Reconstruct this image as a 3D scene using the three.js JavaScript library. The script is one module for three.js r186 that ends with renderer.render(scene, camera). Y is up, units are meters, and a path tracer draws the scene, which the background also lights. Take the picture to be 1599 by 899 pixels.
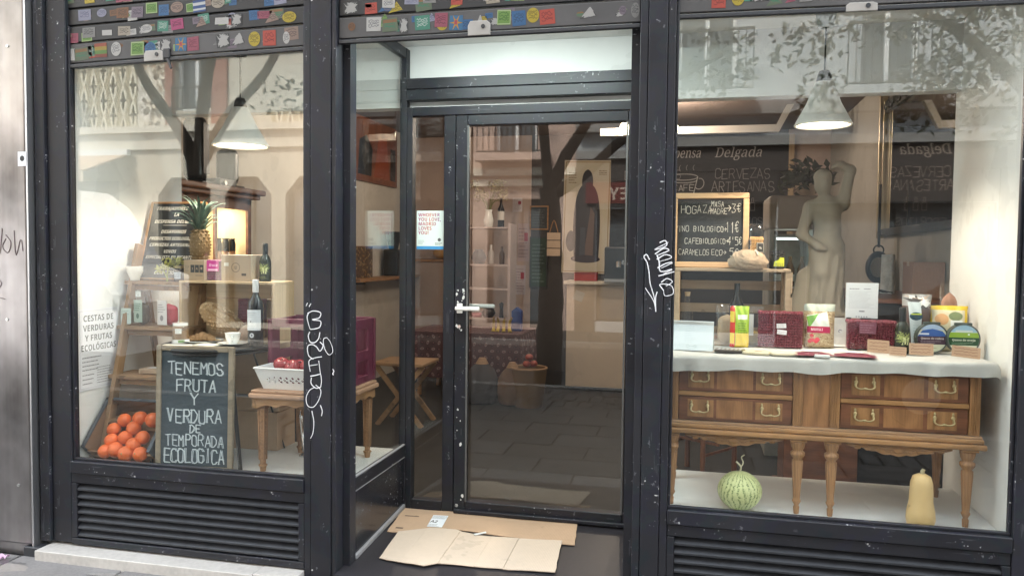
import * as THREE from 'three';
import { RoundedBoxGeometry } from 'three/addons/geometries/RoundedBoxGeometry.js';
import { MarchingCubes } from 'three/addons/objects/MarchingCubes.js';
import { mergeGeometries, toCreasedNormals } from 'three/addons/utils/BufferGeometryUtils.js';
import { RectAreaLightUniformsLib } from 'three/addons/lights/RectAreaLightUniformsLib.js';

// ---------- camera, sky, sun, exposure ----------
RectAreaLightUniformsLib.init();
const scene = new THREE.Scene();
const camera = new THREE.PerspectiveCamera(39.87, 1599 / 899, 0.05, 400);
camera.rotation.order = 'YXZ';
camera.position.set(0, 1.54, 3.316);
camera.rotation.set(-0.0451, 0.2271, 0.0106);

const renderer = new THREE.WebGLRenderer({ antialias: true });
renderer.toneMapping = THREE.LinearToneMapping;
renderer.toneMappingExposure = 6.0;
renderer.shadowMap.enabled = true;
renderer.shadowMap.type = THREE.PCFSoftShadowMap;

{ // a bright, thinly overcast sky: pale overhead, paler towards the horizon, faint cloud
  const w = 256, h = 128, d = new Float32Array(w * h * 4);
  for (let y = 0; y < h; y++) for (let x = 0; x < w; x++) {
    const el = Math.max(0, (y / (h - 1) - 0.5) * 2), a = (x / w) * Math.PI * 2;
    const c = 1 + 0.05 * Math.sin(a * 3 + el * 7) + 0.04 * Math.sin(a * 5 - el * 11);
    const k = 0.98 * c * (1 - 0.22 * el), o = (y * w + x) * 4;
    d[o] = k * (0.93 - 0.07 * el); d[o + 1] = k * (0.98 - 0.03 * el); d[o + 2] = k * 1.05; d[o + 3] = 1;
  }
  const sky = new THREE.DataTexture(d, w, h, THREE.RGBAFormat, THREE.FloatType);
  sky.mapping = THREE.EquirectangularReflectionMapping; sky.magFilter = THREE.LinearFilter; sky.needsUpdate = true;
  scene.background = sky; scene.environment = sky;
}
const sun = new THREE.DirectionalLight(0xfff6ea, 2.5);
sun.position.set(-9, 26, -17); sun.target.position.set(0, 0, 5);
sun.castShadow = true; sun.shadow.radius = 20; sun.shadow.mapSize.set(2048, 2048);
Object.assign(sun.shadow.camera, { left: -25, right: 25, top: 25, bottom: -25, near: 1, far: 80 });
scene.add(sun, sun.target);

// ---------- random numbers, noise, textures ----------
function seeded(a) { return () => { a |= 0; a = (a + 0x6d2b79f5) | 0; let t = Math.imul(a ^ (a >>> 15), 1 | a); t = (t + Math.imul(t ^ (t >>> 7), 61 | t)) ^ t; return ((t ^ (t >>> 14)) >>> 0) / 4294967296; }; }
const rnd = seeded(77), rr = (a, b) => a + (b - a) * rnd();
const lerp = (a, b, t) => a + (b - a) * t, clamp = (x, a = 0, b = 1) => Math.min(b, Math.max(a, x)), PI = Math.PI;
const hash = (x, y, s) => { let h = Math.imul(x, 374761393) + Math.imul(y, 668265263) + Math.imul(s, 974634777); h = Math.imul(h ^ (h >>> 13), 1274126177); return ((h ^ (h >>> 16)) >>> 0) / 4294967296; };
function vnoise(x, y, p, q, s) { // tiles after p by q cells
  const i = Math.floor(x), j = Math.floor(y), u = x - i, v = y - j, a = u * u * (3 - 2 * u), b = v * v * (3 - 2 * v), m = (k, n) => ((k % n) + n) % n;
  return lerp(lerp(hash(m(i, p), m(j, q), s), hash(m(i + 1, p), m(j, q), s), a), lerp(hash(m(i, p), m(j + 1, q), s), hash(m(i + 1, p), m(j + 1, q), s), a), b);
}
function fbm(u, v, p, q, oct, s) { let r = 0, a = 0.5, t = 0; for (let k = 0; k < oct; k++) { r += a * vnoise(u * p, v * q, p, q, s + k); t += a; a *= 0.55; p *= 2; q *= 2; } return r / t; }
function grain(n, size, fn, m = n) { // fn(u, v) -> value or [r, g, b], linear
  const d = new Uint8Array(n * m * 4);
  for (let y = 0; y < m; y++) for (let x = 0; x < n; x++) {
    let c = fn(x / n, y / m); if (typeof c === 'number') c = [c, c, c];
    const o = (y * n + x) * 4; for (let k = 0; k < 3; k++) d[o + k] = clamp(c[k]) * 255; d[o + 3] = 255;
  }
  const t = new THREE.DataTexture(d, n, m); t.wrapS = t.wrapT = THREE.RepeatWrapping; t.magFilter = THREE.LinearFilter; t.repeat.set(1 / size, 1 / size); t.needsUpdate = true;
  return t;
}
function canvasTexture(w, h, draw) {
  const c = document.createElement('canvas'); c.width = w; c.height = h; const g = c.getContext('2d'); draw(g, w, h);
  const t = new THREE.CanvasTexture(c); t.colorSpace = THREE.SRGBColorSpace; t.magFilter = THREE.LinearFilter; return t;
}
const G = {
  plaster: grain(512, 1.6, (u, v) => 0.8 + 0.2 * fbm(u, v, 5, 5, 6, 1) - (fbm(u, v, 9, 9, 4, 8) > 0.66 ? 0.06 : 0)),
  wood: grain(512, 0.6, (u, v) => { const w = fbm(u, v, 2, 3, 3, 2), r = 0.5 + 0.5 * Math.sin(PI * 2 * (v * 9 + w * 3.2)); return 0.55 + 0.25 * r + 0.25 * fbm(u, v, 6, 110, 3, 5) - 0.1 * (fbm(u, v, 10, 160, 2, 31) > 0.63); }),
  plank: grain(512, 0.9, (u, v) => 0.62 + 0.25 * fbm(u, v, 3, 70, 3, 15) + 0.2 * fbm(u, v, 4, 5, 4, 12) - 0.25 * (fbm(u, v, 7, 7, 3, 19) > 0.7)),
  cloth: grain(256, 0.12, (u, v) => 0.72 + 0.12 * Math.abs(Math.sin(u * PI * 40)) + 0.12 * Math.abs(Math.sin(v * PI * 40)) + 0.1 * fbm(u, v, 20, 20, 2, 3)),
  paint: grain(1024, 1.3, (u, v) => { // black paint: scuffs, grey rubbed patches, a few white chips
    const b = 0.014 + 0.016 * fbm(u, v, 6, 6, 5, 40), f = fbm(u, v, 90, 90, 3, 41), k = fbm(u, v, 9, 9, 4, 42), s = fbm(u, v, 150, 10, 3, 43);
    if (f > 0.84 && k > 0.61) return [0.5, 0.5, 0.5];
    if (f > 0.76 && k > 0.55) return [0.1, 0.1, 0.11];
    if (s > 0.77 && k > 0.52) return [0.05, 0.05, 0.056];
    return [b * 0.97, b, b * 1.22]; }),
  stone: grain(512, 1.2, (u, v) => 0.55 + 0.3 * fbm(u, v, 6, 6, 6, 60) + 0.2 * fbm(u, v, 120, 120, 2, 61)),
  steel: grain(512, 1.1, (u, v) => [0, 1, 2].map((k) => clamp(0.34 + 0.12 * fbm(u, v, 50, 2, 3, 70) + 0.95 * (fbm(u, v, 4, 3, 5, 71) - 0.3) - [0, 0.03, 0.05][k] * fbm(u, v, 5, 4, 4, 72)))),
  speck: grain(256, 0.1, (u, v) => 0.55 + 0.3 * fbm(u, v, 12, 12, 5, 80) + 0.25 * (fbm(u, v, 40, 40, 2, 81) > 0.6)),
  fine: grain(256, 0.5, (u, v) => 0.5 + 0.5 * fbm(u, v, 8, 8, 6, 90)),
  card: grain(512, 0.7, (u, v) => 0.78 + 0.14 * fbm(u, v, 4, 4, 5, 100) + 0.06 * Math.sin(u * PI * 2 * 90) + 0.06 * fbm(u, v, 60, 60, 2, 102) - 0.1 * (fbm(u, v, 5, 5, 5, 107) > 0.64)),
};
const GR = grain(512, 1.3, (u, v) => 0.28 + 0.5 * fbm(u, v, 5, 5, 6, 44));
function mat(rgb, o = {}) {
  const { map, size, turn, bump, rough = 0.7, metal = 0, ...rest } = o, phys = Object.keys(rest).some((k) => /transmission|clearcoat|sheen|ior|thickness|specular|attenuation/.test(k));
  const m = new (phys ? THREE.MeshPhysicalMaterial : THREE.MeshStandardMaterial)({ roughness: rough, metalness: metal, ...rest });
  if (Array.isArray(rgb)) m.color.setRGB(...rgb); else m.color.set(rgb);
  if (map) {
    m.map = map; if (size || turn) { m.map = map.clone(); if (size) m.map.repeat.set(1 / size, 1 / size); if (turn) m.map.rotation = PI / 2; m.map.needsUpdate = true; }
    if (bump) { m.bumpMap = m.map; m.bumpScale = bump; }
  }
  return m;
}

// ---------- geometry ----------
const V = (x, y, z) => new THREE.Vector3(x, y, z);
function flat(g) { if (g.index) g = g.toNonIndexed(); for (const k of Object.keys(g.attributes)) if (!['position', 'normal', 'uv'].includes(k)) g.deleteAttribute(k); g.morphAttributes = {}; return g; }
function metreUV(g) { // uv in metres on the plane a face looks at most
  g = flat(g); const p = g.attributes.position, n = p.count, uv = new Float32Array(n * 2), a = V(), b = V(), c = V();
  for (let i = 0; i < n; i += 3) {
    a.fromBufferAttribute(p, i); b.fromBufferAttribute(p, i + 1); c.fromBufferAttribute(p, i + 2);
    const nn = b.clone().sub(a).cross(c.clone().sub(a)), ax = Math.abs(nn.x), ay = Math.abs(nn.y), az = Math.abs(nn.z);
    [a, b, c].forEach((q, k) => { const [u, v] = ax >= ay && ax >= az ? [q.z, q.y] : ay >= az ? [q.x, q.z] : [q.x, q.y]; uv[(i + k) * 2] = u; uv[(i + k) * 2 + 1] = v; });
  }
  g.setAttribute('uv', new THREE.BufferAttribute(uv, 2)); return g;
}
function bx(x0, x1, y0, y1, z0, z1, r = 0) { // a box from its limits, its edges rounded by r
  const w = x1 - x0, h = y1 - y0, d = z1 - z0, rad = Math.min(r, w * 0.45, h * 0.45, d * 0.45);
  const g = rad > 0 ? new RoundedBoxGeometry(w, h, d, 1, rad) : new THREE.BoxGeometry(w, h, d);
  g.translate((x0 + x1) / 2, (y0 + y1) / 2, (z0 + z1) / 2); return metreUV(g);
}
const moved = (g, x = 0, y = 0, z = 0, rx = 0, ry = 0, rz = 0) => { if (rx) g.rotateX(rx); if (ry) g.rotateY(ry); if (rz) g.rotateZ(rz); return g.translate(x, y, z); };
const cyl = (r0, r1, h, x = 0, y = 0, z = 0, seg = 16) => flat(new THREE.CylinderGeometry(r1, r0, h, seg).translate(x, y + h / 2, z));
const ball = (r, x = 0, y = 0, z = 0, s = [1, 1, 1], seg = 16) => flat(new THREE.SphereGeometry(r, seg, Math.round(seg * 0.7)).scale(...s).translate(x, y, z));
const tube = (pts, r, seg = 24, rad = 6, closed = false) => flat(new THREE.TubeGeometry(new THREE.CatmullRomCurve3(pts.map((p) => V(...p)), closed), seg, r, rad, closed));
const lathe = (pts, seg = 24) => flat(new THREE.LatheGeometry(pts.map((p) => new THREE.Vector2(...p)), seg));
function rod(a, b, w, d = w, r = 0.002) { // a straight bar of section w by d between two points
  const A = V(...a), B = V(...b), l = A.distanceTo(B), g = metreUV(r ? new RoundedBoxGeometry(w, l, d, 1, Math.min(r, w * 0.4, d * 0.4)) : new THREE.BoxGeometry(w, l, d));
  g.applyQuaternion(new THREE.Quaternion().setFromUnitVectors(V(0, 1, 0), B.clone().sub(A).normalize())); return g.translate(...A.add(B).multiplyScalar(0.5).toArray());
}
function shapeOf(pts) { const s = new THREE.Shape(); pts.forEach(([x, y], i) => (i ? s.lineTo(x, y) : s.moveTo(x, y))); s.closePath(); return s; }
function prism(pts, d, bevel = 0, holes = []) { // an outline in x, y with depth d towards +z
  const s = shapeOf(pts); for (const h of holes) s.holes.push(shapeOf(h));
  return metreUV(new THREE.ExtrudeGeometry(s, { depth: d, bevelEnabled: bevel > 0, bevelThickness: bevel, bevelSize: bevel, bevelSegments: 1, curveSegments: 10 }));
}
const rect = (x0, x1, y0, y1) => [[x0, y0], [x1, y0], [x1, y1], [x0, y1]];
function sheet(w, h, nx, ny, f) { // a grid of f(s, t) -> [x, y, z], s and t from 0 to 1
  const g = new THREE.PlaneGeometry(1, 1, nx, ny), p = g.attributes.position;
  for (let i = 0; i < p.count; i++) p.setXYZ(i, ...f(p.getX(i) + 0.5, p.getY(i) + 0.5));
  const uv = g.attributes.uv; for (let i = 0; i < uv.count; i++) uv.setXY(i, uv.getX(i) * w, uv.getY(i) * h);
  g.computeVertexNormals(); return flat(g);
}
const join = (gs) => (Array.isArray(gs) ? (gs.length > 1 ? mergeGeometries(gs.map(flat)) : flat(gs[0])) : gs);

// ---------- things and parts ----------
const taken = {};
const numbered = (n) => { const k = taken[n] = (taken[n] ?? -1) + 1; return k ? n + '_' + String(k).padStart(3, '0') : n; };
function tag(o, label, category, group, kind) { o.userData = { label, category }; if (group) o.userData.group = group; if (kind) o.userData.kind = kind; return o; }
function part(name, geo, m, parent, label) { const o = new THREE.Mesh(join(geo), m); o.name = name; o.castShadow = o.receiveShadow = true; parent.add(o); if (label) o.userData.label = label; return o; }
function one(name, geo, m, label, category, [x, y, z] = [0, 0, 0], group, kind) { const o = part(numbered(name), geo, m, scene); o.position.set(x, y, z); return tag(o, label, category, group, kind); }
function thing(name, label, category, [x, y, z] = [0, 0, 0], turn = 0, group, kind) { const o = new THREE.Group(); o.name = numbered(name); o.position.set(x, y, z); o.rotation.y = turn; scene.add(o); return tag(o, label, category, group, kind); }
function copy(o, label, [x, y, z], turn, group) { const c = o.clone(); c.name = numbered(o.name.replace(/_\d{3}$/, '')); c.position.set(x, y, z); if (turn !== undefined) c.rotation.y = turn; c.userData = { ...o.userData, label }; if (group) c.userData.group = group; scene.add(c); return c; }
const setting = (name, geo, m, label, category) => one(name, geo, m, label, category, [0, 0, 0], undefined, 'structure');

// ---------- print: one sheet of labels, and chalk lettering drawn stroke by stroke ----------
const AT = 2048, atlasCanvas = document.createElement('canvas'); atlasCanvas.width = AT; atlasCanvas.height = AT;
const ag = atlasCanvas.getContext('2d'); ag.fillStyle = '#888'; ag.fillRect(0, 0, AT, AT);
const atlasTexture = new THREE.CanvasTexture(atlasCanvas); atlasTexture.colorSpace = THREE.SRGBColorSpace; atlasTexture.magFilter = THREE.LinearFilter;
const shelf = { x: 0, y: 0, h: 0 };
function cell(w, h, draw) {
  if (shelf.x + w + 4 > AT) { shelf.x = 0; shelf.y += shelf.h + 4; shelf.h = 0; }
  const { x, y } = shelf; shelf.x += w + 4; shelf.h = Math.max(shelf.h, h); if (y + h > AT) throw new Error('labels full');
  ag.save(); ag.beginPath(); ag.rect(x, y, w, h); ag.clip(); ag.translate(x, y); draw(ag, w, h); ag.restore();
  return [(x + 1) / AT, 1 - (y + h - 1) / AT, (x + w - 1) / AT, 1 - (y + 1) / AT];
}
const inCell = (g, c) => { const uv = g.attributes.uv; for (let i = 0; i < uv.count; i++) uv.setXY(i, lerp(c[0], c[2], uv.getX(i)), lerp(c[1], c[3], uv.getY(i))); return g; };
const print = (w, h, c, nx = 1, ny = 1) => flat(inCell(new THREE.PlaneGeometry(w, h, nx, ny), c));
const wrap = (r, h, ang, c) => flat(inCell(new THREE.CylinderGeometry(r, r, h, 18, 1, true, -ang / 2, ang), c));
const M_print = mat(0xffffff, { rough: 0.55 }); M_print.map = atlasTexture;
const M_sticker = mat([0.38, 0.37, 0.36], { rough: 0.6 }); M_sticker.map = atlasTexture;
const M_printGloss = mat(0xffffff, { rough: 0.22 }); M_printGloss.map = atlasTexture;
const STROKES = { A: '06 20 46;14 34', B: '00 06 36 45 44 33 03;33 42 41 30 00', C: '41 30 10 01 05 16 36 45', D: '00 06 26 44 42 20 00', E: '40 00 06 46;03 33', F: '40 00 06;03 33', G: '41 30 10 01 05 16 36 45 43 23', H: '00 06;40 46;03 43', I: '20 26', L: '00 06 46', M: '06 00 23 40 46', N: '06 00 46 40', O: '10 30 41 45 36 16 05 01 10', P: '06 00 30 41 42 33 03', Q: '10 30 41 45 36 16 05 01 10;24 46', R: '06 00 30 41 42 33 03;23 46', S: '41 30 10 01 02 13 33 44 45 36 16 05', T: '00 40;20 26', U: '00 05 16 36 45 40', V: '00 26 40', Y: '00 23 40;23 26', Z: '00 40 06 46', 1: '11 20 26', 3: '00 40 23 44 45 36 16 05', 4: '30 04 44;30 36', 5: '40 00 02 32 43 45 36 06', '€': '41 30 20 11 15 26 36 45;02 32;04 34', '>': '03 43;21 43 25', "'": '20 22', '-': '13 33' };
function chalk(g, text, x, y, h, { w = h * 0.6, gap = h * 0.22, color = '225,228,228', line = h * 0.07, double = false, slant = 0, seed = 3 } = {}) { // x is the middle, y the top
  const r = seeded(seed), adv = w + gap, x0 = x - (text.length * adv - gap) / 2; g.lineCap = g.lineJoin = 'round';
  [...text].forEach((ch, i) => {
    const s = STROKES[ch]; if (!s) return;
    const ox = x0 + i * adv + (r() - 0.5) * h * 0.09, oy = y + (r() - 0.5) * h * 0.13, tilt = (r() - 0.5) * 0.22;
    for (let pass = 0; pass < (double ? 2 : 1); pass++) for (const st of s.split(';')) {
      const pts = st.split(' ').map((q) => [ox + (q[0] / 4) * w + (slant * (6 - q[1]) * h) / 6 + (pass ? h * 0.07 : 0) + (r() - 0.5) * h * 0.075, oy + (q[1] / 6) * h + tilt * (q[0] / 4) * w + (r() - 0.5) * h * 0.05]);
      for (let lay = 0; lay < 3; lay++) { // dry chalk: a few thin ragged passes
        g.strokeStyle = `rgba(${color},${0.35 + 0.25 * r()})`; g.lineWidth = line * (0.45 + 0.6 * r()); g.beginPath();
        pts.forEach(([px, py], k) => { const a = px + (r() - 0.5) * line * 0.8, b = py + (r() - 0.5) * line * 0.8; k ? g.lineTo(a, b) : g.moveTo(a, b); }); g.stroke();
      }
    }
    if (double) { g.lineWidth = line * 0.8; for (const q of [s.slice(0, 2), s.slice(-2)]) { const px = ox + (q[0] / 4) * w, py = oy + (q[1] / 6) * h; g.beginPath(); g.moveTo(px - h * 0.06, py); g.lineTo(px + h * 0.13, py); g.stroke(); } }
  });
}
function dusty(g, w, h, base, seed = 1) { // a wiped slate: smears of old chalk
  const r = seeded(seed); g.fillStyle = base; g.fillRect(0, 0, w, h);
  for (let i = 0; i < 260; i++) { g.strokeStyle = `rgba(200,210,215,${0.012 + 0.03 * r()})`; g.lineWidth = 3 + r() * 16; const x = r() * w, y = r() * h; g.beginPath(); g.moveTo(x, y); g.quadraticCurveTo(x + (r() - 0.5) * 140, y + (r() - 0.5) * 60, x + (r() - 0.5) * 260, y + (r() - 0.5) * 90); g.stroke(); }
}
const textLines = (g, x0, x1, y0, y1, n, color, t = 1, seed = 5) => { const r = seeded(seed); g.fillStyle = color; for (let i = 0; i < n; i++) { const y = lerp(y0, y1, (i + 0.5) / n); let x = x0; const end = lerp(x0, x1, 0.6 + 0.4 * r()); while (x < end) { const l = 3 + r() * 9; g.fillRect(x, y, Math.min(l, end - x), t); x += l + 2.5; } } };

// ---------- common materials ----------
const M = {
  black: mat(0xffffff, { map: G.paint, rough: 0.45, specularIntensity: 0.55 }), blackRail: mat(0xffffff, { map: G.paint, rough: 0.38, turn: true, specularIntensity: 0.6 }), slatBlack: mat([0.032, 0.034, 0.04], { rough: 0.45, map: G.fine, size: 0.4 }),
  white: mat([0.8, 0.8, 0.78], { map: G.plaster, rough: 0.85 }), cream: mat([0.72, 0.67, 0.59], { map: G.plaster, rough: 0.9 }), floorWhite: mat([0.78, 0.79, 0.78], { map: G.plaster, rough: 0.45 }),
  glass: new THREE.MeshPhysicalMaterial({ color: 0xfbfdfc, transmission: 1, thickness: 0, roughness: 0, ior: 1.58 }),
  bottleGlass: new THREE.MeshPhysicalMaterial({ color: 0xffffff, transmission: 1, thickness: 0, roughness: 0.02, ior: 1.45 }),
  film: new THREE.MeshPhysicalMaterial({ color: 0xffffff, transmission: 1, thickness: 0, roughness: 0.06, ior: 1.5 }),
  chrome: mat([0.7, 0.7, 0.7], { metal: 1, rough: 0.14 }), steel: mat([0.41, 0.4, 0.41], { map: G.steel, metal: 1, rough: 0.33, bump: 0.0025 }), tinMetal: mat([0.6, 0.6, 0.6], { metal: 1, rough: 0.35 }), brass: mat([0.52, 0.42, 0.24], { metal: 1, rough: 0.38 }),
  pine: mat([0.62, 0.45, 0.27], { map: G.plank, rough: 0.7 }), pineTall: mat([0.6, 0.43, 0.26], { map: G.plank, turn: true, rough: 0.7 }), pallet: mat([0.5, 0.37, 0.25], { map: G.plank, rough: 0.85 }), ladderWood: mat([0.36, 0.22, 0.12], { map: G.plank, rough: 0.7 }), ladderTall: mat([0.36, 0.22, 0.12], { map: G.plank, turn: true, rough: 0.7 }),
  oak: mat([0.45, 0.23, 0.09], { map: G.wood, rough: 0.5 }), oakTall: mat([0.42, 0.21, 0.085], { map: G.wood, turn: true, rough: 0.5 }), walnut: mat([0.4, 0.19, 0.08], { map: G.wood, rough: 0.38 }), walnutTall: mat([0.4, 0.19, 0.08], { map: G.wood, turn: true, rough: 0.38 }), mahogany: mat([0.23, 0.09, 0.045], { map: G.wood, rough: 0.45 }),
  cardboard: mat([0.5, 0.34, 0.22], { map: G.card, rough: 0.9 }), cardPale: mat([0.6, 0.49, 0.385], { map: G.card, rough: 0.9 }), paper: mat([0.82, 0.82, 0.8], { rough: 0.8, map: G.fine, size: 0.7 }), kraft: mat([0.6, 0.45, 0.33], { map: G.card, rough: 0.9 }),
  blackMetal: mat([0.02, 0.02, 0.022], { rough: 0.4, map: G.fine }), plasticBlack: mat([0.018, 0.018, 0.02], { rough: 0.3 }), worn: mat([0.3, 0.3, 0.31], { map: G.stone, size: 0.2, rough: 0.5 }), ceramic: mat([0.82, 0.82, 0.8], { rough: 0.15, clearcoat: 0.5 }), bread: mat([0.55, 0.36, 0.19], { map: G.speck, bump: 0.006, rough: 0.9 }), crust: mat([0.42, 0.25, 0.12], { map: G.speck, bump: 0.002, rough: 0.8 }),
};

// ================= the street =================
setting('ground', bx(-120, 120, -0.5, -0.16, -60, 160), mat([0.05, 0.05, 0.05], { map: G.stone, rough: 0.95 }), 'bare ground under the street', 'ground');
setting('road', bx(-40, 40, -0.155, -0.1, 4.1, 8.6), mat([0.075, 0.074, 0.073], { map: G.stone, rough: 0.85, bump: 0.004 }), 'grey asphalt road between the two pavements', 'road');
{
  const mats = [0.1, 0.12, 0.085, 0.105].map((k) => mat([k * 1.02, k, k * 0.98], { map: G.stone, rough: 0.75, bump: 0.002 }));
  const nearMats = [0.2, 0.22, 0.185, 0.205].map((k) => mat([k * 1.03, k * 0.98, k * 0.96], { map: G.stone, rough: 0.7, bump: 0.006 }));
  const sides = mat([0.05, 0.049, 0.048], { map: G.stone, rough: 0.8, bump: 0.002 });
  const pave = setting('pavement', [bx(-40, -7.6, -0.15, -0.003, -0.1, 3.95), bx(4.2, 40, -0.15, -0.003, -0.1, 3.95), bx(-7.6, 4.2, -0.15, -0.016, -0.1, 3.95)], sides, 'near pavement of worn grey slabs and long setts', 'pavement');
  const slabs = [0, 1, 2].map((k) => moved(bx(-0.302, 0.302, -0.04, 0, -0.193, 0.193, 0.006), k * 3.7, 0, k * 1.3)).map((g, k) => moved(g, -k * 3.7, 0, -k * 1.3));
  const setts = [0, 1].map(() => bx(-0.06, 0.06, -0.04, 0, -0.16, 0.16, 0.014));
  for (let j = 0; j < 7; j++) for (let i = 0; i < 19; i++) {
    const o = part('slab', slabs[(i + j) % 3], (j ? mats : nearMats)[(i * 7 + j * 5 + (i * j) % 3) % 4], pave);
    o.position.set(-7.28 + i * 0.618 + (j % 2) * 0.31, rr(-0.004, 0), 0.25 + j * 0.4); o.rotation.z = rr(-0.003, 0.003);
  }
  for (let j = 0; j < 3; j++) for (let i = 0; i < 84; i++) {
    const o = part('sett', setts[i % 2], mats[(i * 5 + j * 3) % 4], pave);
    o.position.set(-7.5 + i * 0.14 + rr(-0.004, 0.004) + (j % 2) * 0.07, rr(-0.008, 0.001), 3.02 + j * 0.345); o.rotation.y = rr(-0.02, 0.02);
  }
  setting('kerb', bx(-40, 40, -0.15, 0.003, 3.955, 4.1, 0.012), mat([0.33, 0.32, 0.3], { map: G.stone, rough: 0.7 }), 'pale granite kerb along the near pavement', 'kerb');
  setting('kerb_far', bx(-40, 40, -0.15, 0.0, 8.6, 8.75, 0.012), mat([0.33, 0.32, 0.3], { map: G.stone, rough: 0.7 }), 'pale granite kerb along the opposite pavement', 'kerb');
  setting('pavement_far', bx(-40, 40, -0.15, -0.005, 8.75, 10.9), sides, 'opposite pavement under the houses', 'pavement');
}
{ // water spilt on the slabs by the louvres
  const wet = mat(0xffffff, { transmission: 1, thickness: 0, rough: 0.02, ior: 2.3 }), r = seeded(61), blob = (x, z, a, b, q) => { const pts = []; for (let k = 0; k < 26; k++) { const t = (k / 26) * PI * 2, n = 0.62 + 0.75 * fbm(0.5 + 0.3 * Math.cos(t), 0.5 + 0.3 * Math.sin(t), 9, 9, 3, q); pts.push([x + Math.cos(t) * a * n, -(z + Math.sin(t) * b * n)]); } const g = new THREE.ShapeGeometry(shapeOf(pts)); g.rotateX(-PI / 2); g.translate(0, 0.0022, 0); return flat(g); };
  [[-2.6, 0.19, 0.16, 0.05], [-2.28, 0.2, 0.2, 0.06], [-2.05, 0.25, 0.1, 0.04], [-3.25, 0.2, 0.16, 0.06], [-1.85, 0.2, 0.07, 0.03]].forEach(([x, z, a, b], i) => setting('puddle', blob(x, z, a, b, 500 + i * 7), wet, ['splash of water below the left louvres', 'widest splash of water on the slabs', 'small splash near the marble footing', 'splash of water nearest the steel column', 'splash of water nearest the pillar'][i], 'puddle'));
}
// ----- houses across the street, seen in the shop's glass -----
const M_pane = mat([0.1, 0.12, 0.135], { rough: 0.08 }), M_rail = mat([0.03, 0.035, 0.035], { rough: 0.5 });
const M_frameWhite = mat([0.72, 0.74, 0.74], { rough: 0.5 });
function house(label, x0, x1, H, wallM, openings, trims = []) { // openings: [x0, x1, y0, y1, kind]
  const h = thing('town_house', label, 'house', [0, 0, 0]);
  part('wall', prism(rect(x0, x1, 0, H), 0.4, 0, openings.map(([a, b, c, d, k]) => (k === 'arch' ? [[a, c], [b, c], [b, d - 0.35], [b - 0.3, d], [a + 0.3, d], [a, d - 0.35]] : rect(a, b, c, d)))).translate(0, 0, 10.5), wallM, h);
  part('rear_wall', bx(x0, x1, 0, H, 18, 18.3), wallM, h); part('roof', bx(x0 - 0.1, x1 + 0.1, H, H + 0.25, 10.2, 18.4), mat([0.3, 0.16, 0.1], { map: G.stone, rough: 0.9 }), h);
  for (const [a, b, c, d, k] of openings) {
    const w = part('window', [bx(a, a + 0.06, c, d, 10.62, 10.7), bx(b - 0.06, b, c, d, 10.62, 10.7), bx(a + 0.06, b - 0.06, d - 0.06, d, 10.62, 10.7), bx(a + 0.06, b - 0.06, c, c + 0.06, 10.62, 10.7), bx((a + b) / 2 - 0.035, (a + b) / 2 + 0.035, c + 0.06, d - 0.06, 10.62, 10.7)], k === 'arch' || k === 'shop' ? M_rail : M_frameWhite, h);
    part('pane', bx(a, b, c, d, 10.705, 10.73), M_pane, w);
    if (k === 'balcony' || k === 'rail') {
      const t = c + (k === 'rail' ? 0.42 : 0.95), z0 = k === 'rail' ? 10.4 : 10.0, e = k === 'rail' ? 0.02 : 0.25, g = [bx(a - e, b + e, t, t + 0.04, z0 - 0.02, z0 + 0.02), bx(a - e, b + e, c + 0.02, c + 0.05, z0 - 0.02, z0 + 0.02)];
      for (let x = a - e + 0.01; x <= b + e; x += 0.12) g.push(bx(x - 0.009, x + 0.009, c + 0.05, t, z0 - 0.009, z0 + 0.009));
      part('railing', g, M_rail, h);
      if (k === 'balcony') part('balcony_slab', bx(a - 0.3, b + 0.3, c - 0.14, c, 9.95, 10.5), wallM, h);
    }
  }
  for (const [a, b, c, d, z, m, n] of trims) part(n || 'cornice', bx(a, b, c, d, z, 10.498), m, h);
  return h;
}
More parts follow.
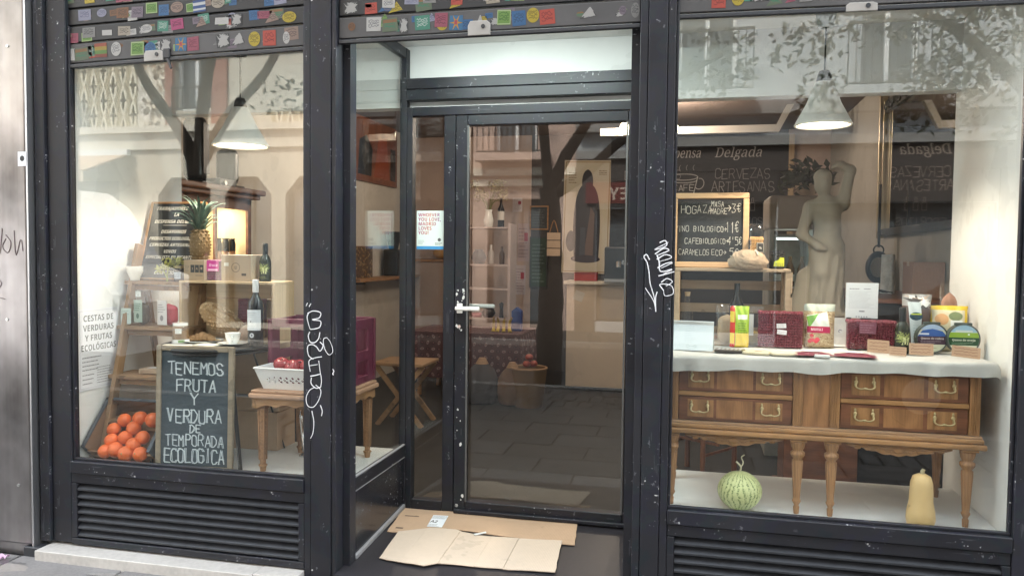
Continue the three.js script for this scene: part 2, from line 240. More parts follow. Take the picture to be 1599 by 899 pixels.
{
  const cream = mat([0.66, 0.62, 0.52], { map: G.plaster, rough: 0.9 }), pale = mat([0.74, 0.7, 0.6], { map: G.plaster, rough: 0.9 }), brick = mat([0.42, 0.2, 0.15], { map: G.stone, rough: 0.9 }), pink = mat([0.6, 0.45, 0.38], { map: G.plaster, rough: 0.9 }), stoneGrey = mat([0.3, 0.3, 0.29], { map: G.plaster, rough: 0.9 }), grey = mat([0.46, 0.49, 0.51], { map: G.plaster, rough: 0.9 }), dark = mat([0.07, 0.06, 0.055], { map: G.wood, rough: 0.6 });
  const A = house('cream house across the street with painted lattice upper wall', -19, -6.4, 12, cream, [[-10.09, -9.27, 4.25, 6.4, 'rail'], [-7.2, -6.7, 4.25, 6.4, 'rail'], [-17.2, -16.3, 4.25, 6.4, 'rail'], [-10.5, -9.6, 0.1, 2.95, 'arch'], [-9.0, -8.0, 0.1, 2.95, 'arch'], [-7.7, -6.8, 0.1, 2.95, 'arch'], [-14.5, -11.4, 0.3, 2.9, 'shop'], [-10.09, -9.27, 7.6, 9.6, 'rail'], [-13.5, -12.6, 7.6, 9.6, 'rail'], [-7.9, -7.1, 7.6, 9.6, 'rail']],
    [[-19, -6.4, 3.5, 3.82, 10.42, pale], [-19, -6.4, 3.82, 3.95, 10.3, pale], [-19, -6.4, 6.9, 7.1, 10.3, pale], [-10.28, -10.1, 3.95, 6.9, 10.44, brick, 'brick_pier'], [-9.26, -8.92, 3.95, 6.9, 10.44, brick, 'brick_pier']]);
  // lattice of lozenges and small crosses painted on the plaster, and beside it a strip of painted flowers
  const lattice = canvasTexture(512, 512, (g, w, h) => {
    g.fillStyle = '#a89f86'; g.fillRect(0, 0, w, h); g.strokeStyle = '#efe9d6'; g.lineWidth = 16;
    for (let i = -1; i < 3; i++) for (let j = -1; j < 3; j++) { const x = i * 256 + 128, y = j * 256 + 128; for (const [ox, oy] of [[0, 0], [128, 128]]) { const a = x + ox, b = y + oy; g.beginPath(); g.moveTo(a, b - 118); g.quadraticCurveTo(a + 70, b, a, b + 118); g.quadraticCurveTo(a - 70, b, a, b - 118); g.stroke(); g.fillStyle = '#4a463b'; for (let q = 0; q < 4; q++) { g.save(); g.translate(a, b); g.rotate(q * PI / 2); g.beginPath(); g.ellipse(0, q % 2 ? -24 : -42, 13, q % 2 ? 20 : 40, 0, 0, PI * 2); g.fill(); g.restore(); } } }
  });
  lattice.wrapS = lattice.wrapT = THREE.RepeatWrapping; lattice.repeat.set(1 / 0.92, 1 / 1.2);
  const latM = mat(0xffffff, { rough: 0.9 }); latM.map = lattice;
  part('lattice_painting', bx(-19, -10.95, 3.96, 6.89, 10.485, 10.497), latM, A); part('lattice_painting', bx(-8.0, -6.5, 3.96, 4.2, 10.485, 10.497), latM, A);
  const flowers = canvasTexture(128, 512, (g, w, h) => { g.fillStyle = '#cfc9bb'; g.fillRect(0, 0, w, h); const r = seeded(9); for (let i = 0; i < 15; i++) { const x = r() * w, y = r() * h, s = 12 + r() * 24; g.fillStyle = ['#efe9df', '#9d8f7c', '#8a8378', '#e6dccb'][i % 4]; for (let k = 0; k < 7; k++) { g.beginPath(); g.ellipse(x + Math.cos(k * 0.9) * s, y + Math.sin(k * 0.9) * s, s * 0.55, s * 0.35, k * 0.9, 0, 7); g.fill(); } g.fillStyle = '#6b5f50'; g.beginPath(); g.arc(x, y, s * 0.45, 0, 7); g.fill(); } });
  flowers.wrapS = flowers.wrapT = THREE.RepeatWrapping; flowers.repeat.set(1 / 0.66, 1 / 2.9); flowers.offset.set(0.55, 0.6);
  const flM = mat(0xffffff, { rough: 0.9 }); flM.map = flowers; part('flower_painting', bx(-10.94, -10.29, 3.96, 6.89, 10.485, 10.497), flM, A);
  const aw = thing('shop_awning', 'pale orange striped awning over the shop across the street', 'awning');
  part('canopy', moved(bx(-1.6, 1.6, -0.02, 0.02, -0.7, 0.7), -12.7, 3.2, 9.85, 0.35 * -1), mat([0.55, 0.4, 0.28], { map: G.cloth, rough: 0.9 }), aw); part('valance', bx(-14.3, -11.1, 2.76, 2.96, 9.18, 9.2), mat([0.62, 0.5, 0.38], { rough: 0.9 }), aw); part('roller_box', bx(-14.35, -11.05, 3.38, 3.5, 10.3, 10.41), M_frameWhite, aw);
  const la = thing('wall_lantern', 'black wall lantern on a bracket on the cream house', 'lantern', [-12.45, 4.25, 10.45]);
  part('bracket', [tube([[0, 0, 0.03], [0.25, 0.05, -0.2], [0.2, 0.35, -0.55], [0, 0.42, -0.62]], 0.03), tube([[0, -0.35, 0.03], [0.3, -0.2, -0.1], [0.25, 0.05, -0.2]], 0.025)], M_rail, la); part('lantern_glass', cyl(0.09, 0.17, 0.34, 0, 0.44, -0.62, 6), mat([0.55, 0.55, 0.5], { rough: 0.3 }), la); part('lantern_cap', cyl(0.2, 0.03, 0.16, 0, 0.78, -0.62, 6), M_rail, la);
  house('pink plastered house across the street beside the cream house', -6.39, -2.31, 12.5, pink, [[-3.95, -3.1, 3.45, 5.6, 'balcony'], [-5.7, -4.9, 3.45, 5.6, 'balcony'], [-3.95, -3.1, 6.9, 9, 'balcony'], [-5.7, -4.9, 6.9, 9, 'balcony'], [-5.9, -4.6, 0.3, 2.6, 'shop'], [-4.1, -2.8, 0.1, 2.6, 'shop']], [[-6.39, -2.31, 3.05, 3.2, 10.3, pale], [-6.39, -2.31, 2.85, 2.98, 10.4, pale], [-6.39, -2.31, 6.3, 6.45, 10.3, pale]]);
  house('pale grey house across the street with balconies and a red shop fascia', -2.3, 7.6, 13, grey, [[-0.36, 0.6, 4.2, 6.4, 'balcony'], [2.5, 3.4, 4.2, 6.4, 'balcony'], [5.2, 6.1, 4.2, 6.4, 'balcony'], [-0.36, 0.6, 7.9, 10, 'balcony'], [2.5, 3.4, 7.9, 10, 'balcony'], [-1.9, 1.3, 0.2, 2.4, 'shop'], [1.8, 4.6, 0.2, 2.4, 'shop'], [5, 7, 0.2, 2.4, 'shop']], [[-2.3, 7.6, 3.35, 3.5, 10.35, stoneGrey], [-2.3, 7.6, 3.85, 4.05, 10.25, stoneGrey], [-2.3, 7.6, 7.2, 7.4, 10.3, stoneGrey], [-2.3, 7.6, 2.93, 3.34, 10.44, dark, 'added_dark_board'], [-2.3, -1.92, 0, 2.92, 10.44, dark, 'added_dark_board'], [1.32, 1.78, 0, 2.92, 10.44, dark, 'added_dark_board'], [4.62, 4.98, 0, 2.92, 10.44, dark, 'added_dark_board'], [7.02, 7.6, 0, 2.92, 10.44, dark, 'added_dark_board'], [-0.7, 1.31, 2.42, 2.92, 10.44, dark, 'added_dark_board'], [1.79, 4.61, 2.42, 2.92, 10.44, dark, 'added_dark_board']]);  // dark ground-floor boards are added to weaken this house's reflection in the glass
  house('ochre house at the far end of the street opposite', 7.61, 19, 11.5, cream, [[9, 9.9, 4.2, 6.3, 'balcony'], [12, 12.9, 4.2, 6.3, 'balcony'], [8.6, 11, 0.2, 2.6, 'shop']], [[7.61, 19, 3.4, 3.6, 10.3, pale]]);
  const fas = thing('shop_fascia', 'red shop fascia with white capital letters across the street', 'sign');
  part('board', bx(-2.1, -0.75, 2.5, 2.9, 10.38, 10.47), mat([0.15, 0.028, 0.026], { rough: 0.5 }), fas);
  part('lettering', [moved(print(0.95, 0.34, cell(256, 96, (g, w, h) => { g.fillStyle = '#5f1f1b'; g.fillRect(0, 0, w, h); g.fillStyle = '#b9a79c'; g.font = 'bold 92px sans-serif'; g.textAlign = 'center'; g.fillText('KEY', w / 2, 82); })), -1.35, 2.69, 10.376, 0, PI)], M_print, fas);
}
function limb(pts, r0, r1, seg = 14, rad = 8) { // a tapering branch
  const path = new THREE.CatmullRomCurve3(pts.map((p) => V(...p))), g = new THREE.TubeGeometry(path, seg, 1, rad), p = g.attributes.position;
  for (let i = 0; i <= seg; i++) { const c = path.getPointAt(i / seg), r = lerp(r0, r1, i / seg) * (1 + 0.06 * Math.sin(i * 2.3)); for (let j = 0; j <= rad; j++) { const k = i * (rad + 1) + j; p.setXYZ(k, c.x + (p.getX(k) - c.x) * r, c.y + (p.getY(k) - c.y) * r, c.z + (p.getZ(k) - c.z) * r); } }
  return flat(g);
}
function leaves(clusters, size) { // many small leaf blades round the given centres
  const pos = [], nor = [], uv = [], q = new THREE.Quaternion(), e = new THREE.Euler(), a = V(), n = V();
  for (const [x, y, z, r, count] of clusters) for (let i = 0; i < count; i++) {
    const s = size * rr(0.7, 1.4), c = V(rr(-1, 1), rr(-1, 1), rr(-1, 1)).multiplyScalar(r); q.setFromEuler(e.set(rr(-1, 1) * 1.2, rr(0, 6.3), rr(-1, 1))); n.set(0, 1, 0).applyQuaternion(q);
    for (const [u, v] of [[-1, 0], [1, 0], [0, -0.5], [-1, 0], [0, 0.5], [1, 0]]) { a.set(u * s, 0, v * s).applyQuaternion(q); pos.push(x + c.x + a.x, y + c.y * 0.8 + a.y, z + c.z + a.z); nor.push(n.x, n.y, n.z); uv.push(u, v); }
  }
  const g = new THREE.BufferGeometry(); for (const [k, d, s] of [['position', pos, 3], ['normal', nor, 3], ['uv', uv, 2]]) g.setAttribute(k, new THREE.Float32BufferAttribute(d, s)); return g;
}
{
  const bark = mat([0.1, 0.085, 0.07], { map: G.speck, size: 0.6, bump: 0.01, rough: 0.95 }), leaf = mat([0.075, 0.1, 0.045], { rough: 0.6, side: THREE.DoubleSide });
  function tree(label, x, z, h, limbs, clusters) {
    const t = thing('street_tree', label, 'tree', [x, 0, z]);
    part('trunk', [limb([[0, -0.05, 0], [0.03, h * 0.5, 0.02], [0, h, 0]], 0.17, 0.12), ...limbs.map((p, i) => limb(p, 0.085 - 0.008 * (i % 3), 0.025))], bark, t); part('crown', leaves(clusters.map(([a, b, c, r, n]) => [a, b, c, r * 1.05, Math.round(n * 2.4)]), 0.04), leaf, t);
  }
  tree('forked street tree by the kerb opposite the fruit window', -5.28, 4.25, 2.2, [[[0, 2.1, 0], [-0.12, 2.65, 0], [-0.72, 3.5, 0], [-1.1, 4.6, 0.2]], [[0, 2.1, 0], [0.05, 3, 0], [0.1, 4.2, 0.2], [0, 6, 0]], [[0, 2.4, 0], [0.35, 2.95, 0], [0.8, 3.5, 0.1], [1.3, 4.6, 0]]], [[0, 6.4, 0, 1.6, 900], [-1.2, 5.3, 0.2, 1.1, 500], [1.4, 5.3, 0, 1.1, 500], [1.0, 3.15, 0, 0.22, 26], [-0.9, 4.4, 0.2, 0.5, 120]]);
  tree('street tree by the kerb opposite the shop door', -1.7, 4.3, 2.3, [[[0, 2.2, 0], [0.15, 2.6, 0], [0.45, 3.1, 0], [0.9, 4.4, 0.2]], [[0, 2.2, 0], [0.4, 2.45, 0], [0.85, 2.85, 0], [1.9, 3.4, 0]], [[0, 2.2, 0], [-0.1, 3.2, 0], [-0.3, 5.5, 0.2]]], [[0, 6, 0, 1.6, 900], [1.9, 3.35, 0, 0.3, 60], [1.75, 3.1, 0, 0.22, 30], [1, 5, 0.2, 1, 500], [-0.9, 5, 0, 0.9, 400]]);
  tree('leafy street tree by the kerb opposite the sideboard window', 3.4, 4.5, 2.2, [[[0, 2.1, 0], [-0.5, 2.9, 0], [-1.2, 3.5, -0.2], [-2.2, 4, -0.3]], [[0, 2.1, 0], [0.2, 3.2, 0], [0.3, 5.5, 0]], [[0, 2.1, 0], [0.6, 3, 0], [1.4, 4, 0]]], [[-0.9, 3.35, -0.2, 0.55, 300], [-1.35, 2.95, -0.2, 0.35, 150], [-1.9, 3.75, -0.3, 0.4, 90], [-2.5, 3.45, -0.3, 0.25, 45], [-2.35, 3.0, -0.3, 0.2, 40], [-0.4, 4.2, 0, 0.8, 500], [0.2, 5.6, 0, 1.5, 900], [-1.2, 5, 0, 1, 500], [1.3, 4.8, 0, 1.1, 500], [-0.6, 2.7, -0.2, 0.25, 60]]);
}
function vehicle(name, label, cat, [x, y, z], turn, prof, width, paint, glass, wheels, lamps) {
  const t = thing(name, label, cat, [x, y, z], turn), w = width / 2;
  part('body', prism(prof, width - 0.12, 0.06).translate(0, 0, -w + 0.06), paint, t);
  for (const g of glass) for (const s of [-1, 1]) part('window_pane', prism(g, 0.012, 0.004).translate(0, 0, s > 0 ? w - 0.002 : -w - 0.01), mat([0.02, 0.023, 0.026], { rough: 0.05 }), t);
  for (const wx of wheels) for (const s of [-1, 1]) { const k = part('wheel', moved(lathe([[0.17, -0.09], [0.3, -0.09], [0.32, -0.05], [0.32, 0.05], [0.3, 0.09], [0.17, 0.09]], 28), wx, 0.32, s * (w - 0.05), PI / 2), mat([0.02, 0.02, 0.02], { rough: 0.8 }), t); part('hubcap', moved(lathe([[0, 0.02], [0.1, 0.03], [0.18, 0]], 24), wx, 0.32, s * (w + 0.03), s * PI / 2), M.tinMetal, k); }
  for (const l of lamps) for (const s of [-1, 1]) part('headlight', bx(l[0], l[1], l[2], l[3], s * (w - 0.1) - 0.1, s * (w - 0.1) + 0.08, 0.02), mat([0.6, 0.6, 0.6], { rough: 0.1 }), t);
}
vehicle('delivery_van', 'white delivery van parked across the road opposite the fruit window', 'van', [-9.7, -0.1, 6.3], 0, [[-2.5, 0.3], [2.4, 0.3], [2.48, 0.9], [2.3, 1.15], [1.75, 1.35], [1.15, 2.2], [0.8, 2.42], [-2.3, 2.42], [-2.5, 2.2]], 1.9, mat([0.8, 0.8, 0.8], { rough: 0.18, clearcoat: 1 }), [[[0.35, 1.35], [1.5, 1.35], [0.95, 2.15], [0.35, 2.2]]], [-1.6, 1.6], [[2.38, 2.5, 0.8, 1.05]]);
vehicle('parked_car', 'dark grey hatchback parked opposite the sideboard window', 'car', [3.4, -0.1, 5.6], PI, [[-2, 0.25], [2, 0.25], [2.05, 0.75], [1.85, 0.98], [0.95, 1.1], [0.3, 1.5], [-1.2, 1.52], [-1.9, 1.15], [-2.05, 0.8]], 1.72, mat([0.05, 0.052, 0.058], { rough: 0.2, clearcoat: 1 }), [[[-0.5, 1.08], [0.8, 1.08], [0.25, 1.42], [-0.5, 1.45]], [[-1.6, 1.12], [-0.6, 1.08], [-0.6, 1.45], [-1.15, 1.45]]], [-1.3, 1.3], [[1.9, 2.06, 0.62, 0.85]]);

// ================= the shop's shell =================
const roomL = -3.5, roomR = 1.45, backZ = -6.2;
setting('upper_wall', [bx(-9, 8, 3.1, 9.5, -0.3, -0.06), bx(-9, 8, 9.4, 9.6, -8, -0.06), bx(-9, 8, 3.1, 9.5, -8, -7.7), bx(-9, 8, 2.72, 3.1, -0.3, -0.06)], mat([0.5, 0.46, 0.4], { map: G.plaster, rough: 0.9 }), 'plastered upper storeys above the shopfront', 'wall');
setting('neighbour_wall', [bx(-9, -3.62, -0.05, 2.72, -0.3, -0.02), bx(1.42, 8, -0.05, 2.72, -0.3, -0.06)], mat([0.45, 0.4, 0.33], { map: G.plaster, rough: 0.9 }), 'plastered house wall on both sides of the shopfront', 'wall');
setting('room_floor', bx(roomL - 0.15, roomR + 0.15, 0.0, 0.1, backZ - 0.15, -0.86), mat([0.018, 0.016, 0.015], { map: G.plank, rough: 0.6 }), 'dark boarded floor inside the shop', 'floor');
setting('room_ceiling', bx(roomL - 0.15, roomR + 0.15, 2.96, 3.1, backZ - 0.15, -0.86), mat([0.17, 0.13, 0.115], { map: G.plaster, rough: 0.9 }), 'brown painted ceiling of the shop room', 'ceiling');
setting('left_wall', bx(roomL - 0.15, roomL, 0.1, 2.96, backZ, -0.86), M.cream, 'cream plaster side wall with the dresser against it', 'wall');
setting('right_wall', bx(roomR, roomR + 0.15, 0.1, 2.96, backZ, -0.86), mat([0.36, 0.33, 0.29], { map: G.plaster, rough: 0.9 }), 'grey beige side wall with the gilt mirror', 'wall');
setting('back_wall', [bx(roomL - 0.15, -1.97, 0.1, 2.96, backZ - 0.15, backZ), bx(1.0, roomR + 0.15, 0.1, 2.96, backZ - 0.15, backZ)], mat([0.55, 0.42, 0.36], { map: G.plaster, rough: 0.9 }), 'rose beige back wall beside the black board wall', 'wall');
setting('dark_wall', bx(-1.969, 0.999, 0.1, 2.96, backZ - 0.15, backZ - 0.001), mat([0.06, 0.052, 0.052], { map: G.plaster, rough: 0.7 }), 'black painted back wall behind the counter', 'wall');
setting('bulkhead_wall', [bx(-3.62, 1.42, 2.33, 3.1, -0.95, -0.855), bx(-3.62, -3.056, 0.1, 2.33, -0.95, -0.855), bx(1.215, 1.42, 0.1, 2.33, -0.95, -0.855)], M.white, 'white bulkhead above the door and behind the window bays', 'wall');
setting('bay_ceiling', bx(-3.62, 1.42, 2.66, 2.72, -0.854, -0.062), M.white, 'white ceiling over the window bays and the entrance', 'ceiling');
setting('bay_side_wall', [bx(-3.62, -3.05, 0.0, 2.66, -0.854, -0.06), bx(1.21, 1.42, 0.0, 2.66, -0.854, -0.06)], M.white, 'white side walls of the two window bays', 'wall');
setting('display_floor', [bx(-3.049, -1.605, 0.36, 0.44, -0.8, -0.06), bx(-0.24, 1.209, 0.36, 0.44, -0.78, -0.06), bx(-3.049, -1.585, 0.1, 0.36, -0.8, -0.78), bx(-0.24, 1.209, 0.1, 0.36, -0.78, -0.76)], M.floorWhite, 'white raised display floors of the window bays', 'floor');
setting('entrance_floor', moved(prism([[-0.86, 0.112], [0.02, 0.056], [0.02, -0.06], [-0.86, -0.06]], 1.34), -0.244, 0, 0, 0, -PI / 2), mat([0.028, 0.026, 0.031], { map: G.stone, rough: 0.42 }), 'sloping black floor of the recessed entrance', 'floor');
setting('ceiling_beam', [bx(-0.95, 0.719, 2.705, 2.775, -4.7, -4.62), prism([[0.72, 2.705], [0.745, 2.705], [0.875, 2.96], [0.81, 2.96], [0.72, 2.775]], 0.08).translate(0, 0, -4.7)], mat([0.45, 0.42, 0.38], { map: G.plaster, rough: 0.9 }), 'pale dropped ceiling edge at the back of the shop', 'beam');

// ================= the shopfront =================
const front = thing('shopfront', 'black painted shopfront with two display windows and louvred stall risers', 'shopfront');
{
  const post = (g, n = 'post') => part(n, g, M.black, front), rail = (g) => part('rail', g, M.blackRail, front);
  post([bx(-3.19, -3.135, 0.06, 2.9, -0.06, 0.012, 0.006), bx(-3.133, -3.02, 0.06, 2.9, -0.07, -0.008, 0.006)]);
  const p1 = post([bx(-1.746, -1.712, 0.0, 2.9, -0.09, -0.004, 0.004), bx(-1.711, -1.612, 0.0, 2.9, -0.09, 0.0, 0.004), bx(-1.611, -1.588, 0.0, 2.9, -0.09, -0.006, 0.004)], 'pillar');
  const p2 = post([bx(-0.239, -0.206, 0.0, 2.9, -0.09, -0.004, 0.004), bx(-0.2045, -0.128, 0.0, 2.9, -0.09, 0.0, 0.004), bx(-0.1265, -0.095, 0.0, 2.9, -0.09, -0.003, 0.004)], 'pillar');
  post(bx(1.195, 1.42, 0.0, 2.9, -0.07, 0, 0.005));
  for (const [a, b] of [[-3.019, -1.747], [-0.094, 1.194]]) {
    rail(bx(a, b, 0.417, 0.478, -0.075, 0.004, 0.005)); rail(bx(a, b, 0.366, 0.414, -0.075, -0.008, 0.004)); rail(bx(a, b, 2.62, 2.9, -0.09, -0.056));
    const lp = part('louvre_panel', [bx(a, b, 0.056, 0.088, -0.06, -0.004, 0.004), bx(a, a + 0.03, 0.09, 0.364, -0.06, -0.006, 0.003), bx(b - 0.03, b, 0.09, 0.364, -0.06, -0.006, 0.003), bx(a + 0.03, b - 0.03, 0.089, 0.364, -0.078, -0.066)], M.blackRail, front);
    for (let k = 0; k < 7; k++) { const y = 0.094 + k * 0.0388; part('slat', moved(prism([[0.004, 0], [0.009, 0.004], [0.009, 0.011], [-0.036, 0.042], [-0.042, 0.038], [-0.002, 0.008]], b - a - 0.064), b - 0.032, y, -0.018, 0, -PI / 2), M.slatBlack, lp); }
    part('window_pane', bx(a - 0.01, b + 0.01, 0.45, 2.64, -0.052, -0.044), M.glass, front);
    part('glazing_bead', [bx(a, b, 0.478, 0.49, -0.043, -0.02, 0.003), bx(a, a + 0.011, 0.49, 2.62, -0.043, -0.02, 0.003), bx(b - 0.011, b, 0.49, 2.62, -0.043, -0.02, 0.003)], M.blackRail, front);
  }
  for (const [x, s] of [[-1.57, 1], [-0.262, -1]]) { // the glazed sides of the recessed entrance
    post(bx(x - 0.0175, x + 0.018, 0.05, 2.64, -0.145, -0.08, 0.001)); post(bx(x - 0.02, x + 0.02, 0.1, 2.64, -0.85, -0.8, 0.004));
    rail(bx(x - 0.017, x + 0.017, 2.585, 2.64, -0.799, -0.146, 0.004)); rail(bx(x - 0.018, x + 0.018, 0.4, 0.462, -0.799, -0.146, 0.004));
    part('side_panel', bx(x - 0.012, x + 0.012, 0.03, 0.396, -0.799, -0.146), mat(0xffffff, { map: G.paint, rough: 0.2 }), front); part('worn_edge', [bx(x + s * 0.004, x + s * 0.0185, 0.3965, 0.3995, -0.799, -0.146), moved(bx(-0.012, 0.012, 0, 0.026, 0, 0.655, 0.006), x + s * 0.012, 0.11, -0.8, 0.0675)], M.worn, front);
    part('side_pane', bx(x - 0.004, x + 0.004, 0.455, 2.6, -0.81, -0.135), M.glass, front);
    part('glazing_bead', [bx(x + s * 0.005, x + s * 0.02, 0.463, 0.472, -0.799, -0.146, 0.003)], M.worn, front);
  }
  // the frame of the door: narrow side light, mullion, header, double beam above
  post(bx(-1.549, -1.517, 0.1, 2.32, -0.86, -0.8, 0.004)); post(bx(-1.337, -1.272, 0.1, 2.27, -0.86, -0.8, 0.004), 'mullion'); post(bx(-0.322, -0.283, 0.1, 2.32, -0.86, -0.8, 0.004));
  rail(bx(-1.516, -0.323, 2.272, 2.32, -0.86, -0.796, 0.004)); rail(bx(-1.549, -0.283, 2.356, 2.414, -0.854, -0.79, 0.004)); rail(bx(-1.549, -0.283, 2.417, 2.475, -0.854, -0.794, 0.004)); rail(bx(-1.516, -1.338, 0.1, 0.165, -0.86, -0.8, 0.004));
  part('side_light', bx(-1.52, -1.334, 0.16, 2.275, -0.834, -0.828), M.glass, front);
  // graffiti in white paint marker on both pillars
  const pen = mat([0.72, 0.72, 0.74], { rough: 0.5 });
  const tagLine = (strokes, ox, oy, k, p) => part('graffiti', strokes.map((s) => { const g = limb(s.map(([a, b]) => [ox + a * k, oy - b * k, 0]), rr(0.0019, 0.003), rr(0.0012, 0.0024), s.length * 6, 5); g.scale(1, 1, 0.35); return g.translate(0, 0, 0.0016); }), pen, p);
  tagLine([[[16, -38], [8, -22]], [[34, -36], [24, -20]], [[22, 8], [14, 28], [20, 60], [30, 88]], [[16, 12], [44, 0], [84, 8], [78, 30], [40, 42], [84, 48], [80, 74], [58, 84], [30, 88]], [[28, 100], [20, 118], [30, 148], [52, 150], [72, 132], [80, 100]], [[80, 146], [96, 162], [80, 190], [62, 170], [40, 160], [18, 168], [22, 214], [46, 230]], [[90, 216], [52, 224], [24, 238], [30, 290]], [[26, 262], [68, 254]], [[30, 312], [52, 308], [80, 300]], [[74, 236], [80, 280], [88, 330], [84, 362]], [[36, 318], [34, 346], [60, 368], [84, 362]], [[58, 352], [84, 376], [76, 420], [44, 460], [18, 456], [8, 420], [26, 380], [54, 364]], [[116, 124], [100, 130], [104, 176], [128, 206], [146, 190], [132, 142], [116, 124]], [[82, 448], [92, 476], [88, 500]], [[38, 478], [48, 530], [42, 590], [30, 612]]], -1.74, 1.262, 0.00096, p1);
  tagLine([[[40, 10], [64, 2], [70, 20], [44, 34], [20, 40], [76, 8]], [[22, 58], [60, 34], [80, 40], [36, 62]], [[30, 80], [66, 60], [92, 70], [40, 90]], [[34, 116], [70, 96], [96, 92], [50, 116]], [[30, 60], [40, 90], [46, 130], [96, 120], [60, 140]], [[38, 150], [80, 138], [104, 130]], [[50, 176], [74, 160], [96, 172], [70, 192]], [[60, 210], [44, 186], [92, 190], [100, 222], [66, 232], [60, 210]], [[0, 82], [-14, 60], [-24, 70], [-12, 90], [-2, 130], [4, 180], [22, 240], [30, 300], [22, 260], [-16, 200]], [[30, 300], [28, 240], [34, 216]]], -0.185, 1.595, 0.00098, p2);
  tagLine([[[0, 0], [6, 10], [0, 22], [4, 26]]], -1.60, 1.0, 0.001, p1);
}
// the door leaf
{
  const d = thing('shop_door', 'black framed glass shop door with a white lever handle', 'door', [-1.262, 0.115, -0.83]);
  const L = (a, b, c, e, n = 'stile') => part(n, bx(a + 1.262, b + 1.262, c - 0.115, e - 0.115, -0.03, 0.036, 0.005), n === 'stile' ? M.black : M.blackRail, d);
  L(-1.268, -1.203, 0.12, 2.268); L(-0.347, -0.325, 0.12, 2.268); L(-1.202, -0.348, 2.215, 2.268, 'rail'); L(-1.202, -0.348, 0.12, 0.178, 'rail');
  part('weather_bar', bx(0.0, 0.93, 0.0, 0.022, 0.037, 0.06, 0.006), M.blackRail, d);
  part('pane', bx(0.055, 0.918, 0.06, 2.11, -0.002, 0.004), M.glass, d);
  part('glazing_bead', [bx(0.06, 0.07, 0.064, 2.099, 0.037, 0.042), bx(0.905, 0.914, 0.064, 2.099, 0.037, 0.042)], mat([0.12, 0.12, 0.12], { map: G.stone, rough: 0.6, size: 0.3 }), d);
  const h = part('handle', [bx(0.008, 0.04, 1.092, 1.146, 0.037, 0.045, 0.004), moved(cyl(0.011, 0.011, 0.045), 0.024, 1.122, 0.04, PI / 2), bx(0.012, 0.15, 1.11, 1.133, 0.082, 0.1, 0.008)], mat([0.78, 0.77, 0.74], { rough: 0.3 }), d); part('inside_lever', bx(0.03, 0.19, 1.115, 1.137, -0.09, -0.072, 0.008), mat([0.6, 0.6, 0.58], { rough: 0.3 }), d);
  part('keyhole', moved(cyl(0.009, 0.009, 0.006), 0.022, 1.02, 0.036, PI / 2), M.chrome, d);
  const chip = mat([0.7, 0.7, 0.68], { rough: 0.7 });
  for (let k = 0; k < 26; k++) { const s = rr(0.003, 0.012), y = [rr(1.0, 1.22), rr(1.14, 1.22), rr(0.3, 0.6), rr(0.02, 0.1)][k % 4]; part('paint_chip', prism([0, 1, 2, 3, 4, 5].map((q) => [Math.cos(q * 1.05) * s * rr(0.4, 1), Math.sin(q * 1.05) * s * rr(0.4, 1.6)]), 0.0006).translate(rr(0.006, 0.05), y, 0.0362), chip, d); }
}
// bare marble footing under the left louvres, and the steel column at the left edge
setting('marble_footing', [bx(-3.15, -1.96, -0.02, 0.047, -0.07, 0.095, 0.005), bx(-1.957, -1.748, -0.02, 0.05, -0.07, 0.09, 0.005)], mat([0.56, 0.53, 0.49], { map: G.stone, size: 1.8, rough: 0.5 }), 'cream marble footing under the left louvres', 'footing');
setting('footing', bx(-0.094, 1.42, -0.02, 0.054, -0.07, 0.004), M.blackRail, 'black footing under the right louvres', 'footing');
{
  const c = thing('steel_column', 'scuffed stainless steel clad column at the left of the shopfront', 'column');
  part('cladding', [bx(-3.62, -3.205, 0.05, 3.1, -0.06, 0.05, 0.012), bx(-3.62, -3.24, -0.01, 0.05, -0.06, 0.03)], M.steel, c); part('corner_bead', bx(-3.204, -3.195, 0.04, 3.1, -0.06, 0.052, 0.003), M.tinMetal, c); part('foot', bx(-3.25, -3.15, -0.01, 0.045, -0.02, 0.06, 0.006), M.slatBlack, c);
  for (const [x, y] of [[-3.3, 2.52], [-3.33, 1.18], [-3.28, 0.35]]) part('screw', moved(cyl(0.008, 0.008, 0.004, 0, 0, 0, 10), x, y, 0.05, PI / 2), M.tinMetal, c);
  part('graffiti', [[[-3.44, 1.62], [-3.41, 1.5], [-3.39, 1.62], [-3.37, 1.5], [-3.35, 1.63]], [[-3.33, 1.58], [-3.35, 1.54], [-3.32, 1.51], [-3.3, 1.56], [-3.33, 1.6]], [[-3.28, 1.62], [-3.27, 1.5], [-3.24, 1.58], [-3.23, 1.52]], [[-3.42, 1.4], [-3.36, 1.36], [-3.4, 1.3], [-3.34, 1.28]]].map((s) => tube(s.map(([a, b]) => [a, b, 0.0515]), 0.002, 20, 5).translate(0, 0, 0)), mat([0.16, 0.12, 0.12], { rough: 0.6 }), c);
  part('sticker', moved(print(0.05, 0.07, cell(48, 64, (g, w, h) => { g.fillStyle = '#d8dbe0'; g.fillRect(0, 0, w, h); g.fillStyle = '#222'; g.beginPath(); g.arc(24, 30, 12, 0, 7); g.fill(); })), -3.222, 1.97, 0.054), M_print, c);
}
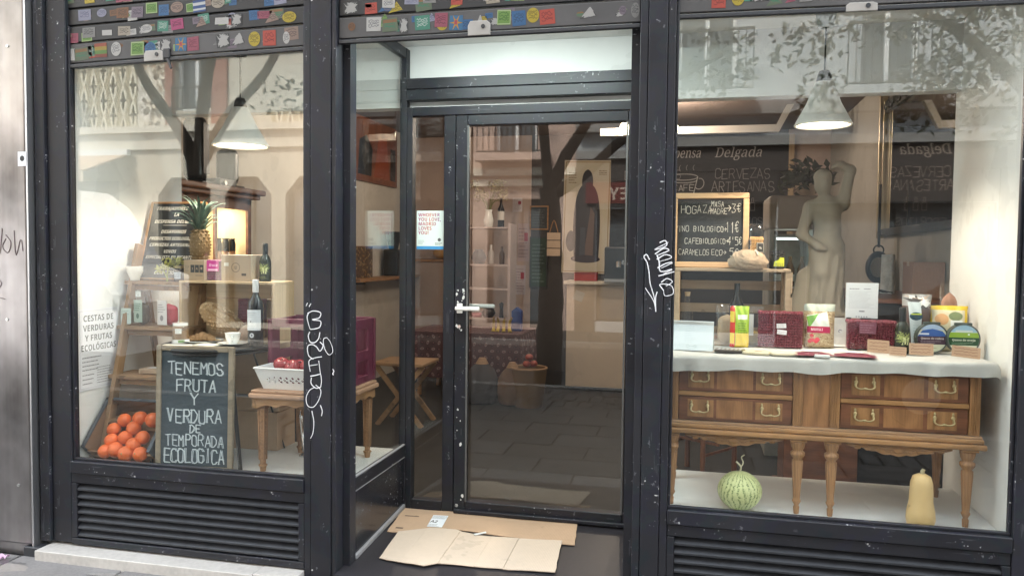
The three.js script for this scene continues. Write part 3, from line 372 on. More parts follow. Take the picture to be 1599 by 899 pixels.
// ----- roller shutters pushed up, their slats covered in stickers -----
{
  const dirty = mat(0xffffff, { map: GR, rough: 0.6 }); dirty.color.setRGB(0.11, 0.105, 0.105);
  const slatM = mat([0.024, 0.025, 0.029], { map: GR, rough: 0.5 });
  const S = (draw, w = 72, h = 52) => cell(w, h, draw);
  const scr = (g, w, h, c, n = 4, seed = 1) => { const r = seeded(seed); g.strokeStyle = c; g.lineWidth = 2.4; for (let k = 0; k < n; k++) { g.beginPath(); const y = h * (0.25 + (0.55 * k) / n); g.moveTo(w * 0.15, y); for (let x = 0.2; x < 0.85; x += 0.08) g.lineTo(w * x, y + (r() - 0.5) * 9); g.stroke(); } };
  const box = (bg, ink, edge, seed = 1) => S((g, w, h) => { g.fillStyle = bg; g.fillRect(0, 0, w, h); if (edge) { g.strokeStyle = edge; g.lineWidth = 4; g.strokeRect(4, 4, w - 8, h - 8); } scr(g, w, h, ink, 4, seed); });
  const P = {
    white: box('#d9d9d6', '#8b8b90', null, 2), blank: box('#dcdcda', '#d0d0ce', null, 3), green: box('#7fae4f', '#4c7a2c', '#c6dba4', 4), blue: box('#3473ab', '#1d4c7c', null, 5), red: box('#d1523f', '#8f2a1f', null, 6), pink: box('#b1566e', '#7c3148', null, 7), yellow: box('#d3bb2f', '#84720f', null, 8), teal: box('#4f9d86', '#d8e2dc', null, 9), magenta: box('#c24a82', '#7d2450', null, 10), cream: box('#bdb3a2', '#6b6258', null, 11), grey: box('#9a9a99', '#58585a', null, 12), tan: box('#a98f82', '#6e5c53', null, 13), mauve: box('#8d7f8e', '#55495a', null, 14), lilac: box('#a7a9c2', '#6f7190', null, 15), rust: box('#8f6038', '#4d3420', null, 16),
    striped: S((g, w, h) => { ['#b5583c', '#b9a13e', '#6d9a48', '#9c4a3a'].forEach((c, i) => { g.fillStyle = c; g.fillRect(0, (i * h) / 4, w, h / 4); }); }), flag: S((g, w, h) => { g.fillStyle = '#e3e6ea'; g.fillRect(0, 0, w, h); g.fillStyle = '#3a5d9c'; g.fillRect(0, 0, w, 12); g.fillRect(0, 24, w, 12); g.fillRect(0, 44, w, 8); }), star: S((g, w, h) => { g.fillStyle = '#3e7fae'; g.fillRect(0, 0, w, h); g.fillStyle = '#dc9b35'; g.beginPath(); for (let k = 0; k < 12; k++) { const r = k % 2 ? 8 : 30; g.lineTo(w / 2 + r * 1.2 * Math.cos(k * 0.52), h / 2 + r * Math.sin(k * 0.52)); } g.fill(); g.fillStyle = '#c54e5f'; g.fillRect(28, 18, 14, 14); }), scrap: S((g, w, h) => { g.fillStyle = '#47484a'; g.fillRect(0, 0, w, h); const r = seeded(21); g.fillStyle = '#c9c9c7'; for (let k = 0; k < 14; k++) { g.beginPath(); g.moveTo(r() * w, r() * h); for (let q = 0; q < 4; q++) g.lineTo(r() * w, r() * h); g.fill(); } }), leafy: S((g, w, h) => { g.fillStyle = '#6f7f65'; g.fillRect(0, 0, w, h); scr(g, w, h, '#3f8f6c', 4, 31); g.fillStyle = '#9c7043'; g.fillRect(6, 6, 60, 12); }),
  };
  const oval = (w, h) => { const p = []; for (let k = 0; k < 18; k++) p.push([Math.cos(k * PI / 9) * w / 2, Math.sin(k * PI / 9) * h / 2]); return p; };
  function sticker(kind, shape, x, y, w, h, parent, z) {
    const c = P[kind], j = () => rr(-0.1, 0.1), out = shape === 'o' ? oval(w, h) : shape === 't' ? [[-w / 2, -h / 2], [w / 2, -h / 2 * 0.6], [w * 0.1, h / 2]] : rect(-w / 2, w / 2, -h / 2, h / 2).map(([a, b]) => [a + j() * w * 0.25, b + j() * h * 0.35]);
    const g = new THREE.ShapeGeometry(shapeOf(out)), uv = g.attributes.uv, p = g.attributes.position;
    for (let i = 0; i < uv.count; i++) uv.setXY(i, lerp(c[0], c[2], clamp(p.getX(i) / w + 0.5)), lerp(c[1], c[3], clamp(p.getY(i) / h + 0.5)));
    part('sticker', moved(flat(g), x, y, z, 0, 0, rr(-0.06, 0.08)), M_sticker, parent);
  }
  function shutter(label, x0, x1, y0, rows, list, tilt) {
    const s = thing('roller_shutter', label, 'shutter', [x0, y0, -0.03]); s.rotation.z = tilt;
    const w = x1 - x0, slats = []; let y = 0;
    for (let k = 0; k < rows; k++) {
      const h = k ? 0.083 : 0.1; if (!k) part('bottom_lip', bx(0, w, -0.022, -0.004, -0.016, 0.006, 0.004), M.slatBlack, s);
      slats.push([part('slat', [bx(0, w, y + 0.002, y + h - 0.006, -0.018, 0, 0.005), bx(0, w, y + h - 0.01, y + h, -0.02, -0.01)], k ? slatM : dirty, s), y, h]); y += h;
    }
    for (const [row, x, sx, kind, shape, k = 1] of list) if (slats[row]) { const [sl, sy, h] = slats[row]; sticker(kind, shape, x - x0, sy + h * 0.5 + rr(-0.008, 0.008), sx, (row ? 0.05 : 0.062) * k, sl, 0.0015); }
    return s;
  }
  const L = shutter('sticker covered roller shutter over the fruit window', -3.134, -1.75, 2.437, 5, [[0, -3.1, 0.03, 'rust', 'o', 0.6], [0, -3.02, 0.075, 'blank', 'r', 0.9], [0, -2.945, 0.08, 'leafy', 'r'], [0, -2.834, 0.068, 'striped', 'r', 1.1], [0, -2.748, 0.056, 'white', 'o', 1.1], [0, -2.63, 0.07, 'green', 'r', 1.05], [0, -2.559, 0.062, 'blue', 'o', 1], [0, -2.475, 0.06, 'scrap', 'r'], [0, -2.391, 0.062, 'star', 'r'], [0, -2.327, 0.06, 'pink', 'r'], [0, -2.168, 0.07, 'scrap', 'r'], [0, -2.09, 0.07, 'scrap', 't'], [0, -2.006, 0.06, 'yellow', 'o', 1.1], [0, -1.93, 0.066, 'red', 'r', 1.1], [0, -1.844, 0.034, 'white', 'o', 0.9],
    [1, -3.08, 0.06, 'grey', 'r', 0.6], [1, -3.02, 0.05, 'tan', 't'], [1, -2.9, 0.072, 'grey', 'r'], [1, -2.796, 0.055, 'blank', 'r', 0.5], [1, -2.7, 0.07, 'cream', 'r', 0.85], [1, -2.576, 0.062, 'white', 'o', 0.8], [1, -2.487, 0.06, 'teal', 'r'], [1, -2.41, 0.066, 'magenta', 'r', 1.05], [1, -2.281, 0.055, 'tan', 't'], [1, -2.172, 0.07, 'blank', 'r', 0.65], [1, -2.096, 0.056, 'scrap', 'r'], [1, -1.915, 0.07, 'tan', 't', 1.1], [1, -1.827, 0.07, 'yellow', 'o'],
    [2, -2.92, 0.07, 'lilac', 'r'], [2, -2.822, 0.055, 'lilac', 'o', 0.8], [2, -2.706, 0.066, 'rust', 'r'], [2, -2.623, 0.064, 'mauve', 'r'], [2, -2.545, 0.062, 'green', 'r'], [2, -2.479, 0.055, 'blue', 'r'], [2, -2.408, 0.068, 'tan', 'o'], [2, -2.29, 0.066, 'flag', 'r', 1.1], [2, -2.19, 0.07, 'cream', 'o'], [3, -2.89, 0.055, 'yellow', 'r'], [3, -2.769, 0.06, 'teal', 'r'], [3, -2.687, 0.06, 'pink', 'r'], [3, -2.037, 0.075, 'grey', 'r'], [3, -1.915, 0.06, 'lilac', 'r']], 0.022);
  const Md = shutter('sticker dotted roller shutter over the recessed entrance', -1.586, -0.241, 2.488, 4, [[0, -1.523, 0.035, 'rust', 'o', 0.6], [0, -1.417, 0.07, 'white', 'r'], [0, -1.34, 0.074, 'leafy', 'r', 0.9], [0, -1.276, 0.04, 'scrap', 'r'], [0, -1.189, 0.07, 'teal', 'r'], [0, -1.103, 0.06, 'pink', 'r'], [0, -1.035, 0.062, 'star', 'r', 1.05], [0, -0.93, 0.04, 'scrap', 't', 1], [0, -0.821, 0.062, 'green', 'r', 1], [0, -0.755, 0.06, 'blue', 'r'], [0, -0.694, 0.054, 'yellow', 'o', 1.02], [0, -0.633, 0.066, 'red', 'r'], [0, -0.458, 0.07, 'scrap', 't', 0.8], [0, -0.263, 0.035, 'grey', 'o'], [0, -0.315, 0.03, 'mauve', 'o', 0.6], [1, -1.528, 0.07, 'scrap', 'r'], [1, -1.347, 0.06, 'white', 'r', 0.8], [1, -1.239, 0.065, 'lilac', 'r', 0.6], [1, -1.157, 0.06, 'grey', 'r', 0.6], [1, -1.032, 0.05, 'red', 'r'], [1, -0.87, 0.06, 'cream', 'r', 0.7], [1, -0.6, 0.06, 'tan', 'o', 0.7], [2, -1.3, 0.06, 'green', 'r'], [2, -0.8, 0.06, 'white', 'o']], 0.002);
  const R = shutter('roller shutter almost fully raised above the sideboard window', -0.093, 1.193, 2.517, 4, [[0, 0.07, 0.055, 'red', 'r'], [0, 0.144, 0.05, 'yellow', 'o'], [0, 0.4, 0.05, 'grey', 'r'], [0, 0.9, 0.06, 'white', 'r'], [1, 0.2, 0.06, 'green', 'r'], [1, 0.7, 0.06, 'cream', 'o']], -0.01);
  { // older scraps and small stickers half covered by the others
    const kinds = ['grey', 'tan', 'scrap', 'cream', 'mauve', 'teal', 'lilac', 'pink', 'yellow', 'blue', 'white', 'rust', 'green', 'scrap', 'leafy', 'red'], shapes = ['r', 'o', 't', 'r', 'r'], q = seeded(404);
    for (const [s, x0, x1, rows] of [[L, -3.1, -1.8, 5], [Md, -1.55, -0.3, 4], [R, -0.05, 1.15, 2]]) for (const slat of s.children.filter((c) => c.name === 'slat')) { const g = slat.geometry; g.computeBoundingBox(); const yc = (g.boundingBox.min.y + g.boundingBox.max.y) / 2; for (let k = 0; k < 17; k++) { const kind = kinds[Math.floor(q() * 16)], w = 0.025 + 0.05 * q(); sticker(kind, shapes[Math.floor(q() * 5)], lerp(x0, x1, q()) - s.position.x, yc + (q() - 0.5) * 0.04, w, w * (0.45 + 0.5 * q()), slat, 0.0008); } }
  }
  const plate = mat([0.55, 0.52, 0.48], { map: GR, rough: 0.6 });
  const lock = (p, x, y, w, h) => { const k = part('lock_plate', [prism([[-w / 2, -h / 2], [w / 2, -h / 2], [w / 2, h * 0.3], [w * 0.35, h / 2], [-w * 0.4, h / 2], [-w / 2, h * 0.2]], 0.006, 0.002).translate(x, y, 0.004)], plate, p); part('keyhole', moved(cyl(0.009, 0.009, 0.004, 0, 0, 0, 12), x + w * 0.2, y + h * 0.1, 0.012, PI / 2), M.slatBlack, k); return k; };
  lock(L, 0.598, 0.006, 0.1, 0.046); part('hook', [bx(0.652, 0.686, -0.01, 0.035, 0.002, 0.012, 0.003), rod([0.67, -0.01, 0.006], [0.69, -0.06, 0.006], 0.012, 0.008)], M.slatBlack, L);
  lock(Md, 0.657, 0.012, 0.096, 0.058); lock(R, 0.7, -0.008, 0.11, 0.03);
}
// ----- cardboard on the entrance floor -----
{
  const slopeY = (z) => 0.0565 - 0.0636 * z;
  function lay(pts, t, lift) { const g = prism(pts.map(([x, z]) => [x, -z]), t).rotateX(-PI / 2), p = g.attributes.position; for (let i = 0; i < p.count; i++) p.setY(i, p.getY(i) + slopeY(p.getZ(i)) + lift + 0.0022 * Math.sin(p.getX(i) * 9) + 0.0022); g.computeVertexNormals(); return g; }
  const dense = (pts, seed) => { const r = seeded(seed), out = []; pts.forEach(([a, b], i) => { const [c, d] = pts[(i + 1) % pts.length], n = Math.max(1, Math.round(Math.hypot(c - a, d - b) / 0.05)); for (let k = 0; k < n; k++) out.push([lerp(a, c, k / n) + (r() - 0.5) * 0.006, lerp(b, d, k / n) + (r() - 0.5) * 0.006]); }); return out; };
  const a = thing('cardboard_sheet', 'brown flattened box with a shipping label against the door', 'cardboard');
  part('sheet', lay(dense([[-1.559, -0.795], [-1.24, -0.795], [-0.578, -0.79], [-0.555, -0.519], [-0.621, -0.519], [-0.835, -0.545], [-1.228, -0.575], [-1.466, -0.478], [-1.525, -0.478]], 4), 0.004, 0.001), M.cardboard, a);
  const lab = cell(128, 160, (g, w, h) => { g.fillStyle = '#dcdfe2'; g.fillRect(0, 0, w, h); textLines(g, 8, 120, 8, 50, 5, '#555', 3); g.fillStyle = '#333'; g.font = 'bold 44px sans-serif'; g.fillText('A2', 16, 104); textLines(g, 8, 120, 118, 154, 3, '#555', 4, 9); });
  const lg = lay([[-1.358, -0.726], [-1.275, -0.73], [-1.262, -0.576], [-1.343, -0.573]], 0.0008, 0.0056), up = lg.attributes.uv, lp = lg.attributes.position; for (let i = 0; i < up.count; i++) up.setXY(i, lerp(lab[0], lab[2], clamp((lp.getX(i) + 1.358) / 0.096)), lerp(lab[1], lab[3], clamp((-0.573 - lp.getZ(i)) / 0.157)));
  part('shipping_label', lg, M_print, a); part('printed_mark', [lay(rect(-1.51, -1.43, -0.7, -0.69), 0.0005, 0.0052), lay(rect(-1.5, -1.46, -0.54, -0.525), 0.0005, 0.0052)], mat([0.12, 0.08, 0.06], { rough: 0.8 }), a); part('torn_slot', lay([[-0.932, -0.6], [-0.753, -0.595], [-0.76, -0.58], [-0.93, -0.584]], 0.0008, 0.0052), mat([0.75, 0.62, 0.42], { rough: 0.9 }), a);
  const b = thing('cardboard_sheet', 'paler creased flattened box nearest the street', 'cardboard');
  const pts = dense([[-1.464, -0.479], [-1.321, -0.547], [-1.179, -0.554], [-1.053, -0.516], [-0.622, -0.547], [-0.596, -0.205], [-0.757, -0.193], [-1.03, -0.182], [-1.145, -0.174], [-1.201, -0.132], [-1.313, -0.145], [-1.44, -0.168]], 8);
  const panels = [-1.5, -1.33, -1.15, -0.98, -0.84, -0.5];
  for (let k = 0; k < 5; k++) { // five panels parted by creases
    const x0 = panels[k] + 0.0014, x1 = panels[k + 1], out = []; const cut = (P, keep, x) => { const o = []; P.forEach((p, i) => { const q = P[(i + 1) % P.length]; if (keep(p)) o.push(p); if (keep(p) !== keep(q)) { const t = (x - p[0]) / (q[0] - p[0]); o.push([x, lerp(p[1], q[1], t)]); } }); return o; };
    const poly = cut(cut(pts, (p) => p[0] > x0, x0), (p) => p[0] < x1, x1); if (poly.length > 2) part('panel', lay(poly, 0.004, 0.0065 + 0.0012 * (k % 2)), M.cardPale, b);
  }
  one('paper_scrap', lay([[-1.073, -0.515], [-1.02, -0.56], [-1.012, -0.545], [-1.06, -0.5]], 0.001, 0.015), M.paper, 'small white paper scrap lying on the cardboard', 'paper');
  one('paper_scrap', moved(sheet(1, 1, 6, 6, (s, u) => [(s - 0.5) * 0.05 * (1 - 0.4 * u), 0.012 + 0.01 * Math.sin(s * 6 + u * 4), (u - 0.5) * 0.045]), 0, 0, 0, 0, 0.5), mat([0.62, 0.4, 0.55], { rough: 0.8, side: THREE.DoubleSide }), 'crumpled pink paper scrap at the foot of the steel column', 'paper', [-3.3, 0.002, 0.13]);
}
one('paper_notice', moved(print(0.155, 0.211, cell(300, 400, (g, w, h) => {
  g.fillStyle = '#d9e4df'; g.fillRect(0, 0, w, h); g.font = 'bold 50px sans-serif'; ['WHOEVER', 'YOU LOVE,', 'MADRID', 'LOVES', 'YOU!'].forEach((s, i) => { const gr = g.createLinearGradient(20, 0, 280, 0); gr.addColorStop(0, '#9c2f6b'); gr.addColorStop(0.5, '#c4523f'); gr.addColorStop(1, '#7c3b8c'); g.fillStyle = gr; g.fillText(s, 18, 62 + i * 46, 262); });
  g.fillStyle = '#555'; g.beginPath(); g.arc(252, 300, 18, 0, 7); g.fill(); textLines(g, 20, 90, 300, 350, 4, '#888', 4); g.font = 'bold 16px sans-serif'; textLines(g, 205, 292, 325, 352, 2, '#555', 7); g.fillStyle = '#3f8fc4'; g.fillRect(0, 366, w, 34);
})), -1.4215, 1.656, -0.8265), M_print, 'white notice in the narrow side light reading WHOEVER YOU LOVE, MADRID LOVES YOU!', 'notice');

const LAMP = { glow: 1.4, power: 1.15 };
// ================= shared makers for the goods =================
function pouch(w, h, d, seal = 0.12) { // a filled bag, flat and crimped at the top
  const s = seeded(Math.round(w * 9000 + h * 777)), ph = s() * 6;
  const face = (sg) => { const g = sheet(1, 1, 16, 20, (a, b) => { const x = (a - 0.5) * 2, y = b, full = Math.pow(clamp(1 - x * x * x * x), 0.5) * Math.pow(clamp(1 - Math.pow(Math.max(0, (y - (1 - seal - 0.35)) / (seal + 0.35)), 1.6)), 0.8) * Math.min(1, 0.55 + y * 6); return [x * w / 2 * (1 - 0.06 * full + 0.03 * (y > 1 - seal)), y * h, sg * (d / 2) * full + 0.0035 * Math.sin(x * 9 + y * 13 + ph) * (0.3 + y)]; }); if (sg < 0) { const i = g.attributes.position, n = g.attributes.normal; for (let k = 0; k < i.count; k += 3) { const a = [i.getX(k), i.getY(k), i.getZ(k)]; i.setXYZ(k, i.getX(k + 1), i.getY(k + 1), i.getZ(k + 1)); i.setXYZ(k + 1, ...a); for (const u of [g.attributes.uv]) { const q = [u.getX(k), u.getY(k)]; u.setXY(k, u.getX(k + 1), u.getY(k + 1)); u.setXY(k + 1, ...q); } } g.computeVertexNormals(); n.needsUpdate = true; } return g; };
  return [face(1), face(-1)];
}
function bag(name, label, cat, [x, y, z], ry, w, h, d, art, { gloss = true, group, seal } = {}) { const t = thing(name, label, cat, [x, y, z], ry, group); const [f, b] = pouch(w, h, d, seal); part('front', inCell(f, art), gloss ? M_printGloss : M_print, t); part('rear', b, mat([0.45, 0.4, 0.35], { rough: 0.3 }), t); return t; }
function clearBag(name, label, cat, [x, y, z], ry, w, h, d, fillM, fill, labels, group) { // see-through film over its contents
  const t = thing(name, label, cat, [x, y, z], ry, group), [f, b] = pouch(w, h, d, 0.2); part('film', [f, b], M.film, t);
  part('contents', sheet(1, 1, 14, 12, (s, u) => { const a = (s - 0.5) * PI * 2, k = Math.min(1, (1 - Math.abs(u * 2 - 1) ** 6) + 0.02); return [Math.sin(a) * w * 0.43 * k * Math.sign(1), 0.004 + u * h * fill, Math.cos(a) * d * 0.36 * k]; }), fillM, t);
  for (const [lx, ly, lw, lh, c] of labels) part('paper_label', sheet(1, 1, 6, 1, (s, u) => [lx + (s - 0.5) * lw, ly + (u - 0.5) * lh, d * 0.5 * Math.sqrt(clamp(1 - (2 * (lx + (s - 0.5) * lw) / w) ** 4)) + 0.003]), null ?? M_print, t).geometry = flat(inCell(sheet(1, 1, 6, 1, (s, u) => [lx + (s - 0.5) * lw, ly + (u - 0.5) * lh, d * 0.5 * Math.sqrt(clamp(1 - (2 * (lx + (s - 0.5) * lw) / w) ** 4)) + 0.003]), c));
  return t;
}
function bumpBox(w, h, d, nx, ny, nz, r) { // a vacuum pack of berries: rows of small beads on every face that shows
  const gs = [bx(-w / 2 + r * 0.6, w / 2 - r * 0.6, 0.002, h - r * 0.6, -d / 2 + r * 0.6, d / 2 - r * 0.6, 0.006)], s = seeded(nx * 31 + ny), put = (x, y, z) => gs.push(flat(new THREE.IcosahedronGeometry(r * (0.85 + 0.3 * s()), 0).translate(x, y, z)));
  for (let i = 0; i < nx; i++) for (let j = 0; j < ny; j++) put(lerp(-w / 2 + r, w / 2 - r, i / (nx - 1)), lerp(r, h - r, j / (ny - 1)), d / 2 - r * 0.6);
  for (let i = 0; i < nx; i++) for (let k = 0; k < nz; k++) put(lerp(-w / 2 + r, w / 2 - r, i / (nx - 1)), h - r * 0.6, lerp(-d / 2 + r, d / 2 - r, nz > 1 ? k / (nz - 1) : 0.5));
  return gs;
}
const M_berry = mat([0.19, 0.028, 0.045], { rough: 0.35, map: G.speck, size: 0.05 }), M_berryPack = mat([0.27, 0.05, 0.08], { rough: 0.3, map: G.speck, size: 0.04, bump: 0.001 });
function loafGeo(rx, ry, rz, seed, flatBase = 0.35, amp = 0.12) { const g = new THREE.SphereGeometry(1, amp > 0.15 ? 80 : 40, amp > 0.15 ? 52 : 26), p = g.attributes.position, v = V(); for (let i = 0; i < p.count; i++) { v.fromBufferAttribute(p, i); const n = fbm(v.x * 0.5 + 1, v.y * 0.5 + v.z * 0.31 + 1, 6, 6, 4, seed) - 0.5; let k = 1 + amp * n + (amp > 0.15 ? 0.16 * (fbm(v.x * 0.5 + 1.3, v.y * 0.5 + v.z * 0.4 + 1, 22, 22, 3, seed + 9) - 0.5) : 0), y = v.y * k; if (y < -flatBase) y = -flatBase + (y + flatBase) * 0.1; p.setXYZ(i, v.x * k * rx, y * ry, v.z * k * rz); } g.computeVertexNormals(); return flat(g); }
function pendant(label, [x, y, z], R, H, capM) { // cone shade, glowing disc and bulb below, cord and ceiling rose; the origin is the middle of the rim
  const t = thing('pendant_lamp', label, 'lamp', [x, y, z], 0, 'cone pendant lamps in the windows'), top = 2.658 - y;
  part('shade', lathe([[R, 0], [R * 0.99, 0.012], [R * 0.62, H * 0.5], [0.04, H], [0.036, H], [R * 0.6, H * 0.48], [R * 0.96, 0.012]], 40), mat([0.72, 0.72, 0.7], { rough: 0.28, metal: 0.4 }), t);
  part('rim_ring', flat(new THREE.TorusGeometry(R, 0.005, 8, 48).rotateX(PI / 2)), mat([0.75, 0.72, 0.66], { rough: 0.3 }), t);
  part('socket', lathe([[0, H + 0.05], [0.022, H + 0.05], [0.03, H + 0.03], [0.036, H - 0.005], [0, H - 0.005]], 20), M.blackMetal, t);
  part('cord', tube([[0, H + 0.05, 0], [0.001, (H + top) / 2, 0.001], [0, top - 0.01, 0]], 0.0045, 12, 6), M.plasticBlack, t);
  part('ceiling_rose', lathe([[0, top - 0.1], [0.032, top - 0.1], [0.05, top - 0.02], [0.05, top], [0, top]], 24), capM, t);
  part('glowing_bulb', lathe([[0, 0.004], [R * 0.86, 0.006], [R * 0.86, 0.012], [0, 0.02]], 32), mat([0.9, 0.85, 0.75], { emissive: new THREE.Color(1, 0.86, 0.62), emissiveIntensity: LAMP.glow, rough: 0.5 }), t);
  const l = new THREE.SpotLight(0xffead2, LAMP.power, 0, 1.32, 0.35, 2); l.position.set(x, y - 0.004, z); l.target.position.set(x, 0, z); l.shadow.radius = 5; l.castShadow = true; scene.add(l, l.target); return t;
}

// ================= left window: fruit, bread and pantry goods =================
const FL = 0.44; // the display floor
pendant('cone pendant lamp on a thin black cord in the fruit window', [-2.374, 2.09, -0.5], 0.143, 0.2, M.plasticBlack);
// price poster on the bay's side wall
one('price_poster', moved(print(0.285, 0.42, cell(340, 500, (g, w, h) => { g.fillStyle = '#d9d9dd'; g.fillRect(0, 0, w, h); g.strokeStyle = '#b9b9c0'; g.lineWidth = 3; g.strokeRect(12, 14, w - 24, h - 28); g.fillStyle = '#0e1a14'; g.font = 'bold 52px sans-serif'; ['CESTAS DE', 'VERDURAS', 'Y FRUTAS', 'ECOLÓGICAS'].forEach((s, i) => { g.textAlign = 'center'; g.fillText(s, w / 2, 78 + i * 60, 300); }); textLines(g, 30, 210, 285, 385, 4, '#555', 5); textLines(g, 150, 320, 360, 470, 7, '#666', 4, 8); textLines(g, 30, 130, 390, 470, 3, '#555', 5, 4); })), -3.046, 1.015, -0.238, 0, PI / 2), M_print, 'white price poster on the side wall reading CESTAS DE VERDURAS Y FRUTAS ECOLÓGICAS', 'poster');
{ // slate against the glass
  const t = thing('chalkboard', 'tall slate with wooden frame reading TENEMOS FRUTA Y VERDURA against the glass', 'chalkboard', [-2.402, FL, -0.118], 0.1);
  const c = canvasTexture(512, 832, (g, w, h) => { dusty(g, w, h, '#333e46', 11); const o = { double: true, line: 7, color: '205,213,216' }; chalk(g, 'TENEMOS', 256, 84, 84, { ...o, w: 44, gap: 18, seed: 4 }); chalk(g, 'FRUTA', 262, 205, 84, { ...o, w: 44, gap: 18, seed: 5 }); chalk(g, 'Y', 250, 310, 82, { ...o, w: 54, seed: 6 }); chalk(g, 'VERDURA', 250, 424, 92, { ...o, w: 44, gap: 16, seed: 7 }); chalk(g, 'DE', 262, 534, 56, { ...o, w: 32, gap: 14, seed: 8 }); chalk(g, 'TEMPORADA', 256, 606, 78, { ...o, w: 36, gap: 14, line: 5.5, seed: 9 }); chalk(g, 'ECOLOGICA', 256, 704, 98, { ...o, w: 40, gap: 12, line: 7, seed: 10 }); });
  const m = mat(0xffffff, { rough: 0.85 }); m.map = c;
  part('frame', [bx(-0.202, -0.176, 0, 0.62, -0.012, 0.012, 0.004), bx(0.176, 0.202, 0, 0.62, -0.012, 0.012, 0.004), bx(-0.175, 0.175, 0, 0.026, -0.012, 0.012, 0.004), bx(-0.175, 0.175, 0.594, 0.62, -0.012, 0.012, 0.004)], mat([0.3, 0.24, 0.17], { map: G.plank, rough: 0.7 }), t);
  part('slate', [moved(flat(new THREE.PlaneGeometry(0.354, 0.572)), 0, 0.31, 0.004)], m, t); part('rear_board', bx(-0.176, 0.176, 0.024, 0.596, -0.009, 0.0), M.slatBlack, t); t.rotation.x = -0.035;
}
{ // tilted tray of oranges
  const t = thing('fruit_tray', 'tilted printed cardboard tray of oranges beside the slate', 'tray', [-2.83, FL, -0.185]); t.rotation.x = 0.86;
  const out = mat([0.06, 0.07, 0.085], { map: G.card, rough: 0.7 }), inn = mat([0.26, 0.15, 0.085], { map: G.card, rough: 0.9 }), W = 0.195, D = 0.29, H = 0.13;
  part('base', bx(-W, W, 0, 0.006, -D, 0), inn, t); part('rear_wall', [bx(-W, W, 0.006, H, -D, -D + 0.006)], inn, t); part('front_wall', bx(-W, W, 0.006, H * 0.7, -0.006, 0), inn, t);
  for (const s of [-1, 1]) { part('side_wall', bx(s * W - 0.004, s * W + 0.004, 0, H, -D, 0), out, t); part('lining', bx(s * (W - 0.0075) - 0.002, s * (W - 0.0075) + 0.002, 0.007, H - 0.004, -D + 0.007, -0.007), inn, t); }
  part('rim', [bx(-W, W, H, H + 0.006, -D - 0.003, -D + 0.012), bx(-W - 0.006, -W + 0.014, H, H + 0.006, -D, 0), bx(W - 0.014, W + 0.006, H, H + 0.006, -D, 0)], out, t);
  part('side_print', [bx(-W - 0.0055, -W - 0.0045, 0.035, 0.07, -0.2, -0.12)], mat([0.45, 0.15, 0.08], { rough: 0.7 }), t);
  const peel = mat([0.8, 0.155, 0.03], { map: grain(128, 0.08, (u, v) => 0.8 + 0.2 * fbm(u, v, 24, 24, 3, 210)), rough: 0.42, bump: 0.0008 });
  const ORANGE = ['left orange of the top row', 'middle orange of the top row', 'right orange of the top row', 'left orange of the second row', 'right orange of the second row', 'left orange of the third row', 'middle orange of the third row', 'right orange of the third row', 'leftmost orange of the bottom row', 'second orange from the left in the bottom row', 'third orange from the left in the bottom row', 'orange resting between the third and the bottom row', 'rightmost orange of the bottom row'].map((t) => t + ' in the tilted tray');
  let o; [[-2.906, 0.637, -0.236], [-2.82, 0.649, -0.247], [-2.742, 0.646, -0.244], [-2.941, 0.594, -0.2], [-2.83, 0.604, -0.208], [-2.921, 0.545, -0.158], [-2.853, 0.563, -0.174], [-2.752, 0.568, -0.178], [-2.927, 0.5, -0.118], [-2.873, 0.51, -0.128], [-2.802, 0.497, -0.115], [-2.785, 0.535, -0.15], [-2.72, 0.5, -0.117]].forEach(([x, y, z], i) => {
    const p = [x + 0.012, y + 0.004, z]; if (!o) { o = thing('orange', ORANGE[0], 'orange', p, 0, 'oranges in the cardboard tray'); part('peel', loafGeo(0.035, 0.034, 0.035, 31, 2), peel, o); part('stem_button', cyl(0.003, 0.004, 0.003, 0, 0.0328, 0, 8), mat([0.2, 0.22, 0.08], {}), o); o.rotation.set(0.7, 0, 0.4); } else { const c = copy(o, ORANGE[i], p); c.rotation.set(rr(0, 3), rr(0, 6), rr(0, 3)); const k = rr(0.95, 1.12); c.scale.set(k, k, k); }
  });
}
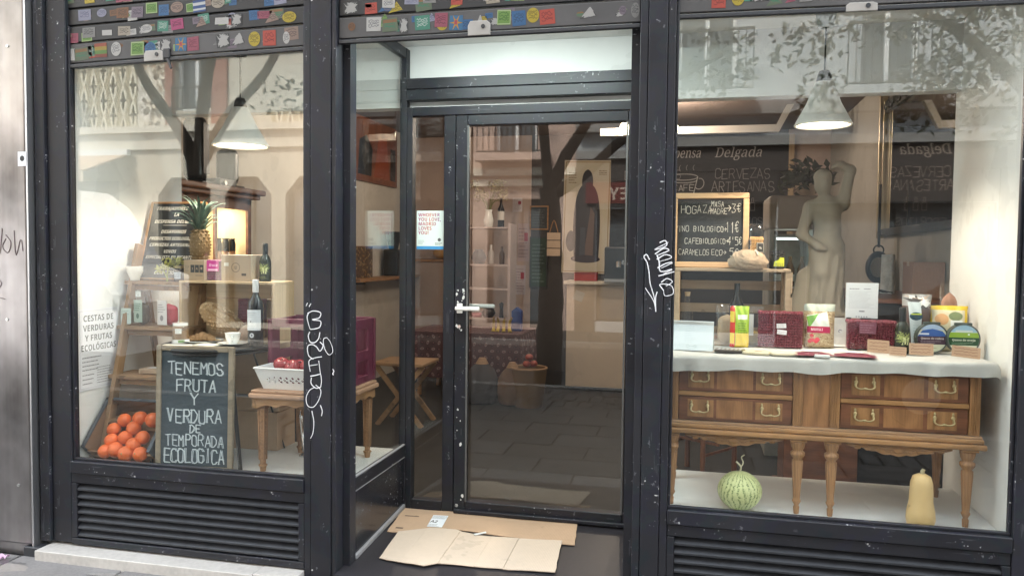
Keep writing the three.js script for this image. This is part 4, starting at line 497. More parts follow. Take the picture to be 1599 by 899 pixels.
{ // carved wooden side table
  const t = thing('side_table', 'carved wooden side table with scalloped apron and fluted legs', 'table', [-1.88, FL, -0.385]);
  const m = mat([0.42, 0.23, 0.11], { map: G.wood, rough: 0.55 }), top = mat([0.5, 0.29, 0.18], { map: G.plank, rough: 0.6 }), mt = mat([0.38, 0.2, 0.1], { map: G.wood, turn: true, rough: 0.6 });
  part('table_top', [bx(-0.245, 0.245, 0.372, 0.398, -0.25, 0.235, 0.01), bx(-0.235, 0.235, 0.398, 0.412, -0.24, 0.225, 0.006)], top, t);
  const ap = (w) => { const p = [[-w, 0.371], [-w, 0.325]]; for (let k = 0; k <= 16; k++) { const x = -w + 0.02 + (2 * w - 0.04) * (k / 16); p.push([x, 0.322 + 0.014 * Math.abs(Math.sin(k * PI / 4)) + 0.01 * Math.sin(k * PI / 16)]); } p.push([w, 0.325], [w, 0.371]); return p; };
  part('apron', [prism(ap(0.225), 0.018, 0.002).translate(0, 0, 0.2), prism(ap(0.225), 0.018, 0.002).translate(0, 0, -0.232), prism(ap(0.22), 0.018, 0.002).rotateY(PI / 2).translate(-0.228, 0, 0), prism(ap(0.22), 0.018, 0.002).rotateY(PI / 2).translate(0.208, 0, 0)], m, t);
  for (const [x, z] of [[-0.195, 0.18], [0.195, 0.18], [-0.195, -0.205], [0.195, -0.205]]) { const k = part('leg', [limb([[0, 0.025, 0], [0, 0.2, 0], [0, 0.33, 0]], 0.0145, 0.022, 8, 8), ...[0, 1, 2, 3].map((q) => rod([0.016 * Math.cos(q * PI / 2 + 0.78), 0.06, 0.016 * Math.sin(q * PI / 2 + 0.78)], [0.022 * Math.cos(q * PI / 2 + 0.78), 0.315, 0.022 * Math.sin(q * PI / 2 + 0.78)], 0.008, 0.008, 0)), bx(-0.024, 0.024, 0.315, 0.345, -0.024, 0.024, 0.004)], mt, t); part('foot', [cyl(0.013, 0.018, 0.03), flat(new THREE.TorusGeometry(0.017, 0.005, 8, 16).rotateX(PI / 2).translate(0, 0.032, 0))], m, k); k.position.set(x, 0, z); }
}
{ // white plastic basket with red apples, on the side table
  const t = thing('plastic_basket', 'white pierced plastic basket with red apples on the side table', 'basket', [-1.94, 0.853, -0.31]), wm = mat([0.82, 0.82, 0.83], { rough: 0.3 });
  const wall = (a, b, h) => { const holes = []; for (let k = 0; k < 7; k++) { const x = (k - 3) * a * 0.235; for (const [dx, dy] of [[0, 0.0], [0.012, 0.011], [-0.012, 0.011], [0, 0.022]]) holes.push([[x + dx, 0.031 + dy], [x + dx + 0.0085, 0.039 + dy], [x + dx, 0.047 + dy], [x + dx - 0.0085, 0.039 + dy]].map(([p, q]) => [p, q])); } return prism([[-a, 0], [a, 0], [b, h], [-b, h]], 0.003, 0, holes); };
  const h = 0.108, lean = 0.3;
  part('basket_wall', [moved(wall(0.135, 0.168, h), 0, 0, 0.095, lean)], wm, t); part('basket_wall', [moved(wall(0.135, 0.168, h), 0, 0, 0.095, lean, PI)].map((g) => g.rotateY(0)), wm, t).rotation.y = PI;
  for (const s of [-1, 1]) { const p = part('basket_wall', moved(wall(0.095, 0.126, h), 0, 0, 0.132, lean), wm, t); p.rotation.y = s * PI / 2; }
  part('base', bx(-0.135, 0.135, 0, 0.004, -0.096, 0.096), wm, t); part('rim', [bx(-0.172, 0.172, 0.1, 0.108, 0.122, 0.134, 0.003), bx(-0.172, 0.172, 0.1, 0.108, -0.134, -0.122, 0.003), bx(-0.176, -0.164, 0.1, 0.108, -0.121, 0.121, 0.003), bx(0.164, 0.176, 0.1, 0.108, -0.121, 0.121, 0.003)], wm, t);
  const skin = mat([0.36, 0.045, 0.055], { map: G.speck, size: 0.16, rough: 0.25 }); const APPLE = ['leftmost red apple at the front of the white basket', 'second red apple from the left in the white basket', 'red apple near the pillar side of the white basket', 'red apple lying low at the rear of the white basket', 'rightmost red apple in the white basket behind the pillar']; let a;
  [[-2.025, 0.958, -0.3, 1.05], [-1.952, 0.95, -0.28, 1], [-1.885, 0.952, -0.31, 1], [-1.965, 0.94, -0.37, 1], [-1.82, 0.945, -0.29, 0.95]].forEach(([x, y, z, k], i) => { if (!a) { a = thing('apple', APPLE[0], 'apple', [x, y, z], 0, 'apples in the white basket'); part('flesh', lathe([[0, -0.03], [0.014, -0.034], [0.032, -0.022], [0.041, 0.003], [0.037, 0.024], [0.02, 0.036], [0.006, 0.03], [0, 0.024]], 28), skin, a); part('stalk', tube([[0, 0.024, 0], [0.002, 0.036, 0.001], [0.006, 0.044, 0.002]], 0.0014, 6, 5), M.mahogany, a); a.rotation.set(0.3, 0, -0.2); } else { const c = copy(a, APPLE[i], [x, y, z]); c.rotation.set(rr(-0.6, 0.8), rr(0, 6), rr(-0.5, 0.5)); c.scale.setScalar(k); } });
}
{ // plum coloured plastic crate on its side
  const t = thing('plastic_crate', 'plum coloured plastic crate standing at the back of the side table', 'crate', [-1.895, 0.853, -0.495]), m = mat([0.13, 0.024, 0.052], { rough: 0.38 }), W = 0.225, H = 0.33, D = 0.135;
  for (const s of [-1, 1]) part('side_wall', prism(rect(-D, D, 0, H), 0.012, 0.002, [rect(-D * 0.5, D * 0.5, H * 0.5, H * 0.86), rect(-D * 0.5, D * 0.5, H * 0.1, H * 0.36)]).rotateY(PI / 2).translate(s > 0 ? W - 0.012 : -W, 0, 0), m, t);
  part('base', bx(-W, W, 0, 0.02, -D, D, 0.004), m, t); part('top_frame', bx(-W, W, H - 0.04, H + 0.005, D - 0.016, D + 0.002, 0.004), m, t); part('top_frame', bx(-W, W, H - 0.04, H + 0.005, -D, -D + 0.012, 0.004), m, t); part('rear_wall', prism(rect(-W, W, 0.02, H - 0.04), 0.008, 0, [rect(-0.07, 0.07, H * 0.5, H * 0.75)]).translate(0, 0, -D), m, t); part('front_wall', bx(-W, W, 0.02, 0.12, D - 0.012, D, 0.003), m, t);
  part('corner_rib', [[-1, -1], [-1, 1], [1, -1], [1, 1]].map(([a, b]) => bx(a * W - 0.012, a * W + 0.012, 0.0, H, b * D - 0.012, b * D + 0.012, 0.005)), m, t);
}
{ // black folding bistro table
  const t = thing('bistro_table', 'small round black bistro table in front of the wooden box', 'table', [-2.43, FL, -0.39]);
  part('table_top', lathe([[0, 0.585], [0.285, 0.585], [0.292, 0.592], [0.292, 0.602], [0.285, 0.606], [0, 0.606]], 56), M.blackMetal, t); part('rim_band', flat(new THREE.TorusGeometry(0.28, 0.006, 8, 48).rotateX(PI / 2).translate(0, 0.578, 0)), M.blackMetal, t);
  for (const [a, b] of [[[0.12, 0.585, 0.1], [0.285, 0, 0.27]], [[-0.12, 0.585, 0.1], [-0.24, 0, 0.25]], [[0.12, 0.585, -0.1], [0.22, 0, -0.27]], [[-0.12, 0.585, -0.1], [-0.22, 0, -0.27]]]) part('leg', rod(a, b, 0.026, 0.009), M.blackMetal, t); part('brace', [rod([0.2, 0.3, 0.18], [-0.18, 0.3, 0.17], 0.012), rod([0.17, 0.3, -0.18], [-0.17, 0.3, -0.18], 0.012)], M.blackMetal, t);
}
const TT = FL + 0.606; // bistro table top
{
  const wine = thing('wine_bottle', 'red wine bottle with white capsule and white label on the bistro table', 'bottle', [-2.19, TT, -0.335]);
  part('glass', lathe([[0, 0], [0.036, 0], [0.04, 0.006], [0.04, 0.205], [0.036, 0.228], [0.018, 0.258], [0.0145, 0.275], [0.0145, 0.335], [0, 0.335]], 32), mat([0.012, 0.012, 0.016], { rough: 0.08, clearcoat: 0.6 }), wine); part('capsule', lathe([[0.0155, 0.275], [0.016, 0.336], [0.013, 0.34], [0, 0.34]], 24), mat([0.75, 0.74, 0.74], { rough: 0.4 }), wine);
  part('label', moved(wrap(0.0408, 0.105, 2.4, cell(110, 110, (g, w, h) => { g.fillStyle = '#d5d8dc'; g.fillRect(0, 0, w, h); textLines(g, 25, 85, 12, 40, 3, '#9a9ea6', 2); g.fillStyle = '#777'; g.beginPath(); g.arc(50, 62, 4, 0, 7); g.fill(); textLines(g, 30, 80, 80, 100, 2, '#a7abb2', 2); })), 0, 0.135, 0), M_print, wine); part('seal', moved(print(0.026, 0.026, cell(40, 40, (g) => { g.fillStyle = '#0d0d10'; g.fillRect(0, 0, 40, 40); g.fillStyle = '#cfd2d6'; g.beginPath(); g.arc(20, 20, 18, 0, 7); g.fill(); g.fillStyle = '#667'; g.fillRect(14, 12, 12, 16); })), 0.002, 0.058, 0.0415), M_print, wine);
  const cup = thing('coffee_cup', 'white coffee cup on its saucer beside the wine bottle', 'cup', [-2.305, TT, -0.31]);
  part('saucer', lathe([[0, 0], [0.04, 0], [0.075, 0.012], [0.076, 0.015], [0.04, 0.005], [0, 0.005]], 40), M.ceramic, cup); part('bowl', lathe([[0, 0.006], [0.023, 0.006], [0.025, 0.012], [0.036, 0.04], [0.04, 0.064], [0.0375, 0.064], [0.033, 0.04], [0.02, 0.014], [0, 0.013]], 36), M.ceramic, cup); part('handle', moved(tube([[0.036, 0.052, 0], [0.055, 0.05, 0], [0.056, 0.03, 0], [0.033, 0.024, 0]], 0.0038, 16, 6), 0, 0, 0, 0, -1.1), M.ceramic, cup);
  const plate = thing('plate', 'white plate under the croissant on the bistro table', 'plate', [-2.51, TT, -0.36]); part('rim', lathe([[0, 0], [0.06, 0], [0.1, 0.014], [0.101, 0.018], [0.06, 0.005], [0, 0.005]], 40), M.ceramic, plate);
  const cr = thing('croissant', 'golden croissant on the white plate', 'pastry', [-2.525, TT + 0.008, -0.36], 0.3); for (let k = 0; k < 7; k++) { const a = (k - 3) * 0.42, r = 0.03 - Math.abs(k - 3) * 0.0055; part('segment', moved(ball(r, 0, 0, 0, [0.75, 0.85, 1.15], 14), Math.sin(a) * 0.062, r * 0.8, -Math.cos(a) * 0.03, 0, -a), M.crust, cr); }
  const jar = thing('preserve_jar', 'glass preserve jar with white lid and paper label on the bistro table', 'jar', [-2.61, TT, -0.31]); part('glass', lathe([[0, 0], [0.04, 0], [0.043, 0.004], [0.043, 0.082], [0.036, 0.094]], 32), M.bottleGlass, jar); part('contents', cyl(0.039, 0.039, 0.066, 0, 0.006, 0, 28), mat([0.28, 0.17, 0.08], { map: G.speck, rough: 0.4 }), jar); part('lid', cyl(0.038, 0.038, 0.014, 0, 0.094, 0, 28), M.ceramic, jar); part('label_band', moved(wrap(0.0436, 0.02, 4, cell(120, 24, (g, w, h) => { g.fillStyle = '#dcdcda'; g.fillRect(0, 0, w, h); g.fillStyle = '#7fa05a'; g.fillRect(70, 4, 22, 14); })), 0, 0.014, 0), M_print, jar); part('price_label', moved(wrap(0.0438, 0.026, 0.75, cell(40, 28, (g, w, h) => { g.fillStyle = '#dedfdd'; g.fillRect(0, 0, w, h); textLines(g, 5, 35, 5, 24, 3, '#999', 2); })), 0, 0.068, 0, 0, 0.35), M_print, jar);
  const menu = (l, x, z, ry, w, d) => one('menu_leaflet', moved(bx(-w / 2, w / 2, 0, 0.004, -d / 2, d / 2), 0, 0, 0, 0, ry), mat([0.78, 0.74, 0.64], { rough: 0.8, map: G.card }), l, 'leaflet', [x, TT + 0.001, z]);
  menu('cream leaflet at the front of the bistro table', -2.53, -0.2, 0.25, 0.2, 0.1); menu('second cream leaflet partly under the cup saucer', -2.4, -0.24, -0.2, 0.13, 0.09).position.y += 0.0055; cup.position.y += 0.002;
}
// cardboard boxes behind, carrying a wooden wine box laid on its side
{
  const cb = (l, x, y, w, h, d, z, ry) => { const t = thing('cardboard_box', l, 'box', [x, y, z], ry); part('carton', bx(-w / 2, w / 2, 0, h, -d / 2, d / 2, 0.003), M.cardboard, t); part('tape', bx(-0.022, 0.022, h - 0.0005, h + 0.0008, -d / 2, d / 2), mat([0.4, 0.28, 0.17], { rough: 0.3 }), t); return t; };
  cb('lowest brown carton behind the slate', -2.5, FL, 0.58, 0.21, 0.2, -0.68, 0); cb('middle brown carton behind the slate', -2.49, FL + 0.212, 0.56, 0.19, 0.19, -0.68, 0.04); cb('upper brown carton right under the wooden box', -2.5, FL + 0.404, 0.58, 0.198, 0.2, -0.68, -0.02);
  const t = thing('wooden_box', 'pale wooden wine box on its side holding a loaf and a berry pack', 'box', [-2.4, 1.047, -0.5]), W = 0.283, H = 0.324, D = 0.1;
  part('plank', bx(-W, W, H - 0.013, H, -D, D, 0.002), M.pine, t); part('plank', bx(-W, W, 0, 0.013, -D, D, 0.002), M.pine, t); for (const s of [-1, 1]) part('plank', bx(s * W - (s > 0 ? 0.015 : 0), s * W + (s > 0 ? 0 : 0.015), 0.0135, H - 0.0135, -D, D, 0.002), M.pineTall, t);
  for (let k = 0; k < 3; k++) part('plank', bx(-W + 0.016, W - 0.016, 0.014 + k * 0.105, 0.116 + k * 0.105, -D, -D + 0.009, 0.002), M.pine, t);
  const y0 = 1.061, bl = thing('rustic_loaf', 'long seeded loaf leaning inside the wooden box', 'bread', [-2.475, y0 + 0.096, -0.475]); part('crumb', loafGeo(0.128, 0.07, 0.055, 301, 2, 0.3), M.bread, bl); part('crust_flakes', [...Array(260)].map((_, k) => { const a = k * 2.399, y = 1 - 2 * (k + 0.5) / 260, r = Math.sqrt(1 - y * y), nx = Math.cos(a) * r, nz = Math.sin(a) * r; return moved(flat(new THREE.IcosahedronGeometry(rr(0.004, 0.009), 0)), nx * 0.128 * rr(0.95, 1.04), y * 0.07 * rr(0.95, 1.05), nz * 0.055 * rr(0.95, 1.05)); }), mat([0.62, 0.44, 0.26], { map: G.speck, rough: 0.95 }), bl).userData.kind = 'stuff'; part('score', [tube([[-0.09, 0.062, 0.012], [-0.03, 0.071, 0.02], [0.03, 0.07, 0.014], [0.09, 0.058, 0.02]], 0.006, 20, 6), tube([[-0.1, 0.04, 0.042], [0, 0.05, 0.05], [0.1, 0.036, 0.044]], 0.005, 20, 6)], M.crust, bl); bl.rotation.set(0.5, 0.1, -0.82);
  one('berry_pack', bumpBox(0.15, 0.21, 0.06, 11, 15, 4, 0.008), M_berry, 'dark berry pack standing inside the wooden box', 'berry pack', [-2.335, y0, -0.55]);
  const pb = thing('bread_roll', 'floury brown roll beside the berry pack inside the wooden box', 'bread', [-2.29, y0 + 0.03, -0.46], 0.3); part('crumb', loafGeo(0.07, 0.055, 0.06, 77, 0.5), mat([0.5, 0.36, 0.28], { map: G.speck, rough: 0.95, bump: 0.002 }), pb);
  // on top of the wooden box
  const y1 = 1.047 + H + 0.001;
  const pr = thing('produce_box', 'low printed carton with three dark icons under the pineapple', 'box', [-2.605, y1, -0.49]); part('carton', bx(-0.062, 0.062, 0, 0.108, -0.07, 0.07, 0.002), M.cardPale, pr); part('print', moved(print(0.12, 0.104, cell(150, 130, (g, w, h) => { g.fillStyle = '#a8937a'; g.fillRect(0, 0, w, h); g.fillStyle = '#34383c'; for (let k = 0; k < 3; k++) g.fillRect(50 + k * 33, 30, 29, 50); g.fillStyle = '#a8937a'; g.font = 'bold 22px sans-serif'; g.fillText('I', 60, 62); g.fillText('A', 89, 62); g.fillRect(124, 44, 14, 16); textLines(g, 8, 46, 30, 72, 5, '#666055', 3); textLines(g, 86, 146, 90, 104, 1, '#5d554a', 4); })), 0, 0.054, 0.0708), M_print, pr);
  const pine = thing('pineapple', 'ripe pineapple with grey green crown on the printed carton', 'pineapple', [-2.605, y1 + 0.109, -0.475]);
  const pg = [], sc = seeded(5); for (let j = 0; j < 9; j++) for (let k = 0; k < 12; k++) { const a = (k + (j % 2) * 0.5) * PI / 6, y = 0.012 + j * 0.0175, r = 0.051 * Math.sqrt(Math.max(0.3, 1 - ((y - 0.08) / 0.115) ** 2)); pg.push(moved(flat(new THREE.ConeGeometry(0.0145, 0.02, 5)).rotateX(PI / 2), 0, y, r, 0, 0)); pg[pg.length - 1].rotateY(a); }
  part('rind', [lathe([[0, 0], [0.036, 0.002], [0.05, 0.04], [0.053, 0.08], [0.047, 0.13], [0.03, 0.162], [0, 0.165]], 28), ...pg], mat([0.2, 0.125, 0.05], { map: G.speck, size: 0.05, rough: 0.6 }), pine);
  const leafM = mat([0.12, 0.19, 0.15], { map: G.fine, rough: 0.55, side: THREE.DoubleSide }), leafG = [0.85, 1, 1.15].map((k) => sheet(1, 1, 2, 8, (s, u) => { const w = 0.017 * (1 - u) ** 0.7 * (1 + 0.5 * Math.sin(u * PI)), x = (s - 0.5) * 2; return [x * w * 0.6, u * 0.17 * k - 0.05 * u * u * u * k, 0.012 + 0.16 * u * u * k * 0.45 - Math.abs(x) * -0.006]; }));
  for (let k = 0; k < 34; k++) { const f = part('leaf', leafG[k % 3], leafM, pine); f.position.y = 0.155 + k * 0.0016; f.rotation.set(lerp(0.55, -0.18, k / 33), k * 2.4, 0, 'YXZ'); const s = lerp(0.85, 1.15, Math.sin((k / 33) * PI)); f.scale.set(1, s, 1); }
  const pk = thing('fruit_punnet', 'rounded clear punnet of dark fruit with a bright pink label', 'punnet', [-2.5, y1, -0.48]); part('fruit', bumpBox(0.1, 0.11, 0.07, 8, 9, 4, 0.009), mat([0.17, 0.02, 0.08], { rough: 0.35 }), pk); part('film', prism([[-0.056, 0], [0.056, 0], [0.057, 0.12], [0.04, 0.148], [-0.04, 0.148], [-0.057, 0.12]], 0.085, 0.004).translate(0, 0, -0.042), M.film, pk); part('label', moved(print(0.072, 0.056, cell(90, 70, (g, w, h) => { g.fillStyle = '#cf3f96'; g.fillRect(0, 0, w, h); g.fillStyle = '#f2c4de'; g.fillRect(10, h - 16, w - 20, 12); g.font = 'italic bold 24px serif'; g.fillStyle = '#f6d5e8'; g.fillText('fruta', 16, 38); })), 0, 0.078, 0.049), M_print, pk);
  const lb = thing('logo_carton', 'plain carton with a round emblem beside the dark oil bottle', 'box', [-2.36, y1, -0.5]); part('carton', bx(-0.088, 0.088, 0, 0.138, -0.07, 0.07, 0.002), M.cardPale, lb); part('print', moved(print(0.17, 0.13, cell(190, 146, (g, w, h) => { g.fillStyle = '#a9937b'; g.fillRect(0, 0, w, h); g.strokeStyle = '#6d5c4b'; g.lineWidth = 3; g.beginPath(); g.arc(92, 70, 26, 0, 7); g.stroke(); g.fillStyle = '#5b4b3d'; g.font = 'bold 26px serif'; g.fillText('U', 83, 80); g.fillStyle = '#d8d2c6'; g.fillRect(16, 42, 30, 20); g.fillStyle = '#4a4038'; g.fillRect(130, 104, 30, 14); })), 0, 0.069, 0.0708), M_print, lb);
  oilBottle('dark olive oil bottle with pale scrawled print on the wooden box', [-2.225, y1, -0.49], 1.04);
}
function oilBottle(label, p, k) {
  const t = thing('oil_bottle', label, 'bottle', p); part('glass', [lathe([[0, 0], [0.026, 0], [0.029, 0.004], [0.029, 0.1], [0.022, 0.124], [0.012, 0.136], [0.0115, 0.15], [0, 0.15]], 24)], mat([0.02, 0.024, 0.014], { rough: 0.15 }), t); part('neck_wrap', lathe([[0.0135, 0.13], [0.014, 0.19], [0.012, 0.193], [0, 0.193]], 20), mat([0.012, 0.014, 0.016], { rough: 0.3 }), t);
  part('label', moved(wrap(0.0294, 0.085, 2.6, cell(120, 110, (g, w, h) => { g.fillStyle = '#1b2016'; g.fillRect(0, 0, w, h); g.strokeStyle = '#a9b26a'; g.lineWidth = 2; const r = seeded(41); for (let q = 0; q < 26; q++) { g.beginPath(); g.moveTo(r() * w, r() * h * 0.6); g.bezierCurveTo(r() * w, r() * h * 0.6, r() * w, r() * h * 0.6, r() * w, r() * h * 0.6); g.stroke(); } g.fillStyle = '#d4d9a0'; g.font = 'italic bold 54px serif'; g.fillText('M', 44, 72); textLines(g, 25, 95, 84, 104, 2, '#8d9458', 3); })), 0, 0.052, 0), M_print, t); t.scale.setScalar(k); return t;
}
{ // ladder shelf by the side wall, with goods on its steps
  const t = thing('ladder_shelf', 'brown wooden stepladder shelf along the left wall', 'shelf', [0, 0, 0]), zAt = (y) => -0.185 - (y - FL) * 0.264;
  part('stile', rod([-3.0, FL, zAt(FL) - 0.02], [-3.0, 1.56, zAt(1.56) - 0.02], 0.024, 0.05), M.ladderTall, t); part('stile', rod([-2.66, FL, zAt(FL) - 0.21], [-2.66, 1.34, zAt(1.34) - 0.16], 0.024, 0.05), M.ladderTall, t);
  for (const x of [-3.0, -2.66]) part('rear_leg', rod([x, FL, -0.72], [x, 1.3, -0.56], 0.02, 0.036), M.ladderTall, t);
  [[1.362, 0.22], [1.122, 0.2], [0.866, 0.2], [0.64, 0.2]].forEach(([y, d]) => { part('step', bx(-3.04, -2.64, y - 0.02, y, zAt(y) - d, zAt(y) + 0.005, 0.003), M.ladderWood, t); part('cross_bar', bx(-2.987, -2.65, y - 0.05, y - 0.024, zAt(y) - 0.035, zAt(y) - 0.015), M.ladderWood, t); });
  const mb = thing('menu_board', 'white lettered black menu board leaning on the ladder shelf', 'menu board', [-2.85, 1.364, -0.51]); mb.rotation.x = -0.3; mb.scale.setScalar(1.05);
  const c = canvasTexture(512, 704, (g, w, h) => { dusty(g, w, h, '#1b1b1b', 19); g.fillStyle = '#e4ddcf'; g.textAlign = 'center'; const L = (s, y, z = 46, x = 256) => { g.font = `italic bold ${z}px sans-serif`; g.fillText(s, x, y, 470); }; L('TRABAJADORES', 62, 44, 200); L('LA', 122); L('DESPENSA DELGADA', 188, 44); g.fillRect(140, 206, 240, 4); L('DESAYUNOS', 284, 44); L('PRODUCTOS ECOLOGICOS', 348, 42); L('CERVEZAS ARTESANAS', 408, 42); L('VINOS', 470, 42); L('ESPECIALISTA EN PICANTE', 524, 42); L('Y', 590, 40); L('COLECCION', 668, 42); });
  const m = mat(0xffffff, { rough: 0.5 }); m.map = c; part('panel', moved(flat(new THREE.PlaneGeometry(0.305, 0.415)), 0, 0.218, 0.007), m, mb); part('frame', [bx(-0.166, -0.152, 0, 0.436, -0.01, 0.012, 0.003), bx(0.152, 0.166, 0, 0.436, -0.01, 0.012, 0.003), bx(-0.151, 0.151, 0, 0.012, -0.01, 0.012, 0.003), bx(-0.151, 0.151, 0.424, 0.436, -0.01, 0.012, 0.003), bx(-0.152, 0.152, 0.012, 0.424, -0.008, 0.003)], M.oak, mb);
  const y = 1.3635; const bowl = thing('porcelain_cup', 'white porcelain beaker on the end of the ladder top step', 'cup', [-2.985, y, -0.44]); part('body', lathe([[0, 0], [0.024, 0], [0.028, 0.02], [0.042, 0.05], [0.043, 0.078], [0.04, 0.078], [0.038, 0.05], [0.024, 0.022], [0, 0.01]], 36), mat([0.78, 0.74, 0.67], { rough: 0.3 }), bowl);
  const sp = thing('leaf_sprig', 'pale yellow green sprig in front of the menu board', 'plant', [-2.79, y, -0.45]); part('stalk', [limb([[0, 0, 0], [0.005, 0.05, 0.006], [0.03, 0.1, 0.004]], 0.006, 0.003, 8, 6), limb([[0, 0.02, 0], [-0.02, 0.06, 0.004], [-0.03, 0.1, 0]], 0.005, 0.003, 8, 6)], mat([0.35, 0.36, 0.1], {}), sp); part('leaf', leaves([[0.02, 0.1, 0.005, 0.032, 44], [-0.02, 0.07, 0.005, 0.026, 34], [0.07, 0.11, 0.0, 0.024, 26]], 0.014), mat([0.42, 0.4, 0.1], { rough: 0.5, side: THREE.DoubleSide }), sp);
  const sj = thing('small_jar', 'small dark jar with pale label beside the sprig', 'jar', [-2.72, y, -0.455]); part('glass', lathe([[0, 0], [0.024, 0], [0.026, 0.004], [0.026, 0.062], [0.022, 0.07], [0, 0.07]], 24), mat([0.05, 0.035, 0.03], { rough: 0.1 }), sj); part('lid', cyl(0.024, 0.024, 0.014, 0, 0.07, 0, 24), M.brass, sj); part('label', moved(wrap(0.0264, 0.036, 1.8, cell(60, 44, (g, w, h) => { g.fillStyle = '#9fa8b6'; g.fillRect(0, 0, w, h); textLines(g, 8, 52, 8, 36, 3, '#4a5262', 3); })), 0, 0.032, 0), M_print, sj);
  const lab = (bg, ink, s) => cell(90, 120, (g, w, h) => { g.fillStyle = bg; g.fillRect(0, 0, w, h); textLines(g, 12, 78, 14, 60, 4, ink, 4, s); g.fillStyle = ink; g.beginPath(); g.arc(45, 86, 14, 0, 7); g.fill(); });
  const y2 = 1.1235; clearBag('herb_bag', 'low clear bag of dried herbs with white label on the ladder step', 'bag', [-3.0, y2, -0.41], 0.1, 0.085, 0.125, 0.06, mat([0.3, 0.22, 0.13], { map: G.speck, rough: 0.9 }), 0.55, [[0, 0.05, 0.06, 0.085, lab('#c9d6cf', '#87a093', 3)]]);
  clearBag('herb_bag', 'tall clear bag of dark tea with green white label on the ladder step', 'bag', [-2.905, y2, -0.4], -0.1, 0.095, 0.2, 0.06, mat([0.12, 0.085, 0.06], { map: G.speck, rough: 0.9 }), 0.6, [[-0.005, 0.08, 0.06, 0.12, lab('#aebfb2', '#4d6a58', 4)], [0, 0.172, 0.036, 0.03, lab('#dadfdc', '#a8b2ac', 6)]]);
  clearBag('herb_bag', 'clear bag with white label over bright red contents on the ladder step', 'bag', [-2.745, y2, -0.4], 0.05, 0.12, 0.19, 0.07, mat([0.5, 0.03, 0.05], { map: G.speck, rough: 0.6 }), 0.62, [[-0.018, 0.075, 0.062, 0.13, lab('#d9d4d2', '#8d8688', 7)]]);
  const y3 = 0.8675; for (const [l, x, k] of [['small kraft packet lying on the lower ladder step', -2.83, 0.1]]) { const pkt = thing('kraft_packet', l, 'packet', [x, y3, -0.4], k); part('paper', bx(-0.07, 0.07, 0, 0.03, -0.05, 0.05, 0.008), M.kraft, pkt); part('label', bx(-0.035, 0.035, 0.0302, 0.0308, -0.025, 0.025), M.paper, pkt); }
}

